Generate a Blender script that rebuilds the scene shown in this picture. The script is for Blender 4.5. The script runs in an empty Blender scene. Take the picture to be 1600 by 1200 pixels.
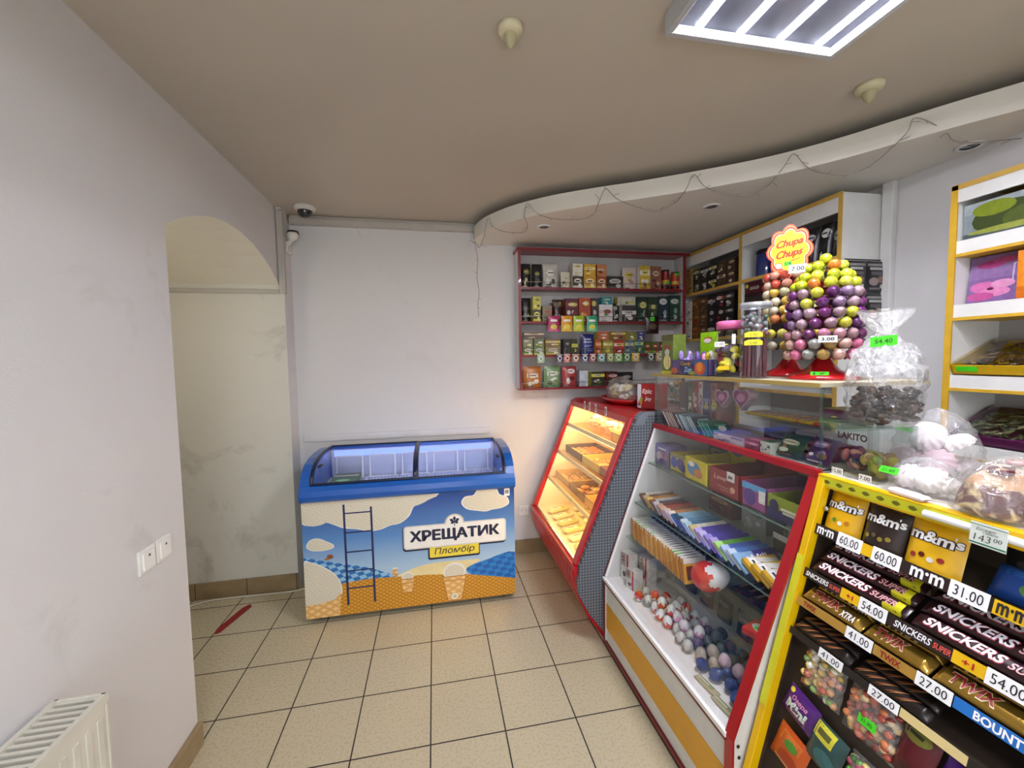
import bpy, math, random
from mathutils import Matrix, Vector
PI = math.pi
SC = bpy.context.scene
COL = SC.collection

# ------------------------------------------------------------------ camera
cd = bpy.data.cameras.new('camera')
cam = bpy.data.objects.new('camera', cd)
COL.objects.link(cam)
SC.camera = cam
cd.sensor_fit = 'HORIZONTAL'; cd.sensor_width = 36.0
cd.lens = 636.08 / 1600 * 36.0
cd.clip_start = 0.02
CAM_H = 1.5631
def cam_axes(yaw, pitch, roll):
    f = Vector((math.sin(yaw)*math.cos(pitch), math.cos(yaw)*math.cos(pitch), -math.sin(pitch)))
    r = Vector((math.cos(yaw), -math.sin(yaw), 0)); u = r.cross(f)
    return math.cos(roll)*r + math.sin(roll)*u, -math.sin(roll)*r + math.cos(roll)*u, f
_r, _u, _f = cam_axes(0.188937, 0.061105, -0.015799)
cam.matrix_world = Matrix(((_r.x, _u.x, -_f.x, 0), (_r.y, _u.y, -_f.y, 0), (_r.z, _u.z, -_f.z, CAM_H), (0, 0, 0, 1)))

# ------------------------------------------------------------------ world, exposure, light levels
SC.view_settings.view_transform = 'Standard'; SC.view_settings.look = 'None'
SC.view_settings.gamma = 1.0; SC.view_settings.use_curve_mapping = False
SC.view_settings.exposure = -0.1
SC.cycles.transparent_max_bounces = 24
SC.cycles.max_bounces = 8
W = bpy.data.worlds.new('overcast_sky'); SC.world = W; W.use_nodes = True
W.node_tree.nodes['Background'].inputs[0].default_value = (0.86, 0.93, 1.0, 1)
W.node_tree.nodes['Background'].inputs[1].default_value = 4.5
LED_STRENGTH = 450.0        # ceiling LED panels
FREEZER_LIGHT = 20.0        # bluish strip inside the freezer
CASE_LIGHT = 95.0           # warm tubes inside the pastry case

# ------------------------------------------------------------------ materials
def lin(h):
    h = h.lstrip('#')
    o = []
    for i in (0, 2, 4):
        c = int(h[i:i+2], 16)/255
        o.append(c/12.92 if c <= 0.04045 else ((c+0.055)/1.055)**2.4)
    return (o[0], o[1], o[2], 1)
MATS = {}
class NT:
    def __init__(s, name):
        s.m = bpy.data.materials.new(name); s.m.use_nodes = True
        s.t = s.m.node_tree; s.t.nodes.clear()
        s.out = s.t.nodes.new('ShaderNodeOutputMaterial')
    def n(s, typ, **kw):
        o = s.t.nodes.new('ShaderNode'+typ)
        for k, v in kw.items():
            if k.startswith('i_'):
                k = k[2:]
                o.inputs[int(k) if k.isdigit() else k.replace('_', ' ')].default_value = v
            else: setattr(o, k, v)
        return o
    def l(s, a, b): s.t.links.new(a, b)
    def math(s, op, a, b=None):
        o = s.n('Math', operation=op)
        for i, x in enumerate((a, b)):
            if x is None: continue
            if isinstance(x, (int, float)): o.inputs[i].default_value = x
            else: s.l(x, o.inputs[i])
        return o.outputs[0]
    def mix(s, fac, a, b, bt='MIX'):
        o = s.n('Mix', data_type='RGBA', blend_type=bt)
        for i, x in ((0, fac), (6, a), (7, b)):
            if isinstance(x, (int, float, tuple)): o.inputs[i].default_value = x
            else: s.l(x, o.inputs[i])
        return o.outputs[2]
def mat(col, rough=0.5, metal=0.0, noise=0.08, ns=14.0, bump=0.0, bs=60.0, name=None, coat=0.0, spec=0.5):
    """plain procedural surface: base colour with a slight noise mottling"""
    key = (col, rough, metal, noise, ns, bump, bs, coat)
    if key in MATS: return MATS[key]
    q = NT(name or 'surface_'+col.strip('#'))
    p = q.n('BsdfPrincipled', i_Roughness=rough, i_Metallic=metal)
    p.inputs['Coat Weight'].default_value = coat
    p.inputs['Specular IOR Level'].default_value = spec
    c = lin(col)
    if noise or bump:
        tc = q.n('TexCoord')
    if noise:
        nz = q.n('TexNoise', i_Scale=ns, i_Detail=2.0)
        q.l(tc.outputs['Object'], nz.inputs['Vector'])
        d = tuple(x*(1-noise*1.6) for x in c[:3])+(1,); b = tuple(min(1, x*(1+noise*.6)) for x in c[:3])+(1,)
        q.l(q.mix(nz.outputs[0], d, b), p.inputs['Base Color'])
    else: p.inputs['Base Color'].default_value = c
    if bump:
        n2 = q.n('TexNoise', i_Scale=bs, i_Detail=3.0); q.l(tc.outputs['Object'], n2.inputs['Vector'])
        bp = q.n('Bump', i_Strength=bump, i_Distance=0.004); q.l(n2.outputs[0], bp.inputs['Height']); q.l(bp.outputs[0], p.inputs['Normal'])
    q.l(p.outputs[0], q.out.inputs[0])
    MATS[key] = q.m
    return q.m
def emit(col, strength, name):
    q = NT(name); e = q.n('Emission'); e.inputs[0].default_value = lin(col); e.inputs[1].default_value = strength
    q.l(e.outputs[0], q.out.inputs[0]); return q.m
def glass(name, tint='#ffffff', base=0.03, edge=0.55, rough=0.02, white=0.0, wrinkle=0.0, ws=30.0, wd=0.01):
    """thin clear sheet: transparent with a facing-dependent gloss, optional milky film and wrinkles"""
    q = NT(name)
    tr = q.n('BsdfTransparent'); tr.inputs[0].default_value = lin(tint)
    gl = q.n('BsdfGlossy', i_Roughness=rough); gl.inputs[0].default_value = (1, 1, 1, 1)
    lw = q.n('LayerWeight', i_Blend=0.5)
    fac = q.math('ADD', q.math('MULTIPLY', q.math('POWER', lw.outputs['Facing'], 4.0), edge), base)
    if wrinkle:
        tc = q.n('TexCoord'); nz = q.n('TexNoise', i_Scale=ws, i_Detail=4.0, i_Distortion=1.2)
        q.l(tc.outputs['Object'], nz.inputs['Vector'])
        bp = q.n('Bump', i_Strength=wrinkle, i_Distance=wd); q.l(nz.outputs[0], bp.inputs['Height'])
        q.l(bp.outputs[0], gl.inputs['Normal']); q.l(bp.outputs[0], lw.inputs['Normal'])
    a = tr.outputs[0]
    if white:
        df = q.n('BsdfDiffuse'); df.inputs[0].default_value = (.85, .85, .88, 1)
        mx = q.n('MixShader'); mx.inputs[0].default_value = white; q.l(a, mx.inputs[1]); q.l(df.outputs[0], mx.inputs[2]); a = mx.outputs[0]
    mx = q.n('MixShader'); q.l(fac, mx.inputs[0]); q.l(a, mx.inputs[1]); q.l(gl.outputs[0], mx.inputs[2])
    q.l(mx.outputs[0], q.out.inputs[0]); return q.m

# ------------------------------------------------------------------ mesh builder
def frame(o, ux, uy):
    ux = Vector(ux).normalized(); uy = Vector(uy).normalized(); uz = ux.cross(uy)
    o = Vector(o)
    return Matrix(((ux.x, uy.x, uz.x, o.x), (ux.y, uy.y, uz.y, o.y), (ux.z, uy.z, uz.z, o.z), (0, 0, 0, 1)))
TXT = {}
def text_mesh(body, bold, shear):
    k = (body, bold, shear)
    if k not in TXT:
        cu = bpy.data.curves.new('lettering', 'FONT'); cu.body = body; cu.size = 1.0
        cu.offset = bold; cu.shear = shear; cu.resolution_u = 3
        cu.align_x = 'CENTER'; cu.align_y = 'CENTER'; cu.fill_mode = 'FRONT'
        ob = bpy.data.objects.new('lettering', cu)
        me = bpy.data.meshes.new_from_object(ob)
        vs = [tuple(v.co) for v in me.vertices]; fs = [tuple(p.vertices) for p in me.polygons]
        if vs:
            x0 = min(v[0] for v in vs); x1 = max(v[0] for v in vs); y0 = min(v[1] for v in vs); y1 = max(v[1] for v in vs)
            cx, cy, w, h = (x0+x1)/2, (y0+y1)/2, x1-x0, y1-y0
            vs = [((v[0]-cx)/w, (v[1]-cy)/h) for v in vs]
            TXT[k] = (vs, fs, w/h)
        bpy.data.objects.remove(ob); bpy.data.curves.remove(cu); bpy.data.meshes.remove(me)
    return TXT[k]
class MB:
    def __init__(s): s.v = []; s.f = []; s.m = []; s.s = []; s.mats = []
    def mi(s, m):
        if m not in s.mats: s.mats.append(m)
        return s.mats.index(m)
    def add(s, vs, fs, m, smooth=False, M=None):
        b = len(s.v)
        s.v += [tuple(M @ Vector(v)) for v in vs] if M is not None else [tuple(v) for v in vs]
        i = s.mi(m)
        for f in fs:
            s.f.append([b+k for k in f]); s.m.append(i); s.s.append(smooth)
        return s
    def box(s, a, b, m, M=None):
        x0, x1 = sorted((a[0], b[0])); y0, y1 = sorted((a[1], b[1])); z0, z1 = sorted((a[2], b[2]))
        vs = [(x0, y0, z0), (x1, y0, z0), (x1, y1, z0), (x0, y1, z0), (x0, y0, z1), (x1, y0, z1), (x1, y1, z1), (x0, y1, z1)]
        return s.add(vs, [(3, 2, 1, 0), (4, 5, 6, 7), (0, 1, 5, 4), (1, 2, 6, 5), (2, 3, 7, 6), (3, 0, 4, 7)], m, False, M)
    def bar(s, p, q, w, h, m, up=(0, 0, 1)):
        """rectangular bar from p to q"""
        p = Vector(p); q = Vector(q); d = (q-p); L = d.length; d.normalize()
        sd = d.cross(Vector(up)).normalized(); u = sd.cross(d)
        M = Matrix(((d.x, sd.x, u.x, p.x), (d.y, sd.y, u.y, p.y), (d.z, sd.z, u.z, p.z), (0, 0, 0, 1)))
        return s.box((0, -w/2, -h/2), (L, w/2, h/2), m, M)
    def prism(s, pts, ax, a, b, m, M=None, smooth=False, caps=True):
        """2D polygon swept along an axis; ax 'x': pts are (y,z), 'y': (x,z), 'z': (x,y)"""
        n = len(pts)
        def P(p, t): return {'x': (t, p[0], p[1]), 'y': (p[0], t, p[1]), 'z': (p[0], p[1], t)}[ax]
        vs = [P(p, a) for p in pts]+[P(p, b) for p in pts]
        s.add(vs, [(i, (i+1) % n, n+(i+1) % n, n+i) for i in range(n)], m, smooth, M)
        if caps: s.add(vs, [tuple(range(n-1, -1, -1)), tuple(range(n, 2*n))], m, False, M)
        return s
    def lathe(s, prof, m, M=None, n=20, smooth=True):
        vs = []; k = len(prof)
        for i in range(n):
            a = 2*PI*i/n
            vs += [(r*math.cos(a), r*math.sin(a), z) for r, z in prof]
        fs = []
        for i in range(n):
            j = (i+1) % n
            for t in range(k-1): fs.append((i*k+t, j*k+t, j*k+t+1, i*k+t+1))
        return s.add(vs, fs, m, smooth, M)
    def ball(s, c, r, m, nu=12, nv=8, M=None):
        if not hasattr(r, '__len__'): r = (r, r, r)
        prof = [(max(1e-5, math.sin(PI*i/nv)), -math.cos(PI*i/nv)) for i in range(nv+1)]
        T = Matrix.Translation(c) @ Matrix.Diagonal((r[0], r[1], r[2], 1))
        return s.lathe(prof, m, (M @ T) if M is not None else T, nu)
    def tube(s, pts, r, m, n=6, closed=False, M=None, caps=True):
        pts = [Vector(p) for p in pts]; k = len(pts); vs = []; nrm = None
        for i, p in enumerate(pts):
            if closed: t = pts[(i+1) % k]-pts[i-1]
            else: t = pts[min(i+1, k-1)]-pts[max(i-1, 0)]
            if t.length < 1e-9: t = Vector((0, 0, 1))
            t.normalize()
            if nrm is None: nrm = t.orthogonal().normalized()
            nrm = (nrm-t*nrm.dot(t))
            nrm = nrm.normalized() if nrm.length > 1e-6 else t.orthogonal().normalized()
            b = t.cross(nrm); rr = r[i] if hasattr(r, '__len__') else r
            vs += [p+(nrm*math.cos(2*PI*j/n)+b*math.sin(2*PI*j/n))*rr for j in range(n)]
        fs = []
        for i in range(k if closed else k-1):
            i2 = (i+1) % k
            for j in range(n): fs.append((i*n+j, i*n+(j+1) % n, i2*n+(j+1) % n, i2*n+j))
        s.add(vs, fs, m, True, M)
        if caps and not closed: s.add(vs, [tuple(range(n-1, -1, -1)), tuple((k-1)*n+j for j in range(n))], m, False, M)
        return s
    def grid(s, fn, nu, nv, m, M=None, smooth=True, mf=None):
        vs = [fn(i/nu, j/nv) for j in range(nv+1) for i in range(nu+1)]
        for j in range(nv):
            row = []
            for i in range(nu):
                a = j*(nu+1)+i; row.append((a, a+1, a+nu+2, a+nu+1))
            if mf is None: 
                if j == 0: allf = []
                allf += row
            else:
                if j == 0: allf = {}
                for i, f in enumerate(row): allf.setdefault(mf((i+.5)/nu, (j+.5)/nv), []).append(f)
        if mf is None: return s.add(vs, allf, m, smooth, M)
        b = len(s.v)
        s.v += [tuple(M @ Vector(v)) for v in vs] if M is not None else [tuple(v) for v in vs]
        for mm, fl in allf.items():
            i = s.mi(mm)
            for f in fl: s.f.append([b+k for k in f]); s.m.append(i); s.s.append(smooth)
        return s
    # ---- flat printing on a face given by a frame (local xy, lifted along local z)
    def poly(s, pts, m, M, lift=0.0006, w=None):
        vs = [(p[0], p[1], lift+(w(p[0], p[1]) if w else 0)) for p in pts]
        return s.add(vs, [tuple(range(len(vs)))], m, False, M)
    def rect(s, x0, y0, x1, y1, m, M, lift=0.0006, w=None):
        if w is None: return s.poly([(x0, y0), (x1, y0), (x1, y1), (x0, y1)], m, M, lift)
        return s.grid(lambda u, v: (x0+(x1-x0)*u, y0+(y1-y0)*v, lift+w(x0+(x1-x0)*u, y0+(y1-y0)*v)), 5, 5, m, M)
    def ell(s, cx, cy, rx, ry, m, M, lift=0.0006, n=16, w=None):
        if w is None: return s.poly([(cx+rx*math.cos(2*PI*i/n), cy+ry*math.sin(2*PI*i/n)) for i in range(n)], m, M, lift)
        pts = [(cx, cy)]+[(cx+rx*k/2*math.cos(2*PI*i/n), cy+ry*k/2*math.sin(2*PI*i/n)) for k in (1, 2) for i in range(n)]
        vs = [(p[0], p[1], lift+w(*p)) for p in pts]
        fs = [(0, 1+i, 1+(i+1) % n) for i in range(n)]+[(1+i, 1+n+i, 1+n+(i+1) % n, 1+(i+1) % n) for i in range(n)]
        return s.add(vs, fs, m, True, M)
    def text(s, body, cx, cy, w, h, m, M, lift=0.0009, bold=0.0, shear=0.0, wf=None, warp=None):
        """lettering fitted into a w by h box (h None keeps the proportions)"""
        vs, fs, asp = text_mesh(body, bold, shear)
        if h is None: h = w/asp
        if w is None: w = h*asp
        pts = [(cx+v[0]*w, cy+v[1]*h) for v in vs]
        if warp: pts = [warp(*p) for p in pts]
        return s.add([(p[0], p[1], lift+(wf(*p) if wf else 0)) for p in pts], fs, m, False, M)
    def mesh(s, name, org=(0, 0, 0)):
        me = bpy.data.meshes.new(name)
        o = Vector(org)
        me.from_pydata([tuple(Vector(v)-o) for v in s.v], [], s.f)
        for m in s.mats: me.materials.append(m)
        me.polygons.foreach_set('material_index', s.m); me.polygons.foreach_set('use_smooth', s.s)
        me.update(); return me

# ------------------------------------------------------------------ scene objects
ORG = {}
LABELS = {}
def props(o, label=None, cat=None, group=None, kind=None):
    if label: o['label'] = label
    if cat: o['category'] = cat
    if group: o['group'] = group
    if kind: o['kind'] = kind
    return o
def thing(name, label, cat, loc=(0, 0, 0), rotz=0.0, group=None):
    o = bpy.data.objects.new(name, None); COL.objects.link(o)
    o.empty_display_size = 0.05; o.location = loc; o.rotation_euler = (0, 0, rotz)
    ORG[o.name] = Vector(loc) if not rotz else None
    return props(o, label, cat, group)
def part(name, mb, parent, label=None, local=False, bevel=0.0, kind=None):
    """a part mesh; coordinates are world ones unless local"""
    org = ORG.get(parent.name)
    o = bpy.data.objects.new(name, mb.mesh(name, (0, 0, 0) if (local or org is None) else org))
    COL.objects.link(o); o.parent = parent
    ORG[o.name] = (0, 0, 0) if (local or org is None) else org
    if bevel: bev(o, bevel)
    if label: o['label'] = label
    if kind: o['kind'] = kind
    return o
def solo(name, mb, label, cat, org=(0, 0, 0), group=None, kind=None, bevel=0.0, local=False, rot=None):
    """a thing that is one mesh; mb in world coordinates (or local ones placed at org)"""
    o = bpy.data.objects.new(name, mb.mesh(name, (0, 0, 0) if local else org)); COL.objects.link(o)
    o.location = org
    if rot is not None: o.rotation_euler = rot
    ORG[o.name] = (0, 0, 0) if local else Vector(org)
    if bevel: bev(o, bevel)
    return props(o, label, cat, group, kind)
def struct(name, mb, bevel=0.0):
    o = bpy.data.objects.new(name, mb.mesh(name)); COL.objects.link(o); o['kind'] = 'structure'
    ORG[o.name] = Vector((0, 0, 0))
    if bevel: bev(o, bevel)
    return o
def bev(o, w):
    b = o.modifiers.new('bevel', 'BEVEL'); b.width = w; b.segments = 2; b.limit_method = 'ANGLE'; b.angle_limit = 0.7
NTH = ['first', 'second', 'third', 'fourth', 'fifth', 'sixth', 'seventh', 'eighth', 'ninth', 'tenth', 'eleventh', 'twelfth',
       'thirteenth', 'fourteenth', 'fifteenth', 'sixteenth', 'seventeenth', 'eighteenth', 'nineteenth', 'twentieth', 'twenty-first',
       'twenty-second', 'twenty-third', 'twenty-fourth', 'twenty-fifth', 'twenty-sixth', 'twenty-seventh', 'twenty-eighth']
RX = -PI/2                        # turn that makes a front (local -y) face the shop floor (-x)
def lerp(a, b, t): return a+(b-a)*t
def catmull(pts, k=6):
    out = []
    P = [Vector(p) for p in pts]
    for i in range(len(P)-1):
        a, b, c, d = P[max(i-1, 0)], P[i], P[i+1], P[min(i+2, len(P)-1)]
        for j in range(k):
            t = j/k
            out.append(0.5*((2*b)+(c-a)*t+(2*a-5*b+4*c-d)*t*t+(3*b-a-3*c+d)*t**3))
    out.append(P[-1]); return out

# common surfaces
WHITE = mat('#e6e4de', .45); BLACK = mat('#151515', .45); DKRED = mat('#7a0f17', .35); RED = mat('#b81420', .3, coat=.3)
CHROME = mat('#b9bcc0', .22, 1.0, noise=0); STEEL = mat('#8d9094', .35, .9, noise=.03)
YEL = mat('#e8b90c', .4); LAM = mat('#d9d8d4', .5); OAK = mat('#c9a24c', .5, noise=.15, ns=30)
PAPER = mat('#efeee8', .7, noise=0); INK = mat('#1c1b22', .6, noise=0); GREENTAG = mat('#46d31e', .6, noise=0)
GLASS = glass('clear_glass'); GLASSEDGE = glass('glass_edge_green', '#d3e4dc', .10, .5)
ACRYL = glass('clear_acrylic', '#f4f7f6', .05, .6)
FILM = glass('clear_film', '#ffffff', .10, .6, .12, .10, .9, 26, .02)
# ================================================================== the setting
T = 0.31
CEIL = 2.58
def plaster(name, col, dirt=.25, dscale=3.0, ddens=.62, warm='#8d8774', low=0.0, spot=None):
    q = NT(name); p = q.n('BsdfPrincipled', i_Roughness=.75); tc = q.n('TexCoord')
    n1 = q.n('TexNoise', i_Scale=1.3, i_Detail=4.0); n2 = q.n('TexNoise', i_Scale=dscale, i_Detail=7.0, i_Roughness=.62, i_Distortion=.6)
    n3 = q.n('TexNoise', i_Scale=160.0, i_Detail=2.0)
    for n in (n1, n2, n3): q.l(tc.outputs['Object'], n.inputs['Vector'])
    c = lin(col)
    base = q.mix(n1.outputs[0], tuple(x*.93 for x in c[:3])+(1,), tuple(min(1, x*1.05) for x in c[:3])+(1,))
    mr = q.n('MapRange'); mr.inputs[1].default_value = ddens; mr.inputs[2].default_value = ddens+.16; mr.inputs[4].default_value = dirt
    d = n2.outputs[0]
    if low or spot: sx = q.n('SeparateXYZ'); q.l(tc.outputs['Object'], sx.inputs[0])
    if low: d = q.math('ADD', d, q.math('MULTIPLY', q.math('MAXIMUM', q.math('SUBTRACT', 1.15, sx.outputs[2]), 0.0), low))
    if spot:     # hand smears around the switches
        dy = q.math('MULTIPLY', q.math('SUBTRACT', sx.outputs[1], spot[0]), spot[2]); dz = q.math('MULTIPLY', q.math('SUBTRACT', sx.outputs[2], spot[1]), spot[3])
        r2 = q.math('ADD', q.math('MULTIPLY', dy, dy), q.math('MULTIPLY', dz, dz))
        d = q.math('ADD', d, q.math('MULTIPLY', q.math('MAXIMUM', q.math('SUBTRACT', 1.0, r2), 0.0), .16))
    q.l(d, mr.inputs[0])
    q.l(q.mix(mr.outputs[0], base, lin(warm)), p.inputs['Base Color'])
    bp = q.n('Bump', i_Strength=.25, i_Distance=.002); q.l(n3.outputs[0], bp.inputs['Height']); q.l(bp.outputs[0], p.inputs['Normal'])
    q.l(p.outputs[0], q.out.inputs[0]); return q.m
def tile_floor():
    q = NT('beige_floor_tile'); p = q.n('BsdfPrincipled'); tc = q.n('TexCoord'); sx = q.n('SeparateXYZ')
    q.l(tc.outputs['Object'], sx.inputs[0])
    u = q.math('ADD', q.math('DIVIDE', sx.outputs[0], T), 4.17421); v = q.math('ADD', q.math('DIVIDE', sx.outputs[1], T), 20-7.17377)
    def line(x):
        f = q.math('FRACT', x); d = q.math('MINIMUM', f, q.math('SUBTRACT', 1.0, f))
        return q.math('LESS_THAN', d, .0095)
    g = q.math('MAXIMUM', line(u), line(v))
    cb = q.n('CombineXYZ'); q.l(q.math('FLOOR', u), cb.inputs[0]); q.l(q.math('FLOOR', v), cb.inputs[1])
    wn = q.n('TexWhiteNoise', noise_dimensions='2D'); q.l(cb.outputs[0], wn.inputs[0])
    nz = q.n('TexNoise', i_Scale=90.0, i_Detail=3.0); q.l(tc.outputs['Object'], nz.inputs['Vector'])
    n2 = q.n('TexNoise', i_Scale=2.2, i_Detail=4.0); q.l(tc.outputs['Object'], n2.inputs['Vector'])
    c = q.mix(nz.outputs[0], lin('#c0b497'), lin('#c8bea1'))
    c = q.mix(q.math('MULTIPLY', wn.outputs[0], .25), c, lin('#b7ab8c'))
    c = q.mix(q.math('MULTIPLY', n2.outputs[0], .3), c, lin('#a99d80'))
    q.l(q.mix(g, c, lin('#2e2622')), p.inputs['Base Color'])
    q.l(q.math('ADD', q.math('MULTIPLY', g, .5), q.math('ADD', q.math('MULTIPLY', nz.outputs[0], .12), .22)), p.inputs['Roughness'])
    bp = q.n('Bump', i_Strength=.6, i_Distance=.002); q.l(q.math('SUBTRACT', 1.0, g), bp.inputs['Height']); q.l(bp.outputs[0], p.inputs['Normal'])
    q.l(p.outputs[0], q.out.inputs[0]); return q.m
def skirting(axis):
    q = NT('skirting_tile_'+axis); p = q.n('BsdfPrincipled', i_Roughness=.35); tc = q.n('TexCoord'); sx = q.n('SeparateXYZ')
    q.l(tc.outputs['Object'], sx.inputs[0])
    u = q.math('ADD', q.math('DIVIDE', sx.outputs[0 if axis == 'x' else 1], T), 4.13)
    f = q.math('FRACT', u); g = q.math('LESS_THAN', f, .016)
    nz = q.n('TexNoise', i_Scale=9.0, i_Detail=6.0); q.l(tc.outputs['Object'], nz.inputs['Vector'])
    q.l(q.mix(g, q.mix(nz.outputs[0], lin('#6d5b42'), lin('#b09a74')), lin('#3a3026')), p.inputs['Base Color'])
    q.l(p.outputs[0], q.out.inputs[0]); return q.m
P_WALL = plaster('white_plaster', '#d8d7d6', .26, 2.6, .59, '#8d8774', .02, (1.545, .87, 8.0, 6.0))
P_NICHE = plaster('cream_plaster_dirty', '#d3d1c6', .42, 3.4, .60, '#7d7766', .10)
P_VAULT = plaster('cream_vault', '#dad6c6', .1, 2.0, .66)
P_BACK = plaster('white_plaster_back', '#d6d5d5', .15, 2.0, .62, '#9a958c', .03)
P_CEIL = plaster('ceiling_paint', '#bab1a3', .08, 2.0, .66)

struct('floor', MB().box((-2.7, -2.4, -.08), (2.6, 3.4, 0), tile_floor()))
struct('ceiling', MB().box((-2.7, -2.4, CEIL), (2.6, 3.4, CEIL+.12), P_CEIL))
# left wall with the arched opening into the side passage
arch = [(1.80, 2.092), (1.85, 2.125), (1.92, 2.162), (2.04, 2.209), (2.16, 2.243), (2.30, 2.262), (2.44, 2.262), (2.58, 2.243), (2.72, 2.203), (2.84, 2.152), (2.92, 2.106), (2.965, 2.075)]
w = MB()
# near part, far lintel column strips (each strip a prism so the outline stays clean)
w.box((-1.95, -2.4, 0), (-.99, 1.80, CEIL), P_WALL)
for (a, b) in zip(arch[:-1], arch[1:]):
    w.prism([a, b, (b[0], CEIL), (a[0], CEIL)], 'x', -.992, -.99, P_WALL); w.prism([a, b, (b[0], CEIL), (a[0], CEIL)], 'x', -1.95, -.992, P_VAULT)
struct('wall_left', w)
struct('wall_niche', MB().box((-2.7, 2.965, 0), (-.963, 3.3, CEIL), P_NICHE).box((-.963, 2.966, 0), (-.96, 3.3, CEIL), P_BACK))
struct('wall_passage', MB().box((-2.7, -2.4, 0), (-1.95, 3.0, CEIL), P_NICHE))
struct('wall_back', MB().box((-.96, 3.13, 0), (2.6, 3.3, CEIL), P_BACK))
struct('wall_right', MB().box((2.32, -2.4, 0), (2.6, 3.13, CEIL), P_BACK))
# rear wall behind the camera with the open shop doorway
w = MB(); w.box((-1, -2.4, 0), (-.55, -2.25, CEIL), P_WALL); w.box((1.15, -2.4, 0), (2.35, -2.25, CEIL), P_WALL); w.box((-.55, -2.4, 2.15), (1.15, -2.25, CEIL), P_WALL)
struct('wall_rear', w)
struct('baseboard_niche', MB().box((-1.95, 2.952, 0), (-.958, 2.966, .112), skirting('x')), .003)
struct('baseboard_back', MB().box((-.958, 3.117, 0), (2.3, 3.131, .112), skirting('x')), .003)
struct('baseboard_left', MB().box((-.991, -2.2, 0), (-.972, 1.805, .10), skirting('y')), .004)
# dropped curved soffit over the counter
edge = catmull([(.345, 3.13, 0), (.318, 3.05, 0), (.32, 2.964, 0), (.374, 2.785, 0), (.508, 2.572, 0), (.703, 2.385, 0), (.924, 2.236, 0), (1.135, 2.115, 0), (1.40, 1.938, 0), (1.622, 1.768, 0), (1.788, 1.588, 0), (1.906, 1.414, 0), (2.005, 1.266, 0), (2.10, 1.143, 0), (2.20, .98, 0), (2.325, .74, 0)], 5)
SOFF = [(p.x, p.y) for p in edge]
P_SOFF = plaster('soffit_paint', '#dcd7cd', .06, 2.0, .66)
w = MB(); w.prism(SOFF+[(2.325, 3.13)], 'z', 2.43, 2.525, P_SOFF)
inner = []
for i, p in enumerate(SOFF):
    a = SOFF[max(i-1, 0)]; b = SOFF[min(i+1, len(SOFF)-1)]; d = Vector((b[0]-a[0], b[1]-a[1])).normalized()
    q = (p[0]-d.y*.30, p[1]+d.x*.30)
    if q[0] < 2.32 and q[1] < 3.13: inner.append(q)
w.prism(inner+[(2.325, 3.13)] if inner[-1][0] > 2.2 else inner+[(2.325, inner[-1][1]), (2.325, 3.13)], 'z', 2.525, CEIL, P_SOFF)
struct('trim_1', w)
# cable ducts
DUCT = mat('#b9b4ac', .5)
w = MB(); w.box((-.95, 3.085, 2.515), (.36, 3.13, 2.556), DUCT); w.box((-.95, 3.10, 2.556), (.36, 3.13, 2.578), DUCT); struct('trim_2', w, .003)
struct('trim_3', MB().box((-.985, 2.948, 2.02), (-.958, 2.966, 2.563), DUCT).box((-.962, 2.95, 2.02), (-.948, 2.985, 2.55), DUCT), .003)
struct('trim_4', MB().box((-1.95, 2.946, 2.018), (-.985, 2.966, 2.044), DUCT), .003)
struct('trim_5', MB().box((2.285, 1.695, 0), (2.318, 1.748, 2.43), mat('#dcdcda', .45)), .004)
struct('trim_6', MB().box((-.93, 3.118, .99), (.42, 3.131, 1.04), mat('#d9d8da', .5)), .003)
for n in ('trim_1', 'trim_2', 'trim_3', 'trim_4', 'trim_5', 'trim_6'):
    bpy.data.objects[n]['label'] = {'trim_1': 'curved white dropped soffit over the counter', 'trim_2': 'white cable duct along the top of the back wall',
        'trim_3': 'white vertical cable duct in the corner', 'trim_4': 'white cable duct under the arch vault', 'trim_5': 'white pipe boxing on the right wall', 'trim_6': 'white horizontal strip on the back wall above the freezer'}[n]

# ---- ceiling fittings
LED_DOT = emit('#f6f5ff', LED_STRENGTH*1.6, 'led_dots_warm_white'); LED_BAR = emit('#e8edff', LED_STRENGTH*.15, 'led_bar_glow')
PAN = mat('#4e4f5c', .5); FRM = mat('#c9cdd2', .3, .4)
DIFF = glass('prismatic_diffuser', '#ffffff', .015, .2, .1)
def led_panel(loc, label, group=None):
    t = thing('led_ceiling_panel', label, 'ceiling light', loc, 0, group)
    h = .295
    part('back_plate', MB().box((-h+.01, -h+.01, .027), (h-.01, h-.01, .042), PAN), t, local=True)
    f = MB()
    for a, b in (((-h, -h, 0), (h, -h+.018, .064)), ((-h, h-.018, 0), (h, h, .064)), ((-h, -h+.018, 0), (-h+.018, h-.018, .064)), ((h-.018, -h+.018, 0), (h, h-.018, .064))): f.box(a, b, FRM)
    part('frame', f, t, local=True, bevel=.002)
    for x in (-.195, -.055, .085, .225):
        s = part('led_strip', MB().box((x-.013, -.272, .0255), (x+.013, .272, .0275), LED_BAR), t, local=True)
        d = MB()
        for k in range(22):
            y = -.26+k*.0247
            d.box((x-.007, y-.006, .0248), (x+.007, y+.006, .0256), LED_DOT)
        part('led_row', d, s, local=True)
    part('diffuser', MB().box((-h+.018, -h+.018, .004), (h-.018, h-.018, .006), DIFF), t, local=True)
    return t
led_panel((.997, .868, 2.515), 'square LED ceiling panel with four rows of glowing diodes above the counter')
led_panel((-.05, -1.15, 2.515), 'square LED ceiling panel behind the camera near the shop doorway')
CREAM = mat('#cfc7a4', .5)
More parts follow.
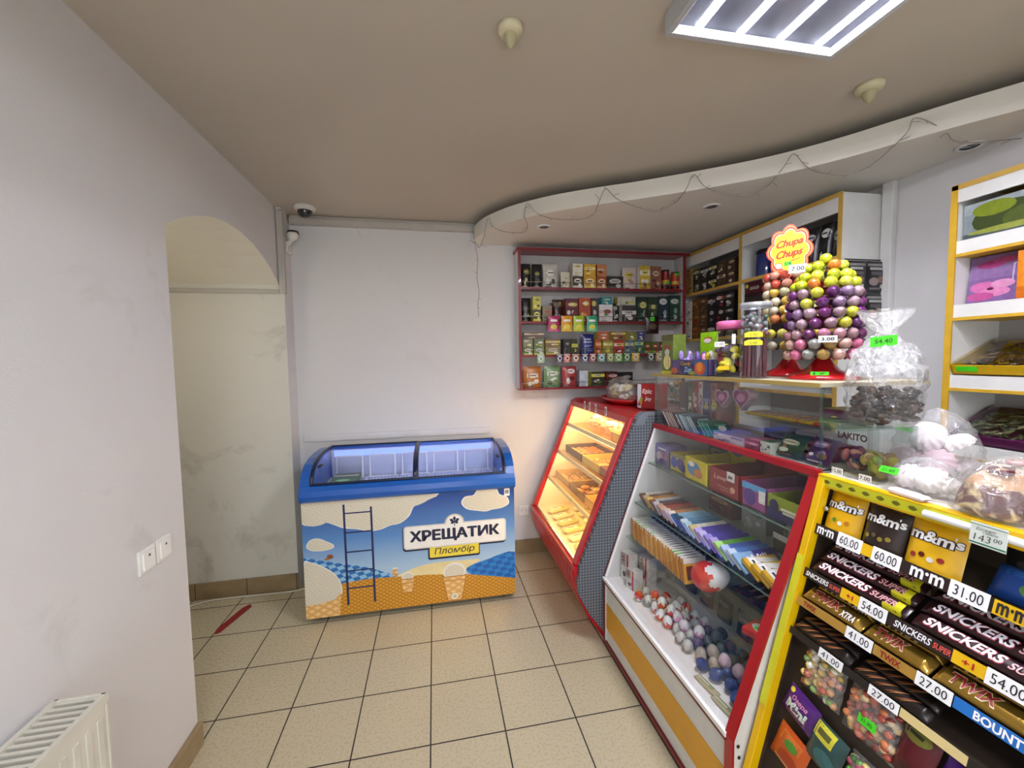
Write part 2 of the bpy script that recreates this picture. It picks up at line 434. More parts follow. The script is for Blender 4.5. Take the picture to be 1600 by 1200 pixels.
for (x, y, lb, r) in ((.258, 1.288, 'round cream detector on the ceiling left of the LED panel', .039), (1.655, 1.325, 'round cream detector on the ceiling right of the LED panel', .046)):
    t = thing('smoke_detector', lb, 'smoke detector', (x, y, CEIL))
    part('base', MB().lathe([(.001, 0), (r, 0), (r, -.012), (r*.86, -.022), (r*.5, -.024), (.001, -.024)], CREAM, n=28), t, local=True)
    part('sensor_head', MB().lathe([(r*.5, -.022), (r*.52, -.034), (r*.36, -.052), (r*.12, -.064), (.001, -.066)], mat('#b3aa86', .4), n=20), t, local=True)
for i, (x, y, lb) in enumerate(((.737, 2.645, 'recessed downlight nearest the red wall cabinet'), (1.607, 2.154, 'recessed downlight in the middle of the curved soffit'), (2.244, 1.376, 'recessed downlight at the right end of the curved soffit'))):
    t = thing('downlight', lb, 'downlight', (x, y, 2.43))
    part('ring', MB().lathe([(.03, 0), (.047, 0), (.047, -.004), (.036, -.008), (.03, -.004)], mat('#e2e2e0', .3), n=24), t, local=True)
    m = MB().lathe([(.001, -.001), (.03, -.001)], mat('#8f8f92', .2, .8), n=20)
    for k in range(4): m.ball((-.014+k*.009, 0, -.003), (.003, .004, .002), CHROME, 8, 5)
    part('reflector', m, t, local=True)
# dome camera, motion sensor
t = thing('dome_camera', 'black and white dome security camera in the ceiling corner', 'security camera', (-.80, 2.93, CEIL))
part('base', MB().lathe([(.001, 0), (.068, 0), (.068, -.012), (.055, -.03), (.001, -.03)], mat('#d4d1cc', .4), n=28), t, local=True)
part('dome', MB().lathe([(.047, -.028), (.046, -.045), (.036, -.062), (.018, -.072), (.001, -.074)], mat('#101012', .08, coat=1.0), n=24), t, local=True)
t = thing('motion_sensor', 'round white motion sensor on a bracket below the dome camera', 'motion sensor', (-.915, 3.05, 2.40))
part('bracket', MB().box((-.043, -.02, -.09), (-.03, .08, -.02), WHITE).bar((-.036, 0, -.04), (0, 0, .01), .02, .02, WHITE), t, local=True, bevel=.003)
part('head', MB().ball((.0, -.01, .02), (.036, .03, .036), mat('#e4e2dd', .4), 16, 10).lathe([(.001, .058), (.034, .052), (.036, .04)], BLACK, n=16), t, local=True)
solo('junction_cover', MB().lathe([(.001, -.006), (.044, -.006), (.046, 0)], P_BACK, frame((-.47, 3.13, 2.50), (1, 0, 0), (0, 0, -1)), 24), 'painted-over round junction cover on the back wall under the duct', 'junction cover', (-.47, 3.13, 2.50))
# garland wire on the soffit
GW = mat('#9a948d', .6); rng = random.Random(4)
pk = [(.40, 2.76), (.60, 2.47), (.98, 2.20), (1.36, 1.965), (1.69, 1.70), (1.93, 1.375)]
pts = [(.335, 3.0, 1.88), (.328, 2.99, 1.96), (.338, 2.985, 2.05), (.325, 2.98, 2.16), (.33, 2.965, 2.29), (.306, 2.94, 2.40), (.335, 2.90, 2.35), (.36, 2.84, 2.40)]
for i, (x, y) in enumerate(pk):
    pts.append((x-.022, y-.03, 2.495))
    if i+1 < len(pk):
        x2, y2 = pk[i+1]
        for t_, z, o in ((.12, 2.44, .0), (.25, 2.415, .05), (.5, 2.405, .12), (.75, 2.41, .09), (.93, 2.44, .0)):
            pts.append((lerp(x, x2, t_)+o-.018, lerp(y, y2, t_)+o-.018+rng.uniform(-.01, .01), z+rng.uniform(-.008, .008)))
pts += [(2.0, 1.31, 2.44), (2.12, 1.33, 2.41), (2.3, 1.25, 2.40)]
cv = catmull(pts, 5)
g = MB().tube(cv, .0022, GW, 5)
for p in cv[::4]:
    d = Vector((rng.uniform(-1, 1), rng.uniform(-1, .3), rng.uniform(-1, .8))).normalized()*rng.uniform(.015, .04)
    g.tube([p, p+d], .0016, GW, 4)
solo('light_garland', g, 'thin unlit garland wire looped along the curved soffit edge', 'garland', (.335, 3.0, 1.88))

# ---- left side: switches, radiator, floor cable, floor mark, socket
SWM = mat('#e9e8e2', .35)
for y, lb in ((1.572, 'white wall light switch nearest the camera'), (1.660, 'white wall light switch nearest the arch')):
    t = thing('light_switch', lb, 'light switch', (-.99, y, .897), 0, 'pair of wall switches')
    part('plate', MB().box((0, -.041, -.042), (.009, .041, .042), SWM), t, local=True, bevel=.003)
    part('rocker', MB().box((.009, -.027, -.03), (.014, .027, .03), mat('#f3f2ec', .3)).poly([(-.006, .012), (.006, .012), (0, .022)], BLACK, frame((.0142, 0, 0), (0, 1, 0), (0, 0, 1))), t, local=True, bevel=.001)
t = thing('wall_socket', 'white wall socket between the freezer and the pastry case', 'socket', (.676, 3.13, .351))
part('plate', MB().box((-.04, -.01, -.04), (.04, 0, .04), SWM), t, local=True, bevel=.003)
part('outlet', MB().lathe([(.001, .004), (.017, .004), (.02, .012), (.023, .012)], mat('#c9c8c2', .4), frame((0, 0, 0), (1, 0, 0), (0, 0, 1)), 20).box((-.012, -.0115, -.003), (-.007, -.008, .003), BLACK).box((.007, -.0115, -.003), (.012, -.008, .003), BLACK), t, local=True)
RAD = mat('#d6d3c4', .4, noise=.12, ns=10); RDK = mat('#6b6a60', .7)
t = thing('radiator', 'white panel radiator with grilled top on the left wall', 'radiator', (-.93, .75, .16))
y0, y1, zt = .22, 1.185, .715
m = MB().box((-.868, y0, .16), (-.86, y1, zt-.02), RAD)
for k in range(27):
    y = y0+.02+k*.0352
    m.box((-.8605, y, .20), (-.857, y+.018, zt-.05), RAD)
part('front_panel', m, t, bevel=.003)
part('back_panel', MB().box((-.97, y0, .16), (-.962, y1, zt-.02), RAD), t)
part('side_cover', MB().box((-.972, y1, .16), (-.858, y1+.008, zt), RAD), t, bevel=.002)
m = MB().box((-.974, y0, zt-.022), (-.962, y1+.008, zt), RAD).box((-.868, y0, zt-.022), (-.856, y1+.008, zt), RAD).box((-.962, y0, zt-.06), (-.868, y1, zt-.055), RDK)
k = y0
while k < y1: m.box((-.962, k, zt-.02), (-.868, k+.009, zt-.004), RAD); k += .0195
part('top_grille', m, t)
part('fins', MB().box((-.955, y0+.01, .2), (-.875, y1-.01, zt-.07), RDK), t)
t2 = part('valve', MB().tube([(-.86, 1.21, .25), (-.86, 1.29, .25), (-.885, 1.33, .25), (-.985, 1.34, .25)], .011, mat('#c7c6c0', .3, .5), 10).ball((-.86, 1.285, .25), (.022, .03, .022), SWM, 12, 8), t)
solo('floor_cable', MB().tube(catmull([(-1.62, 2.86, .006), (-1.5, 2.92, .006), (-1.35, 2.93, .006), (-1.15, 2.925, .006), (-1.0, 2.925, .006), (-.9, 2.95, .006), (-.80, 3.0, .006)], 5), .005, mat('#d8d2c4', .5), 6), 'white cable running along the skirting of the passage', 'cable', (-1.3, 2.92, 0))

solo('floor_tape', MB().poly([(-1.262, 2.56), (-1.19, 2.80), (-1.212, 2.835), (-1.245, 2.80), (-1.30, 2.60), (-1.285, 2.548)], mat('#9c1f22', .6, noise=.3, ns=60), Matrix.Translation((0, 0, 0)), .0012), 'worn strip of red tape on the floor tiles in the passage', 'tape', (-1.25, 2.68, 0))
t = thing('passage_lamp', 'small warm wall lamp inside the side passage', 'lamp', (-1.55, 1.80, 1.75))
part('base', MB().lathe([(.001, 0), (.045, 0), (.045, .02), (.001, .022)], WHITE, frame((0, 0, 0), (1, 0, 0), (0, 0, -1)), 20), t, local=True)
part('globe', MB().ball((0, .075, 0), .05, emit('#fff4e4', 50.0, 'passage_lamp_glow'), 16, 10), t, local=True)
# ================================================================== ice cream freezer
BLUE = mat('#0a58b4', .28, coat=.4, noise=.04); DBLUE = mat('#0c1a3a', .3); LINER = mat('#b4bedb', .45)
ft = thing('ice_cream_freezer', 'blue chest freezer with curved glass lid and printed front against the back wall', 'freezer', (-.15, 2.80, 0))
x0, x1 = -.785, .485
part('cabinet', MB().box((x0+.005, 2.53, .055), (x1-.005, 3.08, .44), WHITE).box((x0+.005, 2.53, .44), (x1-.005, 2.56, .745), WHITE).box((x0+.005, 3.04, .44), (x1-.005, 3.08, .745), WHITE)
     .box((x0+.005, 2.56, .44), (x0+.06, 3.04, .745), WHITE).box((x1-.06, 2.56, .44), (x1-.005, 3.04, .745), WHITE), ft)
for cx in (x0+.07, x1-.07):
    for cy in (2.58, 3.03):
        part('caster', MB().lathe([(.001, -.012), (.024, -.012), (.028, -.006), (.028, .006), (.024, .012), (.001, .012)], BLACK, frame((cx, cy, .028), (0, 1, 0), (0, 0, 1)), 16).box((cx-.016, cy-.016, .035), (cx+.016, cy+.016, .056), STEEL), ft)
part('side_panel', MB().box((x0-.001, 2.528, .045), (x0+.005, 3.08, .745), mat('#e8e6e0', .4)), ft)
part('side_panel', MB().box((x1-.005, 2.528, .045), (x1+.001, 3.08, .745), mat('#e8e6e0', .4)), ft)
# curved lid profile (y, z)
LIDP = [(2.533, .838), (2.545, .868), (2.58, .906), (2.635, .936), (2.72, .955), (2.84, .963), (2.96, .961), (3.05, .954)]
rimf = [(2.512, .742), (2.496, .757), (2.492, .782), (2.502, .812), (2.520, .836), (2.533, .838), (2.56, .838), (2.56, .742)]
part('front_rail', MB().prism(rimf, 'x', x0, x1, BLUE), ft, bevel=.003)
capo = [(2.520, .742), (2.500, .757), (2.496, .785), (2.506, .815), (2.524, .842)]+[(y, z+.006) for y, z in LIDP[1:]]+[(3.09, .94), (3.09, .742)]
for a, b in ((x0-.004, x0+.052), (x1-.052, x1+.004)):
    part('end_cap', MB().prism(capo, 'x', a, b, BLUE), ft, bevel=.012)
part('rear_rail', MB().prism([(3.03, .742), (3.03, .962), (3.085, .955), (3.085, .742)], 'x', x0+.05, x1-.05, BLUE), ft)
def lid(xa, xb, dz):
    m = MB()
    m.grid(lambda u, v: (lerp(xa, xb, u), lerp(LIDP[int(min(v*7, 6.999))][0], LIDP[int(min(v*7, 6.999))+1][0], v*7-int(min(v*7, 6.999))), lerp(LIDP[int(min(v*7, 6.999))][1], LIDP[int(min(v*7, 6.999))+1][1], v*7-int(min(v*7, 6.999)))+dz), 4, 14, GLASS)
    m.grid(lambda u, v: (lerp(xb, xa, u), lerp(LIDP[int(min(v*7, 6.999))][0], LIDP[int(min(v*7, 6.999))+1][0], v*7-int(min(v*7, 6.999))), lerp(LIDP[int(min(v*7, 6.999))][1], LIDP[int(min(v*7, 6.999))+1][1], v*7-int(min(v*7, 6.999)))+dz-.004), 4, 14, GLASS)
    return m
for xa, xb, dz in ((x0+.055, -.118, .004), (-.138, x1-.055, .0)):
    l = part('sliding_lid', lid(xa, xb, dz), ft)
    f = MB()
    for x in (xa+.004, xb-.004):
        f.tube([(x, y, z+dz+.003) for y, z in LIDP], .012, DBLUE, 6)
    f.tube([(xa, LIDP[0][0]-.002, LIDP[0][1]+dz+.002), (xb, LIDP[0][0]-.002, LIDP[0][1]+dz+.002)], .009, DBLUE, 6)
    f.tube([(xa, 3.045, .958+dz), (xb, 3.045, .958+dz)], .012, DBLUE, 6)
    part('lid_frame', f, l)
    hx = xa+.035 if dz else xb-.035
    part('lid_handle', MB().ball((hx, 2.62, .930+dz), (.012, .045, .006), BLACK, 12, 6, None), l)
part('liner', MB().box((x0+.062, 2.562, .442), (x1-.062, 3.038, .45), LINER).box((x0+.06, 2.561, .45), (x1-.06, 2.566, .742), LINER).box((x0+.06, 3.026, .45), (x1-.06, 3.031, .94), LINER)
     .box((x0+.061, 2.561, .45), (x0+.066, 3.03, .742), LINER).box((x1-.066, 2.561, .45), (x1-.061, 3.03, .742), LINER), ft)
part('light_strip', MB().box((x0+.08, 3.018, .895), (x1-.08, 3.026, .94), emit('#5f7cf0', FREEZER_LIGHT*.16, 'freezer_light_blue')), ft)
part('light_strip', MB().box((x0+.08, 2.567, .70), (x1-.08, 2.570, .735), emit('#cfd8ff', FREEZER_LIGHT*.8, 'freezer_light_white')), ft)
# printed front
def gradient():
    q = NT('printed_sky_blue'); p = q.n('BsdfPrincipled', i_Roughness=.3); tc = q.n('TexCoord'); sx = q.n('SeparateXYZ'); q.l(tc.outputs['Object'], sx.inputs[0])
    r = q.n('ValToRGB'); e = r.color_ramp.elements; e[0].position = .30; e[0].color = lin('#a9c6de'); e[1].position = .72; e[1].color = lin('#17408f')
    x = r.color_ramp.elements.new(.5); x.color = lin('#5b8cc8')
    q.l(sx.outputs[2], r.inputs[0]); q.l(r.outputs[0], p.inputs['Base Color']); q.l(p.outputs[0], q.out.inputs[0]); return q.m
def wave_print(name, a, b, scale, dist, typ='BANDS', rot=(0, 0, 0), dir='X'):
    q = NT(name); p = q.n('BsdfPrincipled', i_Roughness=.35); tc = q.n('TexCoord'); mp = q.n('Mapping'); mp.inputs['Rotation'].default_value = rot
    q.l(tc.outputs['Object'], mp.inputs[0]); wv = q.n('TexWave', i_Scale=scale, i_Distortion=dist, i_Detail=2.0); wv.bands_direction = dir
    q.l(mp.outputs[0], wv.inputs[0]); q.l(q.mix(wv.outputs[1], lin(a), lin(b)), p.inputs['Base Color']); q.l(p.outputs[0], q.out.inputs[0]); return q.m
def waffle_print(name, a, b, sc):
    q = NT(name); p = q.n('BsdfPrincipled', i_Roughness=.35); tc = q.n('TexCoord')
    o = []
    for r in (.55, -.55):
        mp = q.n('Mapping'); mp.inputs['Rotation'].default_value = (0, r, 0); q.l(tc.outputs['Object'], mp.inputs[0])
        wv = q.n('TexWave', i_Scale=sc, i_Distortion=.3); wv.bands_direction = 'Z'; q.l(mp.outputs[0], wv.inputs[0]); o.append(wv.outputs[1])
    q.l(q.mix(q.math('POWER', q.math('MAXIMUM', *o), 2.0), lin(a), lin(b)), p.inputs['Base Color']); q.l(p.outputs[0], q.out.inputs[0]); return q.m
def check_print(name, a, b, sc):
    q = NT(name); p = q.n('BsdfPrincipled', i_Roughness=.35); tc = q.n('TexCoord'); mp = q.n('Mapping'); mp.inputs['Rotation'].default_value = (0, .35, 0); mp.inputs['Scale'].default_value = (1, 1, 1.7); mp.inputs['Location'].default_value = (0, .5, 0)
    q.l(tc.outputs['Object'], mp.inputs[0]); c = q.n('TexChecker', i_Scale=sc); c.inputs[1].default_value = lin(a); c.inputs[2].default_value = lin(b)
    q.l(mp.outputs[0], c.inputs[0]); q.l(c.outputs[0], p.inputs['Base Color']); q.l(p.outputs[0], q.out.inputs[0]); return q.m
CREAMP = wave_print('printed_ice_cream', '#d3cbb4', '#e0dac6', 30, 5, dir='DIAGONAL')
CREAMW = mat('#f1efe8', .35); WAF = waffle_print('printed_waffle', '#e0a63c', '#b87a1c', 16); CONE = waffle_print('printed_cone', '#f2cd90', '#dfa75a', 9)
CHK = check_print('printed_checked_cloth', '#2c6fb5', '#8ec0df', 26); CHK2 = check_print('printed_blue_cloth', '#1c5fae', '#2f80c8', 24)
SANDP = mat('#ead9a2', .35); LADD = mat('#20285c', .4); NAVY = mat('#171a3c', .4, noise=0); LYEL = mat('#f0d948', .35); OUTL = mat('#0f1b3d', .4)
FM = frame((0, 2.524, 0), (1, 0, 0), (0, 0, 1))
G = dict(
 cloudL=[(-0.785,0.742),(-0.046,0.739),(-0.063,0.7),(-0.113,0.677),(-0.151,0.664),(-0.179,0.613),(-0.233,0.575),(-0.297,0.565),(-0.345,0.548),(-0.413,0.544),(-0.474,0.561),(-0.545,0.573),(-0.594,0.594),(-0.643,0.614),(-0.683,0.602),(-0.733,0.602),(-0.784,0.627)],
 cloudR=[(0.153,0.666),(0.176,0.702),(0.228,0.709),(0.257,0.737),(0.361,0.738),(0.384,0.702),(0.431,0.682),(0.443,0.641),(0.396,0.617),(0.337,0.611),(0.302,0.603),(0.256,0.61),(0.187,0.627)],
 cloudS=[(-0.762,0.475),(-0.746,0.51),(-0.711,0.522),(-0.677,0.513),(-0.658,0.501),(-0.623,0.481),(-0.619,0.46),(-0.66,0.448),(-0.729,0.451)],
 checkL=[(-0.784,0.41),(-0.702,0.39),(-0.572,0.354),(-0.45,0.323),(-0.336,0.277),(-0.273,0.238),(-0.421,0.234),(-0.576,0.227),(-0.656,0.25),(-0.784,0.34)],
 hillR=[(0.172,0.243),(0.288,0.281),(0.484,0.316),(0.484,0.13),(0.323,0.165),(0.206,0.195)],
 sand=[(-0.252,0.244),(-0.12,0.289),(0.013,0.301),(0.149,0.297),(0.259,0.29),(0.172,0.243),(0.148,0.19),(-0.077,0.21),(-0.241,0.22)],
 waffle=[(-0.587,0.233),(-0.421,0.244),(-0.273,0.238),(-0.077,0.228),(0.148,0.208),(0.323,0.173),(0.484,0.141),(0.484,0.037),(-0.604,0.037),(-0.584,0.168)],
 ball=[(-0.784,0.369),(-0.722,0.366),(-0.664,0.333),(-0.615,0.29),(-0.587,0.233),(-0.584,0.178),(-0.62,0.14),(-0.712,0.121),(-0.784,0.12)],
 cone=[(-0.784,0.12),(-0.712,0.121),(-0.62,0.14),(-0.584,0.178),(-0.594,0.037),(-0.784,0.037)])
def closed(pts, k=4):
    n = len(pts); out = []
    for i in range(n):
        a, b, c, d = (Vector(pts[(i+j) % n]) for j in (-1, 0, 1, 2))
        for j in range(k):
            t = j/k; q = .5*((2*b)+(c-a)*t+(2*a-5*b+4*c-d)*t*t+(3*b-a-3*c+d)*t**3); out.append((min(max(q.x, -.7845), .4845), min(max(q.y, .036), .7415)))
    return out
m = MB(); m.box((x0, 2.524, .036), (x1, 2.5295, .742), gradient())
def grow(pts, d):
    cx = sum(p[0] for p in pts)/len(pts); cy = sum(p[1] for p in pts)/len(pts)
    return [(min(max(p[0]+(d if p[0] > cx else -d)*min(1, abs(p[0]-cx)*9), -.7845), .4845), min(max(p[1]+(d if p[1] > cy else -d)*min(1, abs(p[1]-cy)*9), .036), .7415)) for p in pts]
def show(k, mm, lift, curved=True, out=None):
    P_ = closed(G[k]) if curved else G[k]
    if out: m.poly(grow(P_, .007), out, FM, lift-.0002)
    m.poly(P_, mm, FM, lift)
show('checkL', CHK, .0004); show('hillR', CHK2, .0005); show('sand', SANDP, .0006); show('waffle', WAF, .0010, False)
show('cloudL', CREAMP, .0012, out=CREAMW); show('cloudR', CREAMP, .0012, out=CREAMW); show('cloudS', CREAMP, .0012, out=CREAMW)
show('ball', CREAMP, .0014, out=CREAMW); show('cone', CONE, .0016, False)
for a, b in (((-.55, .715), (-.545, .097)), ((-.395, .691), (-.391, .098))):
    m.poly([(a[0]-.006, a[1]), (a[0]+.006, a[1]), (b[0]+.006, b[1]), (b[0]-.006, b[1])], LADD, FM, .0020)
for z in (.66, .542, .422, .306, .198): m.rect(-.547, z-.004, -.393, z+.004, LADD, FM, .0019)
def cone(cx, zt, wt, wb, zb, rx, rz, lift):
    m.ell(cx, zt+rz*.55, rx, rz, CREAMW, FM, lift, 24); m.ell(cx, zt+rz*.5, rx*.9, rz*.86, CREAMP, FM, lift+.0001, 24)
    m.poly([(cx-wt, zt), (cx+wt, zt), (cx+wt*.93, zt-.03), (cx+wb, zb), (cx-wb, zb), (cx-wt*.93, zt-.03)], CONE, FM, lift+.0002)
    m.poly([(cx-wt*1.06, zt+.004), (cx+wt*1.06, zt+.004), (cx+wb*1.1, zb-.004), (cx-wb*1.1, zb-.004)], mat('#a8671c', .4), FM, lift+.00015); m.rect(cx-wt, zt-.026, cx+wt, zt-.022, mat('#b9772a', .4), FM, lift+.0003)
cone(.093, .198, .070, .042, .046, .070, .058, .0022); cone(-.194, .213, .038, .025, .131, .036, .030, .0022); cone(-.267, .279, .016, .012, .246, .017, .012, .0022)
m.ell(.092, .070, .021, .021, CREAMW, FM, .0028); m.ell(.092, .070, .012, .012, mat('#d8c79d', .4), FM, .0029)
m.ell(-.637, .405, .018, .014, mat('#8c4a25', .5), FM, .0021); m.ell(-.655, .392, .014, .007, mat('#a8743c', .5), FM, .0022)
fp = part('front_graphic', m, ft)
# logo plate
def rrect(x0_, y0_, x1_, y1_, r, n=5):
    o = []
    for cx, cy, a in ((x1_-r, y0_+r, -90), (x1_-r, y1_-r, 0), (x0_+r, y1_-r, 90), (x0_+r, y0_+r, 180)):
        for i in range(n+1): t = math.radians(a+90*i/n); o.append((cx+r*math.cos(t), cy+r*math.sin(t)))
    return o
m = MB(); LG = '#f4f2ec'
m.poly(rrect(-.217, .388, .424, .545, .02), OUTL, FM, .0022); m.ell(.101, .545, .062, .058, mat('#c9c6c0', .4), FM, .0023, 28)
m.poly([(p[0], p[1]) for p in rrect(-.066, .322, .256, .42, .012)], OUTL, FM, .0024); m.poly(rrect(-.056, .334, .251, .42, .008), LYEL, FM, .0026)
m.poly(rrect(-.211, .399, .428, .547, .02), mat('#d8d6d0', .4), FM, .0028); m.poly(rrect(-.203, .406, .420, .540, .016), mat(LG, .35), FM, .0030)
m.ell(.101, .545, .052, .05, mat(LG, .35), FM, .0032, 28)
part('logo_plate', m, ft)
m = MB()
for a in (-115, -60, 0, 60, 115):
    c, s_ = math.cos(math.radians(90+a)), math.sin(math.radians(90+a)); L = .036 if abs(a) < 100 else .026
    m.poly([(.101, .553), (.101+c*L*.6-s_*.010, .553+s_*L*.6+c*.010), (.101+c*L, .553+s_*L), (.101+c*L*.6+s_*.010, .553+s_*L*.6-c*.010)], NAVY, FM, .0036)
m.poly([(.098, .555), (.104, .555), (.103, .522), (.099, .522)], NAVY, FM, .0036)
part('leaf_emblem', m, ft, 'dark blue chestnut leaf emblem')
def heavy(m, s_, x, z, w_, h_, o):
    for k, (dx, dz) in enumerate(((-o, 0), (o, 0), (0, o*.6), (0, -o*.6), (-o*.7, o*.4), (o*.7, -o*.4))): m.text(s_, x+dx, z+dz, w_, h_, NAVY, FM, .0034+k*.00006, .008)
    return m
part('lettering', heavy(MB(), 'ХРЕЩАТИК', .105, .473, .55, .078, .0045).text('Пломбір', .098, .368, .25, .052, NAVY, FM, .0034, .006, .18), ft, 'dark lettering on the logo plate')
part('sticker', MB().rect(.42, .69, .455, .738, PAPER, FM, .0022).rect(.425, .705, .45, .728, mat('#8d8d90', .6), FM, .0024), ft, 'small white sticker')
# wire baskets and what is in them
WIRE = mat('#eef1f8', .35)
xs = [x0+.075+i*.2225 for i in range(6)]
for i in range(5):
    a, b = xs[i]+.006, xs[i+1]-.006
    t = thing('freezer_basket', f'white wire basket in the freezer, {NTH[i]} from the left', 'wire basket', ((a+b)/2, 2.80, .452), 0, 'freezer baskets')
    m = MB(); ya, yb, zt, zb = 2.58, 3.0, .745, .53
    m.tube([(a, ya, zt), (b, ya, zt), (b, yb, zt), (a, yb, zt)], .004, WIRE, 6, True); m.tube([(a+.01, ya+.01, zb), (b-.01, ya+.01, zb), (b-.01, yb-.01, zb), (a+.01, yb-.01, zb)], .003, WIRE, 5, True)
    part('rim', m, t)
    m = MB()
    for k in range(9):
        x = lerp(a, b, (k+.5)/9); m.tube([(x, ya, zt), (x, ya+.01, zb), (x, yb-.01, zb), (x, yb, zt)], .0016, WIRE, 4)
    for k in range(12):
        y = lerp(ya, yb, (k+.5)/12); m.tube([(a, y, zt), (a+.01, y, zb), (b-.01, y, zb), (b, y, zt)], .0016, WIRE, 4)
    part('mesh', m, t)
    part('rear_handle', MB().tube([(a+.02, yb-.02, zt), (a+.02, yb-.005, .90), (b-.02, yb-.005, .90), (b-.02, yb-.02, zt)], .0065, WIRE, 6), t)
rng = random.Random(8)
for i in range(8):
    m = MB(); c = ['#3f5a28', '#4a6b2c', '#567b3a', '#3c5327', '#66823f'][i % 5]; z = .56+i*.0325
    m.box((-.08, -.14, 0), (.08, .14, .03), mat(c, .45, noise=.3, ns=22)); M = frame((0, 0, .03), (1, 0, 0), (0, 1, 0))
    m.ell(0, -.03, .045, .03, mat('#7fd65a', .5), M); m.rect(-.08, .06, .08, .1, mat('#c9c7b4', .5), M); m.rect(-.03, -.035, .03, -.025, PAPER, M, .001)
    solo('ice_cream_box', m, f'green ice cream box in the leftmost freezer basket, {NTH[7-i]} from the top', 'ice cream box', ((xs[0]+xs[1])/2, 2.79, z-.022), 'ice cream boxes', local=True, rot=(0, 0, rng.uniform(-.05, .05)))

# ================================================================== pastry case (red, tilted glass)
WARMP = mat('#f0e0b4', .5); GREYP = None
def dotted():
    q = NT('grey_perforated_panel'); p = q.n('BsdfPrincipled', i_Roughness=.45, i_Metallic=.2); tc = q.n('TexCoord'); sx = q.n('SeparateXYZ'); q.l(tc.outputs['Object'], sx.inputs[0])
    a = q.math('SUBTRACT', q.math('FRACT', q.math('MULTIPLY', sx.outputs[0], 62)), .5); b = q.math('SUBTRACT', q.math('FRACT', q.math('MULTIPLY', sx.outputs[2], 62)), .5)
    d = q.math('SQRT', q.math('ADD', q.math('POWER', a, 2.0), q.math('POWER', b, 2.0)))
    g = q.math('LESS_THAN', d, .30)
    q.l(q.mix(g, lin('#53585f'), lin('#81878e')), p.inputs['Base Color'])
    bp = q.n('Bump', i_Strength=.8, i_Distance=.003); q.l(g, bp.inputs['Height']); q.l(bp.outputs[0], p.inputs['Normal']); q.l(p.outputs[0], q.out.inputs[0]); return q.m
DOT = dotted(); GREYT = mat('#6f757d', .4)
ya, yb = 2.05, 3.0                        # near and far ends
gl0 = (.738, .445); gl1 = (1.052, 1.207)    # glass line in (x, z)
ct = thing('pastry_case', 'red pastry display case with tilted glass, lit warm inside', 'display case', (1.2, 2.53, 0))
low = [(gl0[0]-.028, gl0[1]-.005), (.715, .36), (.735, .27), (.79, .15), (.865, .045), (.895, 0), (.93, 0), (.90, .09), (.80, .30), (.78, .40), (gl0[0]+.012, gl0[1]-.01)]
part('lower_front', MB().prism(low, 'y', ya-.02, yb, RED), ct, bevel=.003)
m = MB()
for k in range(22):
    y = yb-.03-k*.0425
    m.prism([(.712, .418), (.706, .40), (.713, .352), (.733, .268), (.742, .266), (.722, .36)], 'y', y-.026, y, RED)
part('ribbing', m, ct, bevel=.002)
side = [(.90, 0), (.868, .075), (.79, .18), (.728, .30), (.722, .36), (.735, .445), (1.062, 1.238), (1.10, 1.25), (1.62, 1.25), (1.62, 0)]
part('end_panel', MB().prism(side, 'y', ya-.045, ya-.012, DOT), ct, 'grey dotted end panel')
part('end_panel', MB().prism(side, 'y', yb, yb+.03, RED), ct, 'red far end panel')
part('end_trim', MB().prism([(1.046, 1.195), (1.072, 1.246), (1.10, 1.266), (1.62, 1.266), (1.62, 1.25), (1.125, 1.25), (1.10, 1.195)], 'y', ya-.05, ya-.008, GREYT), ct, bevel=.004)
d = Vector((gl1[0]-gl0[0], 0, gl1[1]-gl0[1])).normalized(); nrm = Vector((-d.z, 0, d.x))
def gp(t, y, off=0):
    x = lerp(gl0[0], gl1[0], t); z = lerp(gl0[1], gl1[1], t); return Vector((x+nrm.x*off, y, z+nrm.z*off))
part('side_frame', MB().bar(gp(-.01, ya+.012, .006), gp(1.03, ya+.012, .006), .05, .02, RED, (1, 0, 0)), ct, bevel=.004)
part('side_frame', MB().bar(gp(-.01, yb-.008, .006), gp(1.03, yb-.008, .006), .035, .02, RED, (1, 0, 0)), ct, bevel=.004)
m = MB(); m.prism([(gl1[0]-.012, gl1[1]-.012), (gl1[0]-.006, gl1[1]+.03), (1.09, 1.256), (1.62, 1.256), (1.62, 1.225), (1.10, 1.225), (gl1[0]+.02, gl1[1]-.012)], 'y', ya-.008, yb+.03, RED)
part('top_panel', m, ct, bevel=.005)
m = MB(); p = [gp(0, ya+.035), gp(0, yb-.02), gp(1, yb-.02), gp(1, ya+.035)]; q_ = [v-nrm*.004 for v in p]
m.add([tuple(v) for v in p+q_], [(0, 1, 2, 3), (7, 6, 5, 4), (0, 4, 5, 1), (1, 5, 6, 2), (2, 6, 7, 3), (3, 7, 4, 0)], GLASS)
part('glass_front', m, ct)
part('glass_edge_trim', MB().bar(gp(.004, ya+.03, .001), gp(.004, yb-.02, .001), .006, .012, CHROME, (1, 0, 0)), ct)
part('back_wall', MB().box((1.56, ya-.012, .1), (1.60, yb, 1.22), WARMP), ct)
part('inner_side', MB().prism([(gl0[0]+.02, .43), (gl1[0]+.01, 1.2), (1.56, 1.2), (1.56, .43)], 'y', ya-.012, ya-.004, WARMP), ct)
part('inner_side', MB().prism([(gl0[0]+.02, .43), (gl1[0]+.01, 1.2), (1.56, 1.2), (1.56, .43)], 'y', yb-.008, yb, WARMP), ct)
part('deck', MB().box((gl0[0]+.012, ya, .405), (1.56, yb, .43), WARMP), ct)
SHZ = ((.655, .845), (.85, .925), (1.06, 1.005))
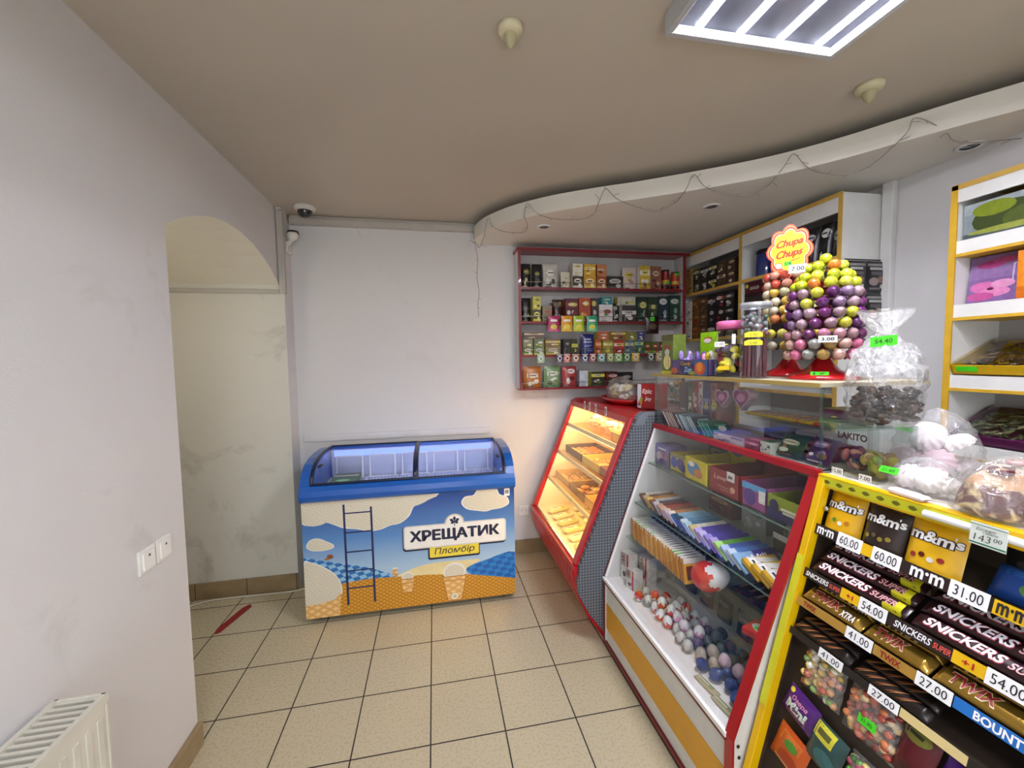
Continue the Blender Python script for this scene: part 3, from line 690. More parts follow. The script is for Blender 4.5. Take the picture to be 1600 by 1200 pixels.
for z, xf in SHZ:
    s = part('shelf', MB().box((xf, ya, z-.006), (1.50, yb-.008, z), glass('shelf_glass_warm', '#fbf3dd', .04, .4)), ct)
    part('price_rail', MB().box((xf-.004, ya, z-.014), (xf, yb-.008, z+.012), mat('#e6d9a8', .4)), s)
    part('lamp_housing', MB().box((xf, ya+.01, z-.020), (xf+.032, yb-.012, z-.0065), mat('#d9cfae', .4)), s)
    part('light_tube', MB().box((xf+.008, ya+.02, z-.0245), (xf+.024, yb-.02, z-.0202), emit('#ffd896', CASE_LIGHT*.4, 'warm_shelf_light_%d' % int(z*1000))), s)
part('light_tube', MB().tube([(.835, ya+.022, .50), (1.09, ya+.022, 1.13)], .007, emit('#ffd592', CASE_LIGHT, 'warm_case_side_light'), 8), ct)
for (x, z) in ((1.10, 1.19),):
    part('light_tube', MB().box((x, ya+.05, z-.006), (x+.014, yb-.06, z+.004), emit('#ffd896', CASE_LIGHT, 'warm_case_light')), ct)

# ================================================================== white sweets showcase
sa, sb = 1.04, 2.0                          # near (right) and far (left) ends in y
G0 = (.872, .385); G1 = (1.165, 1.20)         # slanted glass line (x, z)
st = thing('sweets_showcase', 'white glass showcase with yellow stripe and red edges full of sweets', 'display case', (1.25, 1.52, 0))
P0 = [(.872, .03), (G0[0], G0[1]), (G1[0], G1[1]), (1.62, 1.20), (1.62, .03)]
def endp(y0_, y1_): return MB().prism(P0, 'y', y0_, y1_, LAM)
part('end_panel', endp(sa, sa+.018), st); part('end_panel', endp(sb-.018, sb), st)
m = MB().box((.878, sa+.018, .03), (.892, sb-.018, .375), LAM)
part('front_panel', m, st)
part('stripe', MB().box((.8755, sa+.012, .108), (.8785, sb-.012, .248), mat('#dba01c', .35)), st, 'yellow stripe along the front')
TR = mat('#6e0e18', .35); TRR = mat('#a5121d', .3, coat=.2)
part('bottom_trim', MB().box((.868, sa-.002, .018), (.882, sb+.002, .038), TR), st)
part('plinth', MB().box((.95, sa+.02, 0), (1.6, sb-.02, .03), BLACK), st)
part('glass_sill', MB().box((.862, sa+.019, .362), (.90, sb, .372), TR).box((.862, sa+.019, .372), (.905, sb, .388), mat('#f2f2f0', .35)), st)
sd = Vector((G1[0]-G0[0], 0, G1[1]-G0[1])).normalized(); sn = Vector((-sd.z, 0, sd.x))
def sp(t, y, off=0.0): return Vector((lerp(G0[0], G1[0], t)+sn.x*off, y, lerp(G0[1], G1[1], t)+sn.z*off))
part('end_edging', MB().bar(sp(-.005, sa+.009, .001), sp(1.0, sa+.009, .001), .034, .008, TRR, (1, 0, 0)).box((.866, sa-.008, .03), (.874, sa+.026, .382), TRR), st, 'red edging of the near end')
part('end_edging', MB().bar(sp(0, sb-.004, .001), sp(1.0, sb-.004, .001), .012, .006, TR, (1, 0, 0)).box((.868, sb-.01, .03), (.874, sb+.002, .382), TR), st, 'red edging of the far end')
part('glass_channel', MB().bar(sp(.01, sb-.016, .001), sp(1.0, sb-.016, .001), .01, .008, mat('#f2f2f0', .35), (1, 0, 0)), st)
m = MB(); p = [sp(.006, sa+.02), sp(.006, sb-.02), sp(.985, sb-.02), sp(.985, sa+.02)]; q_ = [v-sn*.005 for v in p]
m.add([tuple(v) for v in p+q_], [(0, 1, 2, 3), (7, 6, 5, 4), (0, 4, 5, 1), (1, 5, 6, 2), (2, 6, 7, 3), (3, 7, 4, 0)], GLASS)
part('slanted_glass', m, st)
part('counter_rail', MB().box((1.152, sa, 1.182), (1.176, sb, 1.207), TRR).box((1.176, sa, 1.186), (1.60, sb, 1.20), LAM), st, bevel=.002)
part('deck', MB().box((.895, sa+.018, .37), (1.60, sb-.018, .385), mat('#eceae6', .4)), st)
part('back_panel', MB().box((1.585, sa+.018, .385), (1.60, sb-.018, 1.186), LAM), st)
for z, xf in ((1.0, 1.118), (.79, 1.04)):
    s = part('shelf', MB().box((xf, sa+.02, z-.006), (1.55, sb-.02, z), glass('shelf_glass_%d' % int(z*100), '#eef5f1', .04, .4)), st)
    part('shelf_edge', MB().box((xf-.0015, sa+.02, z-.006), (xf, sb-.02, z), mat('#5f7f74', .3)), s)
part('shelf', MB().box((.985, sa+.02, .604), (1.34, sb-.02, .61), glass('shelf_glass_low', '#eef5f1', .04, .4)), st)
for y in (1.425, 1.225): part('support_post', MB().tube([(1.43, y, .385), (1.43, y, 1.186)], .007, CHROME, 8), st)
# upper glass cabinet
part('upper_glass', MB().box((1.168, sa+.004, 1.207), (1.173, sb-.004, 1.462), GLASS), st, 'front pane of the upper cabinet')
part('upper_glass', MB().box((1.173, sa+.002, 1.207), (1.55, sa+.007, 1.462), GLASS), st, 'near end pane of the upper cabinet')
part('upper_glass', MB().box((1.173, sb-.007, 1.207), (1.55, sb-.002, 1.462), GLASS), st, 'far end pane of the upper cabinet')
for x, y in ((1.168, sa), (1.168, sb-.007)): part('glass_corner', MB().box((x-.003, y-.001, 1.206), (x+.004, y+.007, 1.463), GLASSEDGE), st)
part('top_board', MB().box((1.150, sa-.005, 1.462), (1.58, sb+.005, 1.474), mat('#b5ab92', .45)).box((1.148, sa-.006, 1.461), (1.152, sb+.006, 1.475), mat('#a8904e', .45)), st)
part('upper_shelf', MB().box((1.23, sa+.01, 1.316), (1.55, sb-.31, 1.322), glass('shelf_glass_upper', '#eef5f1', .04, .4)), st)
part('screw_cap', MB().ball((.893, sa-.001, .355), (.006, .003, .006), BLACK, 10, 6), st); part('screw_cap', MB().ball((.897, sa-.001, .318), (.006, .003, .006), BLACK, 10, 6), st)

# ================================================================== yellow rack beside it
ra, rb = .28, 1.028
R0 = (.86, .10); R1 = (1.159, 1.187)           # front slope line
def rx(z, off=0.0): return 1.159-.274*(1.187-z)+off
rt = thing('sweets_rack', 'tilted yellow sweets rack with tiered price rails at the right', 'display rack', (1.2, .65, 0))
YRK = mat('#e2b400', .38)
def spots(name, axis, per, ph, c1='#c9cf28', size=.24, asp=1.0):
    q = NT(name); p = q.n('BsdfPrincipled', i_Roughness=.4); tc = q.n('TexCoord'); sx = q.n('SeparateXYZ'); q.l(tc.outputs['Object'], sx.inputs[0])
    a = q.math('SUBTRACT', q.math('FRACT', q.math('ADD', q.math('DIVIDE', sx.outputs[axis], per), ph)), .5)
    return q, p, sx, a
def leaf_print(m, M, n, step, rx_, ry_, x0_):
    lm = mat('#6d6a14', .5)
    for k in range(n):
        x = x0_+k*step; m.poly([(x-rx_, 0), (x-rx_*.5, ry_*.8), (x+rx_*.2, ry_), (x+rx_, 0), (x+rx_*.2, -ry_), (x-rx_*.5, -ry_*.8)], lm, M, .0007)
part('side_post', MB().bar((rx(.03), rb-.011, .03), (rx(1.187), rb-.011, 1.187), .022, .03, YRK, (1, 0, 0)), rt, bevel=.002)
TAPE = mat('#d2d22c', .4)
pd = Vector((.274, 0, 1)).normalized()
PM = frame((rx(.52)-.0155*pd.z, rb-.011, .52+.0155*pd.x), pd, (0, 1, 0))
m = MB(); m.box((0, -.011, -.0008), (.47, .011, .0004), TAPE, frame((rx(.50)-.0162*pd.z, rb-.011, .50+.0162*pd.x), pd, (0, -1, 0)))
leaf_print(m, frame((rx(.50)-.0162*pd.z, rb-.011, .50+.0162*pd.x), pd, (0, -1, 0)), 12, .039, .012, .006, .025)
part('leaf_tape', m, rt)
m = MB().box((rx(1.187)-.014, ra, 1.163), (rx(1.187)+.012, rb, 1.2), YRK)
part('top_rail', m, rt, bevel=.002)
TM = frame((rx(1.187)-.0142, rb, 1.182), (0, -1, 0), (0, 0, 1))
m = MB(); m.rect(.012, -.013, .42, .013, TAPE, TM, .0004); leaf_print(m, TM, 11, .037, .011, .006, .03); part('leaf_tape', m, rt)
part('top_board', MB().box((rx(1.187)+.012, ra, 1.186), (1.62, rb, 1.199), mat('#c9c5ba', .4)), rt)
part('white_tube', MB().tube([(1.134, .745, 1.183), (1.134, ra, 1.183)], .0085, mat('#f4f5f7', .2, coat=.5), 12), rt)
part('back_panel', MB().box((1.60, ra, .02), (1.62, rb, 1.186), mat('#3b2f26', .6)), rt)
part('end_panel', MB().prism([(rx(.03)+.02, .02), (rx(1.16)+.02, 1.16), (1.6, 1.16), (1.6, .02)], 'y', rb-.004, rb, mat('#4a3a28', .6)), rt)
part('base_board', MB().prism([(rx(.03)-.01, .0), (rx(.08)-.01, .08), (rx(.08)+.01, .08), (rx(.03)+.01, 0)], 'y', ra, rb, YRK), rt)
RAILS = [(1.045, .03), (.915, .027), (.832, .024), (.742, .02)]
SHM = mat('#40352c', .5)
for z, h in RAILS:
    part('tier_shelf', MB().box((rx(z)+.004, ra, z-.014), (rx(z)+.21, rb-.006, z-.008), SHM), rt)
part('tilted_board', MB().prism([(rx(.08)+.05, .08), (rx(.70)+.05, .70), (rx(.70)+.06, .70), (rx(.08)+.06, .08)], 'y', ra, rb-.006, SHM), rt)
# price rails: coloured strip segments and number tags as parts
RW = mat('#f2f3f4', .4, noise=0); BRN = mat('#2a1c1a', .4); GOLD = mat('#b98f3e', .4, .2); BNT = mat('#1f6fc0', .4)
def rail(z, h, segs, tags):
    M = frame((rx(z)-.003, rb-.02, z-.004), (0, -1, 0), (.274, 0, 1))
    m = MB().box((0, -h/2, -.004), (.745, h/2, -.001), mat('#231c18', .5), M)
    for a, b, c in segs: m.box((a, -h/2, -.0011), (b, h/2, .001), c, M)
    r = part('price_rail', m, rt)
    for a, tx in tags:
        t_ = MB(); t_.box((a, -h*.62, .0015), (a+.066, h*.62, .0028), RW, M); t_.text(tx, a+.033, 0, .05, h*.75, INK, M, .0033)
        part('price_tag', t_, r)
    return r, M
r, M = rail(1.045, .03, [(.0, .072, BRN), (.135, .165, YEL), (.232, .33, BRN), (.40, .46, YEL), (.46, .745, mat('#2f2b1a', .4))], [(.072, '60.00'), (.165, '60.00'), (.328, '31.00'), (.452, '31.00'), (.58, '31.00')])
def words(r, M, *ws):
    for tx, x, w_, h_, c, bo, sh in ws: part('lettering', MB().text(tx, x, 0, w_, h_, c, M, .002, bo, sh), r)
OR = mat('#e05a50', .5); TWR = mat('#8e1b1f', .5)
words(r, M, ('m·m', .035, .05, .02, RW, .03, 0), ('m·m', .285, .066, .023, RW, .03, 0), ('m·m', .428, .045, .022, INK, .03, 0))
r, M = rail(.915, .027, [(0, .115, BRN), (.115, .165, YEL), (.235, .36, BRN), (.36, .415, YEL), (.415, .745, BRN)], [(.165, '54.00'), (.415, '54.00'), (.60, '54.00')])
words(r, M, ('SNICKERS', .045, .07, .014, RW, .02, .2), ('SUPER', .098, .03, .012, OR, .02, .2), ('+1', .14, .018, .012, RED, .03, 0), ('SNICKERS', .285, .075, .016, RW, .02, .2), ('SUPER', .342, .032, .013, OR, .02, .2), ('+1', .387, .02, .013, RED, .03, 0))
r, M = rail(.832, .024, [(0, .155, GOLD), (.22, .315, GOLD), (.38, .70, BNT)], [(.152, '41.00'), (.312, '27.00')])
words(r, M, ('TWIX', .045, .04, .014, TWR, .03, 0), ('TWIX', .258, .045, .015, TWR, .03, 0), ('BOUNTY', .455, .085, .018, RW, .03, 0))
r, M = rail(.742, .02, [(.235, .245, BRN), (.30, .42, mat('#d9c48a', .4))], [(.10, '41.00'), (.232, '27.00')])
part('end_bolt', MB().ball((rx(1.10)+.01, rb-.03, 1.10), (.008, .008, .008), CHROME, 10, 6), rt)
# ================================================================== packages
def pm(c, r=.38): return mat(c, r, 0.0, .22, 55.0)
def draw(m, M, w, h, art, wf=None):
    """printed art; x in [-.5,.5] of the width, y in [0,1] of the height"""
    lift = .0006
    for a in art:
        lift += .00012
        k = a[0]
        if k == 'r': m.rect(a[1]*w, a[2]*h, a[3]*w, a[4]*h, pm(a[5]), M, lift, wf)
        elif k == 'e': m.ell(a[1]*w, a[2]*h, a[3]*w, a[4]*h, pm(a[5]), M, lift, 16, wf)
        elif k == 'p': m.poly([(x*w, y*h) for x, y in a[1]], mat(a[2], .4), M, lift, wf)
        elif k == 't': m.text(a[1], a[2]*w, a[3]*h, a[4]*w, a[5]*h if a[5] else None, mat(a[6], .5, noise=0), M, lift, a[7] if len(a) > 7 else .015, a[8] if len(a) > 8 else 0, wf)
def rnd_art(rng, acc, n=3):
    """lines of small print, a band and an emblem, for packs too far away to read"""
    o = []
    pool = list(acc)
    c = pool[0]
    y = rng.uniform(.55, .8)
    if rng.random() < .6: o.append(('r', -.5, y-.12, .5, y+.1, c))
    o.append(('e', rng.uniform(-.12, .12), y, rng.uniform(.25, .38), rng.uniform(.08, .14), pool[1 % len(pool)]))
    o.append(('r', -.2, y-.02, .2, y+.025, pool[2 % len(pool)]))
    for i in range(n):
        yy = rng.uniform(.17, .42); x = rng.uniform(-.25, .22)
        o.append(('e', x, yy, rng.uniform(.08, .2), rng.uniform(.06, .12), pool[rng.randrange(len(pool))]))
    o.append(('r', -.38, .04, rng.uniform(-.1, .3), .075, pool[2 % len(pool)]))
    return o
def gbox(w, h, d, col, art=(), side=None, rough=.4):
    m = MB(); m.box((-w/2, -d/2, 0), (w/2, d/2, h), pm(col, rough))
    draw(m, frame((0, -d/2, 0), (1, 0, 0), (0, 0, 1)), w, h, art)
    if side: m.rect(-d/2+.002, .002, d/2-.002, h-.002, mat(side, .4), frame((-w/2, 0, 0), (0, -1, 0), (0, 0, 1))); m.rect(-w/2+.002, -d/2+.002, w/2-.002, d/2-.002, mat(side, .4), frame((0, 0, h), (1, 0, 0), (0, 1, 0)))
    return m
def bulge(w, h, t, stand):
    def b(x, y):
        u = min(1, abs(2*x/w)); v = min(1, max(0, y/h))
        k = max(0, 1-v**2.2)**.7 if stand else max(0, 1-abs(2*v-1)**2.6)**.7
        return t/2*max(0, 1-u**2.4)**.6*k
    return b
def gpouch(w, h, t, col, art=(), stand=True, seal=None, rough=.3, foil=0.0):
    m = MB(); b = bulge(w, h, t, stand); M = frame((0, 0, 0), (1, 0, 0), (0, 0, 1)); mm = mat(col, rough, foil)
    sm = mat(seal, rough, foil) if seal else mm
    m.grid(lambda u, v: ((u-.5)*w, v*h, b((u-.5)*w, v*h)+.0005), 8, 12, mm, M, True, lambda u, v: sm if (v > .92 or (not stand and v < .08)) else mm)
    m.grid(lambda u, v: ((.5-u)*w, v*h, -b((u-.5)*w, v*h)-.0005), 8, 12, mm, M)
    draw(m, M, w, h, art, b); return m
def gcan(r, h, col, lid, art=(), neck=None):
    m = MB(); m.lathe([(.001, 0), (r, 0), (r, h*.93)], mat(col, .35), n=20); m.lathe([(r*1.02, h*.93), (r*1.02, h), (.001, h)], mat(lid, .4), n=20)
    for a in art:     # bands and round spots
        if a[0] == 'b': m.lathe([(r+.0005, a[1]*h), (r+.0005, a[2]*h)], mat(a[3], .4), n=20)
        if a[0] == 's':
            M = frame((0, -r-.0008, a[1]*h), (1, 0, 0), (0, 0, 1)); m.ell(0, 0, a[2], a[2], mat(a[3], .5), M)
    return m
def gbar(L, w, h, col, art=(), ends=None, foil=0.0, rough=.28):
    """flow-wrapped bar lying along local x, top up (+z); art drawn on the top"""
    m = MB(); mm = mat(col, rough, foil); em = mat(ends or col, rough, foil); n = 10
    def sec(t):
        u = abs(2*t-1); s = 1.0 if u < .82 else max(.12, 1-((u-.82)/.10)**2*.88) if u < .92 else .12
        return s
    ks = [0, .03, .07, .1, .14, .3, .5, .7, .86, .9, .93, .97, 1]
    def P(i, j):
        t = ks[i]; a = 2*PI*j/n; s = sec(t); c, q = math.cos(a), math.sin(a)
        wf = 1.0 if s > .9 else 1.04
        return ((t-.5)*L, w/2*wf*math.copysign(abs(c)**.6, c), h/2+h/2*s*math.copysign(abs(q)**.6, q)+ (0 if s > .9 else (.0015 if int(t*100) % 2 else 0)))
    vs = [P(i, j) for i in range(len(ks)) for j in range(n)]
    body = []; en = []
    for i in range(len(ks)-1):
        for j in range(n): (en if (i < 3 or i > 8) else body).append((i*n+j, i*n+(j+1) % n, (i+1)*n+(j+1) % n, (i+1)*n+j))
    m.add(vs, body, mm, True); m.add(vs, en, em, True)
    def top(x, y): return h*.5*max(0, 1-abs(2*y/w)**3.2)**.33
    M = frame((0, 0, h/2), (1, 0, 0), (0, 1, 0))
    for a in art:
        if a[0] == 'r': m.rect(a[1]*L, a[2]*w, a[3]*L, a[4]*w, mat(a[5], .35, foil), M, .0008, top)
        if a[0] == 't': m.text(a[1], a[2]*L, a[3]*w, a[4]*L, a[5]*w, mat(a[6], .4, noise=0), M, a[9] if len(a) > 9 else .0014, a[7] if len(a) > 7 else .03, a[8] if len(a) > 8 else .15, top)
        if a[0] == 'e': m.ell(a[1]*L, a[2]*w, a[3]*L, a[4]*w, mat(a[5], .35), M, .001, 14, top)
        if a[0] == 'w':     # slanted caramel stroke
            k = 9; lf = .001 if a[4] > .5 else .0015; P_ = []
            for s_ in (1, -1):
                for i in (range(k+1) if s_ > 0 else range(k, -1, -1)):
                    t = i/k-.5; th = a[4]*.42*w*max(0, 1-(2*t)**2)
                    P_.append((a[1]*L+a[3]*L*t*1.5+s_*th*.3, a[2]*w*0+t*w*a[6]*.9+s_*th*.45))
            n_ = k+1; vs = [(x, y, lf+top(x, y)) for x, y in P_]; fs = [(i, i+1, 2*n_-2-i, 2*n_-1-i) for i in range(k)]
            m.add(vs, fs, mat(a[5], .35), True, M)
    return m
def place(name, m, label, cat, pos, rot=(0, 0, 0), group=None):
    return solo(name, m, label, cat, pos, group, local=True, rot=rot)
def tagm(m, txt, M, col='#46d31e', w=.03, h=.018):
    m.rect(-w/2, -h/2, w/2, h/2, mat(col, .6, noise=0), M, .0012); m.text(txt, 0, 0, w*.7, h*.5, INK, M, .0016)

# ================================================================== red wall cabinet
CB = thing('wall_cabinet', 'dark red framed open wall cabinet with four shelves of tea and coffee', 'wall cabinet', (1.32, 3.05, 1.33))
cx0, cx1, cy0, cy1 = .632, 2.0, 2.985, 3.128
CRD = mat('#7c1420', .35, coat=.2); CIN = mat('#b9b7b4', .5)
part('back_panel', MB().box((cx0+.01, 3.12, 1.34), (cx1, 3.128, 2.37), CIN), CB)
part('side_panel', MB().box((cx0, cy0+.006, 1.335), (cx0+.016, 3.128, 2.37), mat('#d8d6d4', .45)), CB); part('side_panel', MB().box((cx1-.016, cy0+.006, 1.335), (cx1, 3.128, 2.37), mat('#c9c7c5', .45)), CB)
part('front_post', MB().box((cx0-.002, cy0-.002, 1.33), (cx0+.018, cy0+.008, 2.38), CRD), CB); part('front_post', MB().box((cx1-.018, cy0-.002, 1.33), (cx1+.002, cy0+.008, 2.38), CRD), CB)
part('top_board', MB().box((cx0-.012, cy0-.012, 2.362), (cx1+.03, 3.128, 2.384), CRD), CB, bevel=.003)
SH = [1.342, 1.591, 1.843, 2.098]
for z in SH: part('shelf', MB().box((cx0+.004, cy0+.001, z-.016), (cx1-.004, 3.125, z), CRD), CB)
for z in SH:
    m = MB().tube([(cx0+.02, cy0+.004, z+.038), (cx1-.02, cy0+.004, z+.038)], .0022, CHROME, 5)
    for k in range(9): m.tube([(cx0+.02+k*.166, cy0+.004, z), (cx0+.02+k*.166, cy0+.004, z+.038)], .0016, CHROME, 5)
    part('guard_rail', m, CB)
def cxw(c): return .659+(c-110)*.001114
rng = random.Random(11)
SHN = {3: 'top', 2: 'second', 1: 'third', 0: 'bottom'}
TEA = ['#f0e9d0', '#efe9e0', '#3a2a14']
rows = {
3: [('P', 112, 182, 185, '#1a1918', ['#2a2725', '#8d8646', '#c9c08a'], 'black coffee pouch'), ('P', 190, 262, 185, '#1d1c1b', ['#2b2a28', '#7c7a3e', '#b8b183'], 'black coffee pouch'),
    ('P', 268, 375, 188, '#c9c6bd', ['#8d8a80', '#f2f0ea', '#4a473f'], 'silver foil pouch'), ('P', 395, 465, 130, '#d9d2ba', ['#b59a4a', '#f5f3ee', '#3d372a'], 'white and gold pouch'),
    ('B', 470, 545, 92, '#4a3c2c', ['#d8d0ba', '#efe9dc', '#2a221a'], 'lower brown and white tea box'), ('b', 470, 545, 95, '#e6e2d4', ['#cfc9b4', '#d9c36a', '#2a221a'], 'upper white tea box'),
    ('B', 552, 640, 92, '#cf9a2c', ['#e8c95a', '#f4e7b4', '#7a4a14'], 'lower amber tea box'), ('b', 552, 640, 95, '#d8a935', ['#e8cf6a', '#f6ecc4', '#7a4a14'], 'upper amber tea box'),
    ('B', 646, 720, 92, '#a2461f', ['#c9b27a', '#e8d9a8', '#5a1410'], 'lower orange-red tea box'), ('b', 646, 720, 95, '#c07a4a', ['#8e2a1c', '#e8dcc0', '#5a1410'], 'upper orange-red tea box'),
    ('B', 725, 850, 100, '#2a2422', ['#5d5650', '#c9c2b8', '#8f8a84'], 'low dark flat pack'), ('P', 852, 962, 180, '#cdbcb4', ['#a98d84', '#d9c64a', '#5a2a2a'], 'pinkish white pouch'),
    ('B', 968, 1050, 188, '#d2b23a', ['#e9e6dc', '#e8d77a', '#6a4a1a'], 'tall yellow box'), ('B', 1054, 1138, 185, '#8d5a48', ['#e4ddd2', '#d2b8a0', '#5a2018'], 'tall reddish brown box'),
    ('C', 1162, 1220, 165, '#8e1f1a', ['#1c1512', '#46d31e'], 'red and black round tin'), ('C', 1238, 1298, 150, '#b23a1e', ['#2a4a1e', '#46d31e'], 'orange-red round tin')],
2: [('P', 112, 180, 185, '#161514', ['#2a2927', '#4a4844', '#77726a'], 'black pouch'), ('B', 186, 244, 90, '#3a3a22', ['#d8d23a', '#e8e27a', '#2a2a12'], 'lower yellow-labelled box'), ('b', 186, 244, 100, '#c9c23e', ['#e9e48a', '#8e8a2a', '#3a3a12'], 'upper yellow box'),
    ('B', 252, 322, 120, '#8a7a5e', ['#4a6a4a', '#c95a3a', '#3a2a1a'], 'brown patterned box'), ('P', 330, 410, 175, '#3d1a18', ['#c9bc6a', '#5a4a44', '#8f8780'], 'dark red pouch with yellow top'), ('B', 416, 510, 180, '#5a1c24', ['#7a2a34', '#c9bc5a', '#d9d2c8'], 'maroon box'),
    ('B', 514, 600, 185, '#a8442a', ['#c97a4a', '#d9cf6a', '#efe6d4'], 'orange-red box'), ('B', 604, 655, 185, '#3a2a2a', ['#6a4a44', '#c9bc5a', '#b8b0a4'], 'dark narrow box'), ('B', 662, 765, 135, '#d8d6d4', ['#c9b8b4', '#8e1f2a', '#4a7a3a'], 'white berry tea pouch'),
    ('b', 680, 760, 60, '#1f7d86', ['#3a9aa0', '#c9c6b8', '#0e3a44'], 'upper teal box'), ('P', 772, 830, 150, '#1c1c1e', ['#3a3a3c', '#8d8a7a', '#c9c6b4'], 'small black pack'), ('B', 834, 945, 130, '#3a3634', ['#d8d6d2', '#b8b5ad', '#1a1816'], 'lower black and white box'),
    ('b', 805, 945, 70, '#b8b4a4', ['#c9c64a', '#e4e2d8', '#4a4a2a'], 'upper pale box'), ('B', 950, 1030, 200, '#22302a', ['#3a5a4a', '#c9c06a', '#8da08d'], 'dark green box'), ('B', 1034, 1110, 200, '#2c3a2a', ['#4a5a3a', '#cfc27a', '#a8b89a'], 'olive green box'),
    ('B', 1114, 1200, 205, '#24343c', ['#3a5a66', '#d8d8d8', '#8fa4ac'], 'dark blue-green box'), ('B', 1204, 1290, 215, '#1f3a30', ['#2a5a44', '#c9c9c4', '#7aa48a'], 'deep green box')],
1: [('B', 115, 185, 60, '#5f7a4a', ['#d2cf5a', '#e9e6d8', '#2a3a1a'], 'bottom green tea box'), ('b', 115, 185, 62, '#8a8a6a', ['#d9d25a', '#e9e6d8', '#3a2a1a'], 'middle green tea box'), ('c', 125, 265, 55, '#6a5a4a', ['#d8d2b8', '#b8a88a', '#8e3a2a'], 'top wide brown tea box'),
    ('B', 190, 265, 60, '#7a8a5a', ['#d9d46a', '#efece0', '#3a4a2a'], 'bottom olive tea box'), ('b', 190, 265, 62, '#6a7a5a', ['#cfcb5a', '#e9e6d8', '#3a2a1a'], 'middle olive tea box'), ('B', 272, 380, 60, '#9a8a5a', ['#cfc24a', '#efe9d8', '#5a2a1a'], 'lower tan tea box'), ('b', 272, 380, 62, '#8a6a4a', ['#d8cf5a', '#e9e2d0', '#5a2a1a'], 'upper tan tea box'),
    ('B', 400, 455, 120, '#2e2c2c', ['#4a4644', '#77726c', '#a8a49c'], 'dark grey pack'), ('B', 458, 504, 120, '#3c3a24', ['#cfcb3a', '#d9d66a', '#2a2a12'], 'narrow black and yellow box'), ('N', 530, 625, 160, '#1b2266', [], 'navy blue pouch with white print'),
    ('B', 632, 680, 115, '#b85a24', ['#d98a4a', '#e8c98a', '#5a1a10'], 'narrow orange box'), ('B', 690, 765, 108, '#9a8a3a', ['#d8d24a', '#e9e6c8', '#5a2a1a'], 'lower yellow tea box'), ('b', 652, 735, 70, '#b8603a', ['#d9cf5a', '#e8dcc0', '#5a1a10'], 'upper orange tea box'), ('B', 770, 850, 108, '#a8342a', ['#d9d0c0', '#c9a85a', '#5a1410'], 'lower red tea box'), ('b', 755, 870, 70, '#8a5a3a', ['#d9cf5a', '#cfc0a0', '#3a1a10'], 'upper brown tea box'),
    ('B', 855, 925, 108, '#5a6a74', ['#d8d46a', '#a8b4ba', '#2a343a'], 'lower grey-blue tea box'), ('b', 880, 945, 70, '#7a7a3a', ['#d9d65a', '#4a5a2a', '#e9e6d0'], 'upper olive tea box'), ('B', 930, 998, 108, '#3a6a66', ['#d2d06a', '#8ab0aa', '#1a3a38'], 'lower teal tea box'), ('b', 950, 1010, 70, '#44407a', ['#d9d65a', '#8a86b0', '#e4e2f0'], 'upper violet tea box'),
    ('B', 1005, 1060, 95, '#4a5a2a', ['#8aa84a', '#a83a2a', '#d8d4b0'], 'green and red box'), ('B', 1064, 1118, 95, '#56662e', ['#8aa84a', '#a8342a', '#d8d4b0'], 'olive and red box'), ('B', 1122, 1170, 95, '#5a2a24', ['#d8d0c4', '#a83a2a', '#e9e2d8'], 'brown and red box')],
0: [('P', 120, 250, 165, '#b5702c', ['#e9e4d4', '#e9e4d4', '#4a2a14'], 'large orange and white pouch'), ('P', 268, 385, 165, '#7a9a6a', ['#e4ead8', '#e9eee0', '#2a4a24'], 'large green and white pouch'), ('P', 398, 508, 160, '#a83a3a', ['#ece4e0', '#efe9e4', '#5a1414'], 'large red and white pouch'),
    ('B', 514, 580, 125, '#c6cdd4', ['#b2bcc6', '#d8dde2', '#8a949e'], 'pale grey box'), ('B', 602, 705, 112, '#2c2a1c', ['#d8d43a', '#c9c2c0', '#5a7a3a'], 'black and yellow capsule box'), ('B', 712, 805, 112, '#3a1216', ['#8e1a22', '#d2b8b0', '#3a7a5a'], 'dark red capsule box'), ('B', 812, 925, 105, '#141314', ['#2a282a', '#8d8a8a', '#c9c6c6'], 'black capsule box')]}
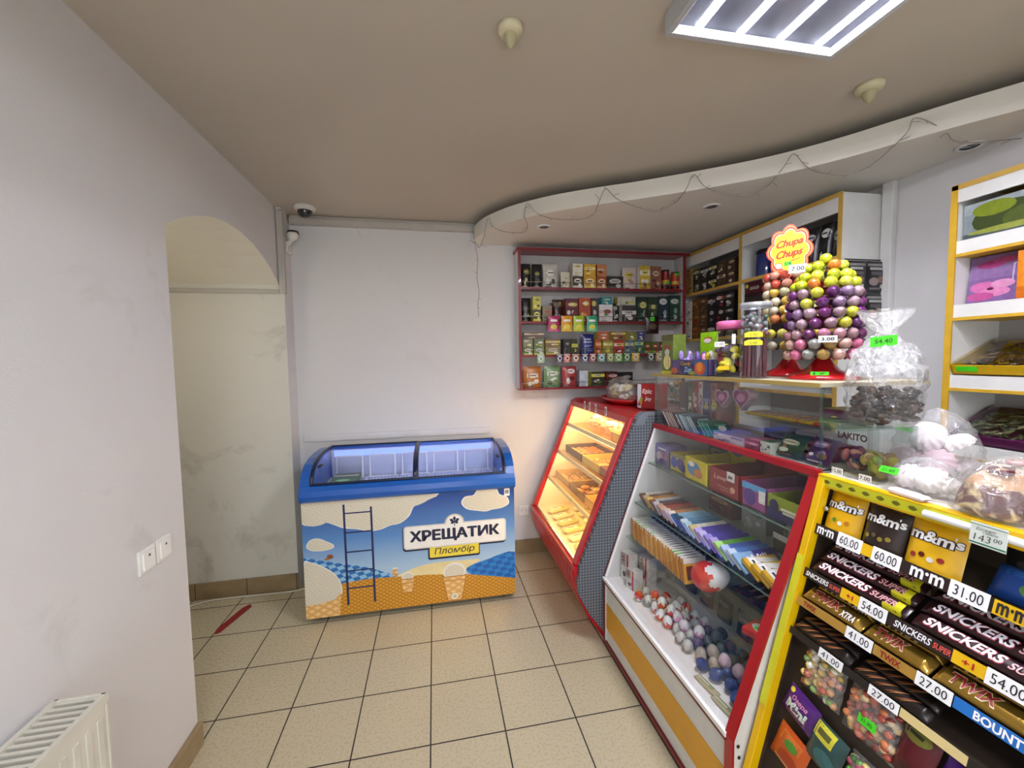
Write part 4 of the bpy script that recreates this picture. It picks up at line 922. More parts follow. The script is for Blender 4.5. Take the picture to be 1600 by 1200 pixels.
for s_, items in rows.items():
    order = sorted(range(len(items)), key=lambda i: (items[i][1]+items[i][2], items[i][0]))
    prevh = {}
    for rank, i in enumerate(order):
        k, a, b, hz, col, acc, desc = items[i]
        w = (b-a)*.001114-.004; h = hz*.00098; x = (cxw(a)+cxw(b))/2; z0 = SH[s_]; y = 3.052
        if k in 'bc':
            below = [t for t in items if t[0] == 'B' and t[1] < (a+b)/2 < t[2]+12]
            z0 += below[0][3]*.00098 + .0008 if below else 0
            if k == 'c': z0 += 62*.00098+.0008
        lab = f'{desc}, {NTH[rank]} from left on {SHN[s_]} shelf of red cabinet'
        if k == 'P': m = gpouch(w, h, min(.05, w*.55), col, rnd_art(rng, acc)); nm, ct_ = 'coffee_pouch', 'pouch'
        elif k == 'C':
            m = gcan(w/2, h, col, acc[0], [('b', .3, .5, '#d9a03a'), ('b', .12, .2, '#1c1512')]); tagm(m, '95', frame((0, -w/2-.001, h*(.86 if rank % 2 else .35)), (1, 0, 0), (0, 0, 1))); nm, ct_ = 'tea_tin', 'tin'
        elif k == 'N':
            m = gpouch(w, h, .045, col, [('t', '100%', 0, .74, .5, .09, '#dfe3f2'), ('t', 'АРАБІКА', 0, .6, .7, .08, '#dfe3f2'), ('r', -.3, .42, .3, .45, '#aab2d8'), ('r', -.3, .36, .1, .385, '#aab2d8'), ('r', -.35, .26, .35, .275, '#8d96c4'), ('r', -.1, .16, .34, .185, '#aab2d8')]); y = 3.02; nm, ct_ = 'coffee_pouch', 'pouch'
        else:
            art = rnd_art(rng, acc) if k != 'B' or h > .1 else [('e', 0, .62, .36, .2, acc[1]), ('r', -.22, .56, .22, .68, acc[2]), ('r', -.5, .02, .5, .22, acc[0]), ('e', .2, .25, .16, .16, acc[1])]
            m = gbox(w, h, .085 if w < .12 else .06, col, art, side=acc[0]); nm, ct_ = 'tea_box', 'box'
        place(nm, m, lab, ct_, (x, y, z0+.0006))
# sachets hanging from the shelf edges
for i, (a, b, c1, c2, nm) in enumerate(((282, 358, '#a8245a', '#d86a9a', 'magenta'), (374, 452, '#d8901c', '#f0c84a', 'orange'), (460, 535, '#9ab81c', '#d8dc4a', 'lime green'), (556, 632, '#2f9a6a', '#8ad0a0', 'teal green'))):
    w = (b-a)*.001114; m = gpouch(w, .118, .014, c1, [('r', -.5, .02, .5, .3, c2), ('e', 0, .3, .3, .16, '#e8dc5a'), ('r', -.3, .62, .3, .76, '#f2efe6'), ('r', -.2, .5, .2, .54, c2)], False)
    place('hanging_sachet', m, f'{nm} drink sachet hanging below the second shelf of the red cabinet', 'sachet', (cxw((a+b)/2), 2.966, 1.765), (0, 0, 0), 'hanging drink sachets')
SAC = [(205, 255, '#8ab89a', 'pale green'), (340, 385, '#2a2e5a', 'navy'), (390, 440, '#b8482a', 'orange-red'), (450, 505, '#8e5a4a', 'brown'), (520, 570, '#232a6a', 'dark blue'), (580, 626, '#9a3a2a', 'red-brown'), (636, 696, '#4a8a80', 'teal'), (706, 756, '#8a9a3a', 'olive'), (762, 822, '#6aa84a', 'light green'), (830, 882, '#2f7a34', 'mid green'), (892, 952, '#c9a42c', 'yellow and red'), (1010, 1068, '#3a4a40', 'dark grey-green'), (1078, 1140, '#b89a6a', 'tan')]
for a, b, c, nm in SAC:
    w = (b-a)*.001114
    m = gpouch(w, .066, .008, c, [('e', 0, .5, .34, .3, '#e9e6dc'), ('e', 0, .5, .2, .16, c), ('r', -.4, .84, .4, .93, '#e4e2da'), ('r', -.35, .08, .35, .16, '#d8d4c8')], False)
    place('coffee_sachet', m, f'small {nm} coffee sachet hanging below the third shelf of the red cabinet', 'sachet', (cxw((a+b)/2), 2.972, 1.530), (0, 0, 0), 'hanging coffee sachets')
m = gpouch(.11, .14, .03, '#2c1216', [('r', -.5, .3, .5, .55, '#4a1a22'), ('e', 0, .4, .3, .16, '#5a4a3a')], False); tagm(m, '38', frame((-.01, -.017, .115), (1, 0, 0), (0, 0, 1)), w=.036, h=.03)
place('hanging_bag', m, 'dark maroon bag with green tag hanging at the cabinet second shelf', 'bag', (1.70, 2.966, 1.745))

# ================================================================== oak-edged shelf unit on the right wall
SU = thing('shelf_unit', 'white shelf unit with oak edges running from the red cabinet along the right wall', 'shelf unit', (2.19, 2.42, 0))
uy0, uy1, ux = 1.752, 3.12, 2.05
part('end_panel', MB().box((ux, uy0, 0), (2.318, uy0+.018, 2.38), LAM), SU); part('end_panel', MB().box((ux+.02, uy1-.018, 0), (2.318, uy1, 2.38), LAM), SU)
part('divider', MB().box((ux+.004, 2.436, 0), (2.30, 2.452, 2.36), LAM), SU)
part('back_panel', MB().box((2.30, uy0+.018, 0), (2.318, uy1-.018, 2.38), mat('#a5a3a2', .5)), SU)
part('top_board', MB().box((ux, uy0+.018, 2.362), (2.318, uy1, 2.38), LAM), SU)
part('fascia', MB().box((ux-.002, uy0+.016, 2.285), (ux+.010, uy1, 2.362), LAM), SU)
OE = lambda a, b: MB().box(a, b, OAK)
part('edge_strip', OE((ux-.006, uy0-.002, 2.362), (ux, uy1, 2.384)), SU); part('edge_strip', OE((ux-.006, uy0-.002, 0), (ux, uy0+.018, 2.362)), SU); part('edge_strip', OE((ux-.006, 2.434, 0), (ux, 2.456, 2.362)), SU)
for z in (2.066, 1.70, 1.35, .9, .45):
    s = part('shelf', MB().box((ux, uy0+.018, z-.018), (2.30, uy1-.018, z), LAM), SU); part('edge_strip', OE((ux-.005, uy0+.018, z-.019), (ux, uy1-.018, z+.001)), s)
rng = random.Random(5)
def sidepack(y, w, h, z, col, acc, desc, where, d=.10, kind='B', name='coffee_pack', x=2.115, k=0):
    m = gbox(w, h, d, col, rnd_art(rng, acc), side=acc[0]) if kind == 'B' else gpouch(w, h, .05, col, rnd_art(rng, acc))
    place(name, m, f'{desc}, {where}', 'pack', (x, y, z+.0006), (0, 0, RX))
where = 'top left bay of oak unit'
cl = [('#a8854a', ['#c9a86a', '#8a6a34', '#5a4a2a'], 'tan'), ('#3a3a2c', ['#8a9a4a', '#c9c6b4', '#1c1c16'], 'dark olive'), ('#2a2626', ['#e4e2dc', '#b8b4ac', '#8d8a84'], 'black and white'), ('#22201f', ['#d8d6d0', '#c9c24a', '#8d8a84'], 'black'), ('#4a3a2a', ['#e4e0d4', '#8a6a4a', '#2a221a'], 'dark brown'), ('#3c2c24', ['#d9d4c4', '#c9b88a', '#8e3a2a'], 'cocoa brown')]
for c in range(6):
    col, acc, nm = cl[c]; y = 3.03-c*.094
    for r_ in range(3 if c == 0 else 2):
        h = .068 if c == 0 else .09
        sidepack(y, .086, h, 2.066+r_*(h+.001), col, acc, f'{nm} coffee pack {["at the bottom", "in the middle" if c == 0 else "on top", "on top"][r_]}, column {["one","two","three","four","five","six"][c]}', where)
where = 'second shelf of oak-edged unit, left bay'
for c, (nm, col, acc) in enumerate((('white', '#d9d6ca', ['#b8a88a', '#efece4', '#6a5a3a']), ('gold-brown', '#6a4a24', ['#8e2a1c', '#a8843a', '#3a2614']), ('brown', '#4c3520', ['#6a4a24', '#8a6a3a', '#c9b88a']), ('black', '#1a1718', ['#8d8a88', '#c9c6c2', '#4a4644']), ('black and red', '#221416', ['#a83a2a', '#d8d2c8', '#4a1a18']), ('near black', '#151314', ['#5a5654', '#a8a49e', '#d8d4c0']))):
    y = 3.03-c*.094
    for r_ in range(3):
        h = .10 if c == 0 else .105
        sidepack(y, .086, h, 1.70+r_*(h+.001), col, acc, f'{nm} coffee pack {["at the bottom", "in the middle", "on top"][r_]}', where, x=2.11)
# right bay
t = thing('blue_canister', 'dark blue glossy canister on the top shelf beside the oak divider', 'canister', (2.14, 2.33, 2.0666))
part('body', MB().lathe([(.001, 0), (.062, 0), (.064, .01), (.064, .135), (.055, .148)], mat('#1c2a66', .12, coat=.8), n=28), t, local=True)
part('lid', MB().lathe([(.058, .146), (.06, .17), (.05, .178), (.001, .18)], mat('#10131f', .2), n=28), t, local=True)
for i, (y, w, h, col, nm, acc) in enumerate((((2.22), .05, .15, '#8a4a34', 'narrow reddish brown', ['#c9b89a', '#5a2a1a', '#e4dccc']), (2.15, .08, .17, '#3c3a3a', 'dark grey', ['#c9c6c2', '#6a6866', '#1a1a1a']), (2.06, .085, .19, '#171718', 'tall black', ['#2c2c2e', '#8d8d90', '#3c3c40']), (1.97, .08, .20, '#1f1f22', 'charcoal', ['#4a4a4e', '#d8d8da', '#2c2c30']), (1.885, .07, .20, '#141416', 'deep black', ['#3a3a3e', '#e4e4e4', '#2a2a2c']), (1.81, .065, .195, '#232326', 'slate black', ['#5a5a5e', '#9a9a9e', '#2a2a2c']))):
    m = gpouch(w, h, .05, col, rnd_art(rng, acc), True)
    place('coffee_pouch', m, f'{nm} coffee pouch standing on the top shelf, right bay of oak unit', 'pouch', (2.11, y, 2.0666), (0, 0, RX))
m = gbox(.15, .09, .2, '#4a1220', [('r', -.5, .0, .5, .2, '#2a0a12'), ('t', 'GOLD', .05, .55, .5, .2, '#d9cfc0'), ('e', -.38, .75, .09, .14, '#d8d23a')], side='#3a0e18')
place('coffee_box', m, 'dark red box with pale lettering lying under the blue canister', 'box', (2.165, 2.345, 1.953), (0, 0, RX))
place('coffee_box', gbox(.15, .25, .2, '#2a2022', rnd_art(rng, ['#4a3a3c', '#8d7a6a', '#c9b8a0']), side='#2a2022'), 'tall black box below the dark red lettered box in the right bay', 'box', (2.165, 2.345, 1.7006), (0, 0, RX))
for i, y in enumerate((2.17, 2.04, 1.9)): place('coffee_box', gbox(.11, .22, .16, ['#2c2426', '#3a2c22', '#221f24'][i], rnd_art(rng, ['#5a4a44', '#a8947a', '#c9c0b0'])), f'{["black", "dark brown", "ink black"][i]} coffee box half hidden behind the lollipop racks', 'box', (2.14, y, 1.7006), (0, 0, RX))
# sachet strips hanging on the end panel
for r_ in range(2):
    for c in range(2):
        x = 2.125+c*.122; z = 2.045-.17-r_*.165
        col, nm = [('#19191c', 'black'), ('#4a1a1e', 'dark red')][r_] if not (c and r_) else ('#1a1a1c', 'black')
        m = gpouch(.118, .16, .016, col, [('r', -.45, .84, .45, .92, '#8d8a8a'), ('r', -.35, .72, .3, .8, '#b8b4b0'), ('e', -.15, .35, .24, .13, ['#9a8a88', '#b8847a'][r_]), ('e', .2, .42, .17, .11, '#8a6a5a'), ('r', -.3, .55, .35, .66, '#5a5658'), ('r', -.35, .1, .2, .16, '#77726f'), ('e', .28, .2, .1, .07, '#c9c2bc')], False)
        place('hanging_sachet', m, f'{nm} hanging sachet by the white pillar, {["upper", "lower"][r_]} row, {["left", "right"][c]} one', 'sachet', (x, 1.735, z), (0, 0, 0), 'sachets hanging on the shelf end panel')
t = solo('hang_rod', MB().tube([(2.06, 1.742, 2.043), (2.312, 1.742, 2.043)], .003, BLACK, 6), 'thin black rod carrying the hanging sachets', 'rod', (2.2, 1.742, 2.043))
# second unit at the far right
RU = thing('confectionery_shelf', 'white shelf unit with yellow oak edges at the far right holding chocolate boxes', 'shelf unit', (2.19, .9, 0))
vy0, vy1 = .45, 1.302
part('end_panel', MB().box((ux, vy1-.018, 0), (2.318, vy1, 2.20), LAM), RU); part('end_panel', MB().box((ux, vy0, 0), (2.318, vy0+.018, 2.20), LAM), RU)
part('back_panel', MB().box((2.30, vy0, 0), (2.318, vy1, 2.20), mat('#a8a6a5', .5)), RU)
part('top_board', MB().box((ux, vy0, 2.20), (2.318, vy1, 2.218), OAK), RU)
YOAK = mat('#cfa32c', .45, noise=.12, ns=30)
part('edge_strip', MB().box((ux-.006, vy1-.02, 0), (ux, vy1+.002, 2.218), YOAK), RU); part('edge_strip', MB().box((ux-.006, vy0, 2.2), (ux, vy1, 2.22), OAK), RU)
part('fascia', MB().box((ux-.004, vy0, 2.15), (ux+.008, vy1-.02, 2.20), LAM), RU)
for z in (2.0, 1.75, 1.47, 1.20, .8):
    s = part('shelf', MB().box((ux, vy0+.018, z-.05), (2.30, vy1-.018, z), LAM), RU)
    part('edge_strip', MB().box((ux-.004, vy0+.018, z-.062), (2.30, vy1-.018, z-.05), YOAK), s)
m = gbox(.62, .135, .05, '#7f8a90', [('r', -.5, .7, .5, 1, '#98a2a6'), ('e', -.30, .45, .16, .42, '#39451c'), ('e', -.36, .75, .1, .2, '#77861f'), ('e', -.2, .35, .12, .3, '#4d5a22'), ('e', -.08, .45, .08, .2, '#8d9444'), ('e', .08, .4, .1, .2, '#98986a'), ('r', -.5, 0, .5, .16, '#4a5658'), ('e', -.28, .16, .2, .08, '#8d9440'), ('r', .1, .08, .5, .2, '#3a4446')])
place('chocolate_box', m, 'wide chocolate box with a tree landscape picture on the top right shelf', 'chocolate box', (2.10, .968, 2.0006), (0, 0, RX))
m = gbox(.34, .178, .045, '#8a6a9c', [('r', -.5, 0, .5, .5, '#7d5c92'), ('e', -.36, .32, .12, .12, '#c86aa0'), ('e', -.26, .2, .13, .1, '#d884b4'), ('e', -.38, .12, .12, .09, '#b8508c'), ('e', -.2, .36, .1, .09, '#d892bc'), ('e', -.32, .8, .12, .08, '#a83a7a'), ('e', -.2, .86, .1, .07, '#c0508c'), ('e', -.3, .27, .03, .03, '#5a1a44'), ('r', -.12, .74, .5, .76, '#c9b8d4'), ('r', -.13, .4, -.115, .76, '#c9b8d4'), ('t', 'оо', .18, .6, .36, .12, '#d9cbe2', -.01, .3), ('r', -.1, .9, .16, .97, '#c9c24a'), ('p', [(.12, .3), (.3, .3), (.34, .44), (.2, .5)], '#4a2450')])
place('chocolate_box', m, 'lilac chocolate box with pink orchid flowers on the second right shelf', 'chocolate box', (2.13, 1.108, 1.754), (-.10, 0, RX))
place('chocolate_box', gbox(.10, .17, .03, '#e0861c', [('r', -.5, 0, .5, .25, '#c96a10'), ('e', 0, .6, .3, .2, '#f0b04a')]), 'orange box in front of the lilac orchid box', 'box', (2.075, 1.06, 1.7506), (0, 0, RX))
place('chocolate_box', gbox(.3, .17, .045, '#5a3a6a', rnd_art(rng, ['#7a5a8a', '#c9b8d4', '#3a1a4a'])), 'dark violet chocolate box right of the orange box', 'chocolate box', (2.12, .74, 1.7506), (0, 0, RX))
def candy_tray(name, label, y0, y1, z, col, rim, cand, seed, n):
    t = thing(name, label, 'candy tray', (2.06, (y0+y1)/2, z))
    m = MB(); r = random.Random(seed); tilt = .42
    L = .24; fx, fz = math.cos(tilt), math.sin(tilt)
    M = frame((0, (y1-y0)/2, .004), (0, -1, 0), (fx, 0, fz))
    W_ = y1-y0
    m.box((0, 0, 0), (W_, L, .004), mat(col, .4), M); m.box((0, 0, 0), (W_, .006, .038), mat(col, .4), M); m.box((0, L-.006, 0), (W_, L, .038), mat(col, .4), M)
    m.box((0, 0, 0), (.006, L, .042), mat(rim, .4), M); m.box((W_-.006, 0, 0), (W_, L, .042), mat(rim, .4), M)
    part('tray', m, t, local=True)
    c = MB()
    for i in range(n):
        px, py = r.uniform(.02, W_-.02), r.uniform(.015, L-.015); a = r.uniform(0, PI); q = M @ Matrix.Translation((px, py, .026+r.uniform(-.004, .012))) @ Matrix.Rotation(a, 4, 'Z')
        c.ball((0, 0, 0), (.022, .007, .006), mat(cand[i % len(cand)], .35), 6, 4, q)
    part('sweets', c, t, local=True, kind='stuff')
    part('film_cover', MB().box((.006, .006, .045), (W_-.006, L-.006, .046), ACRYL, M), t, local=True)
    return t, M, W_
t, M, W_ = candy_tray('candy_tray', 'yellow tray of dark brown chocolate sweets on the third right shelf', .62, 1.281, 1.471, '#c9a012', '#b8940e', ['#3a2418', '#4a3020', '#2c1a12', '#6a4a34'], 3, 260)
g = MB()
for x in (.05, .26, .46): g.box((x-.03, -.0025, .012), (x+.03, 0, .034), GREENTAG, M); 
for x in (.05, .26, .46): part('price_tag', MB().box((x-.032, -.003, .014), (x+.032, -.0005, .034), GREENTAG, M), t, local=True)
t, M, W_ = candy_tray('candy_tray', 'purple tray of grey-green sunflower seed sweets on the fourth right shelf', .6, 1.27, 1.201, '#5a1a4a', '#6a1f52', ['#4a4a34', '#6a6a4c', '#36362a', '#84805a'], 4, 320)
# ================================================================== sweets inside the white showcase
rng = random.Random(21)
def slab(dx, t, h, col, edge, art=()):
    """thin bar standing on edge: face looks along -y, front edge along -x"""
    m = MB(); m.box((0, -t/2, 0), (dx, t/2, h), pm(col)); m.box((-.001, -t/2, 0), (.0, t/2, h), mat(edge, .35)); m.box((0, -t/2, h), (dx, t/2, h+.0008), mat(edge, .35))
    draw(m, frame((dx/2, -t/2, 0), (1, 0, 0), (0, 0, 1)), dx, h, art); return m
FZ = 1.2006
m = gbox(.066, .225, .03, '#4a484c', [('t', 'memory', .05, .36, .7, .07, '#c9c6c9'), ('t', 'card', .0, .27, .4, .06, '#c9c6c9'), ('r', .3, .08, .44, .16, '#e4e4e4')])
place('gift_pack', m, 'tall dark grey pack with pale lettering at the left of the upper cabinet', 'pack', (1.315, 1.952, FZ), (0, 0, RX))
for i, (y, w, col, acc, nm) in enumerate(((1.895, .042, '#5a6a4a', ['#c9cfae', '#3a4a2a', '#e4e4d4'], 'green'), (1.851, .042, '#9a3a3a', ['#d8b8b0', '#5a1a1a', '#e9dcd4'], 'red'), (1.813, .03, '#d8d6d2', ['#c9b8b8', '#a84a4a', '#8d8d90'], 'white'), (1.768, .056, '#34406a', ['#8a94c0', '#1c2444', '#c9c66a'], 'blue'), (1.715, .046, '#9c6a5c', ['#c9a090', '#6a3a30', '#e4d4c8'], 'pinkish brown'))):
    m = gbox(w, .235, .09, col, rnd_art(rng, acc)+[('e', 0, y_, .3, .05, acc[k % 3]) for k, y_ in enumerate((.2, .34, .48, .62, .9))], side=col)
    place('slim_box', m, f'slim upright {nm} box at the back of the upper cabinet', 'box', (1.35, y, FZ), (0, 0, RX))
def fan(name, cat, base, n, ya_, yb_, x, z, dx, t, h, cols, lean, group, where, art=None):
    for i in range(n):
        c, e, nm = cols[i % len(cols)] if len(cols) < n else cols[i]
        y = lerp(ya_, yb_, i/(n-1))
        m = slab(dx, t, h, c, e, art or [('r', -.4, .2, .2, .5, e), ('e', .1, .6, .2, .2, '#e4dccc'), ('r', -.2, .75, .35, .85, e)])
        place(name, m, f'{nm} {base}, {NTH[i]} from left {where}', cat, (x+rng.uniform(-.003, .003), y, z), (-lean+rng.uniform(-.015, .015), 0, rng.uniform(-.01, .01)), group)
fan('chocolate_bar', 'chocolate bar', 'chocolate bar', 6, 1.905, 1.825, 1.19, FZ+.0042, .10, .007, .095, [('#5a2428', '#d8cfc8', 'red and white'), ('#8e2a30', '#e4dcd4', 'dark red'), ('#3a2024', '#c9a8a0', 'maroon')], .75, 'leaning bars at the left of the upper cabinet', 'in the red row of upper cabinet')
fan('chocolate_bar', 'chocolate bar', 'chocolate bar', 8, 1.775, 1.66, 1.19, FZ+.0042, .10, .007, .095, [('#24505c', '#a8c4d0', 'teal'), ('#1c2c34', '#8ab0c4', 'dark blue'), ('#3a6a78', '#d8e4e8', 'pale teal')], .75, 'leaning bars in the middle of the upper cabinet', 'in the teal row of upper cabinet')
fan('chocolate_bar', 'chocolate bar', 'chocolate bar', 5, 1.62, 1.555, 1.19, FZ+.0042, .10, .007, .08, [('#1f5a44', '#5aa88a', 'green'), ('#16443a', '#3a8a74', 'dark green')], .75, 'green leaning bars in the upper cabinet', 'in the green row of upper cabinet')
def heart(n=28, s=1.0):
    o = []
    for i in range(n):
        t = 2*PI*i/n; o.append((s*16*math.sin(t)**3/34, s*(13*math.cos(t)-5*math.cos(2*t)-2*math.cos(3*t)-math.cos(4*t))/34))
    return o
for i, (y, s_, nm) in enumerate(((1.655, .10, 'smaller'), (1.535, .115, 'larger'))):
    t = thing('heart_box', f'{nm} heart-shaped purple sweet box on the upper glass shelf', 'heart box', (1.30, y, 1.3226+s_*.5), RX)
    H = heart(28, s_)
    part('tray', MB().prism([(p[0], p[1]) for p in H], 'y', 0, .035, mat('#b8a0ac', .35)), t, local=True)
    part('picture', MB().poly([(p[0]*.8, p[1]*.8) for p in H], mat('#7d2a62', .35), frame((0, 0, 0), (1, 0, 0), (0, 0, 1)), .001).ell(0, 0, s_*.22, s_*.16, mat('#c98ab4', .4), frame((0, 0, 0), (1, 0, 0), (0, 0, 1)), .0016), t, local=True)
m = gbox(.03, .022, .002, '#d2cf52', [('r', -.3, .35, .3, .6, '#3a3a1a')]); place('price_card', m, 'small yellow price card leaning on the smaller heart box', 'price card', (1.262, 1.66, 1.3226), (-.2, 0, RX))
m = MB(); m.lathe([(.001, 0), (.07, 0), (.073, .012), (.068, .03), (.05, .036), (.001, .036)], mat('#a88a92', .3), Matrix.Diagonal((.6, 1, 1, 1)), 24); m.lathe([(.0725, .012), (.0715, .02)], mat('#8e2a4a', .35), Matrix.Diagonal((.605, 1.005, 1, 1)), 24)
place('oval_tin', m, 'oval pinkish tin on the floor of the upper cabinet', 'tin', (1.345, 1.60, FZ))
for i in range(12):
    c, nm = [('#d8b82a', 'yellow'), ('#b8342a', 'red'), ('#d9d2c0', 'white'), ('#c96a2a', 'orange')][i % 4]
    m = gbar(.12, .026, .013, c, [('r', -.3, -.3, .3, .3, '#e4dccc'), ('r', -.2, -.15, .2, .15, '#8e1f1f')], ends='#c9b02c')
    place('snack_bar', m, f'small {nm} wrapped bar, {NTH[i]} from left in the row on the upper shelf', 'bar', (1.30, 1.445-i*.0235, 1.3228+(.0)), (.0, -.0, .22), 'row of small bars on the upper shelf')
for i in range(4):
    c, nm = [('#c9341c', 'red'), ('#e08a1c', 'orange'), ('#d8c42a', 'yellow'), ('#b82a20', 'deep red')][i]
    m = gbar(.16, .02, .012, c, [('r', -.4, -.3, .1, .3, '#e8d84a')]); place('snack_bar', m, f'long {nm} stick bar lying right of the row of small bars', 'bar', (1.315, 1.222-i*.0225, 1.3228), (0, 0, .32))
place('sweet_box', gbox(.075, .03, .13, '#4a7a3a', rnd_art(rng, ['#c9c24a', '#8ab06a', '#2a4a1a']), side='#5a8a4a'), 'flat green sweet box near the right end of the upper shelf', 'box', (1.33, 1.10, 1.3226), (0, 0, RX))
place('sweet_box', gbox(.085, .03, .12, '#5a2a4a', rnd_art(rng, ['#d9c85a', '#8a4a74', '#2a1024']), side='#c9b84a'), 'purple and yellow sweet box stacked on the flat green box', 'box', (1.33, 1.10, 1.3533), (0, 0, RX+.1))
for i, (y, w, h, d, x, col, acc, nm, z) in enumerate(((1.47, .17, .035, .10, 1.235, '#c9c4cc', ['#8a7aa8', '#e4e0e8', '#5a4a7a'], 'flat white and lilac box', 0), (1.34, .07, .04, .09, 1.23, '#8e2a4e', ['#c96a8a', '#e4c8d0', '#4a1024'], 'magenta box', 0), (1.275, .045, .045, .08, 1.225, '#c9d4c4', ['#3a6a44', '#e4e8e0', '#8aa88a'], 'white and green box', 0), (1.40, .12, .06, .10, 1.40, '#2c2438', ['#4a3a5c', '#8a7aa0', '#1a1424'], 'dark violet pack', 0), (1.27, .12, .07, .10, 1.42, '#b4b0b4', ['#d8d4d8', '#7a767a', '#4a464a'], 'silver grey pack', 0), (1.17, .10, .05, .12, 1.34, '#a81c24', ['#c93a40', '#e4c8c0', '#5a0e14'], 'red box', 0), (1.088, .06, .04, .1, 1.38, '#c9a82c', ['#e4cc5a', '#8a6a14', '#efe4b4'], 'yellow box', 0))):
    place('sweet_box', gbox(w, h, d, col, rnd_art(rng, acc), side=acc[0]), f'{nm} on the floor of the upper cabinet', 'box', (x, y, FZ+z), (0, 0, RX))
for (y, w, h, col, acc, nm) in ((1.20, .10, .085, '#1f3a28', ['#5a8a5a', '#c9d4bc', '#8a5a3a'], 'dark green pouch with white print'), (1.092, .085, .09, '#3a1a4a', ['#7a5a2a', '#9a7ab0', '#e4dcc8'], 'purple pouch with gold print')):
    place('sweet_pouch', gpouch(w, h, .03, col, rnd_art(rng, acc), False), f'{nm} lying against the upper cabinet front glass', 'pouch', (1.208, y, FZ+.009), (-.5, 0, RX))

# ---- glass shelf with display trays
SZ = 1.0006
def display_tray(label, y0, y1, x, h, d, col, back_h, back_col, fill, front=(), back=(), seed=0, cat='display box'):
    t = thing('display_box', label, cat, (x, (y0+y1)/2, SZ), RX); w = y0-y1; r = random.Random(seed)
    m = MB(); c = pm(col); m.box((-w/2, 0, 0), (w/2, d, .003), c); m.box((-w/2, 0, 0), (w/2, .003, h), c); m.box((-w/2, 0, 0), (-w/2+.003, d, h), c); m.box((w/2-.003, 0, 0), (w/2, d, h), c)
    draw(m, frame((0, 0, 0), (1, 0, 0), (0, 0, 1)), w, h, front); part('tray', m, t, local=True)
    m = MB().box((-w/2, d-.003, 0), (w/2, d, back_h), pm(back_col)); draw(m, frame((0, d-.003, 0), (1, 0, 0), (0, 0, 1)), w, back_h, back); part('header_card', m, t, local=True)
    m = MB()
    for i in range(26):
        q = Matrix.Translation((r.uniform(-w/2+.02, w/2-.02), r.uniform(.02, d-.02), .012+r.uniform(0, h*.45))) @ Matrix.Rotation(r.uniform(0, PI), 4, 'Z')
        m.box((-.016, -.008, -.005), (.016, .008, .005), mat(fill[i % len(fill)], .4), q)
    part('sweets', m, t, local=True, kind='stuff'); return t
place('sweet_box', gbox(.12, .105, .10, '#6a6490', [('r', -.5, .6, .5, 1, '#8a84b8'), ('e', -.2, .4, .25, .25, '#c9b8c4'), ('e', .2, .5, .22, .3, '#a87a94'), ('e', .05, .2, .3, .14, '#5a4a78'), ('r', -.3, .76, .3, .86, '#e4e0ee')], side='#8d88b4'), 'lilac patterned box at the left end of the glass shelf', 'box', (1.202, 1.905, SZ), (0, 0, RX))
display_tray('yellow and blue candy tray second from left on the glass shelf', 1.835, 1.70, 1.155, .085, .22, '#c9bc3a', .14, '#3a4a3a', ['#2a3a5a', '#4a4a2a', '#8d8a3a'], [('e', -.25, .5, .2, .35, '#4a5aa0'), ('e', .15, .5, .22, .36, '#5a4a8a'), ('r', .2, .1, .46, .5, '#2c3470'), ('r', -.5, .8, .5, 1, '#8d8a5a')], rnd_art(rng, ['#5a6a4a', '#8a8a5a', '#2a2a2a']), 1)
display_tray('bright yellow candy tray in the middle of the glass shelf', 1.69, 1.53, 1.14, .10, .24, '#d8c81c', .17, '#cfc01c', ['#3a3a2a', '#6a5a2a', '#4a4a44'], [('e', -.1, .55, .3, .32, '#5a8ab8'), ('e', .1, .4, .2, .2, '#c9883a'), ('e', -.2, .75, .14, .12, '#e8e4d8'), ('r', .42, 0, .5, 1, '#e4d820')], [('e', -.2, .7, .25, .16, '#5a7a9a'), ('e', .2, .7, .14, .12, '#c9a83a')], 2)
display_tray('dark red chewing gum tray with white lettering on the glass shelf', 1.515, 1.34, 1.135, .10, .26, '#8e2a26', .18, '#7c221f', ['#3a2420', '#8d8a88', '#2a2422', '#b8b4ac'], [('t', 'Love', -.12, .68, .4, .2, '#d8b8ac', .01, .2), ('r', -.2, .3, .2, .35, '#b87a70'), ('r', -.1, .2, .3, .24, '#b87a70'), ('e', .3, .35, .08, .12, '#d8a88a')], [('t', 'Love is', -.05, .78, .6, .12, '#c98a80', .01, .2)], 3)
place('price_card', gbox(.04, .036, .002, '#d8d6d0', [('r', -.3, .3, .3, .6, '#5a5a5a')]), 'small white price card on the dark red gum tray', 'price card', (1.132, 1.385, 1.068), (-.05, 0, RX))
display_tray('pink and blue gum tray with a white price label on the glass shelf', 1.328, 1.215, 1.137, .09, .24, '#9a4a8a', .10, '#4a3a5a', ['#3a2a3a', '#4a5a3a', '#2a2a34'], [('r', -.5, .75, .5, 1, '#5aa8d8'), ('e', -.15, .45, .26, .34, '#5a3a8a'), ('r', .22, .35, .48, .85, '#e4e4e0')], [], 4)
display_tray('green and navy gum tray at the right end of the glass shelf', 1.208, 1.065, 1.137, .08, .24, '#8a9a1c', .09, '#3a4a1a', ['#2a3a1a', '#4a5a2a', '#1a1a1a'], [('r', -.5, 0, .5, .45, '#2a2a5a'), ('e', -.3, .55, .14, .3, '#20204a'), ('r', -.1, .5, .34, .6, '#d8dcc8'), ('r', -.05, .36, .38, .46, '#c9ccb8')], [], 5)
m = gpouch(.15, .085, .03, '#1f4a2c', [('e', .12, .55, .36, .3, '#e4d81c'), ('t', 'АВТОРИК', .12, .55, .58, .2, '#22301a', .02), ('p', [(-.5, .0), (-.2, .0), (-.3, .5), (-.5, .45)], '#c9d8dc')], False)
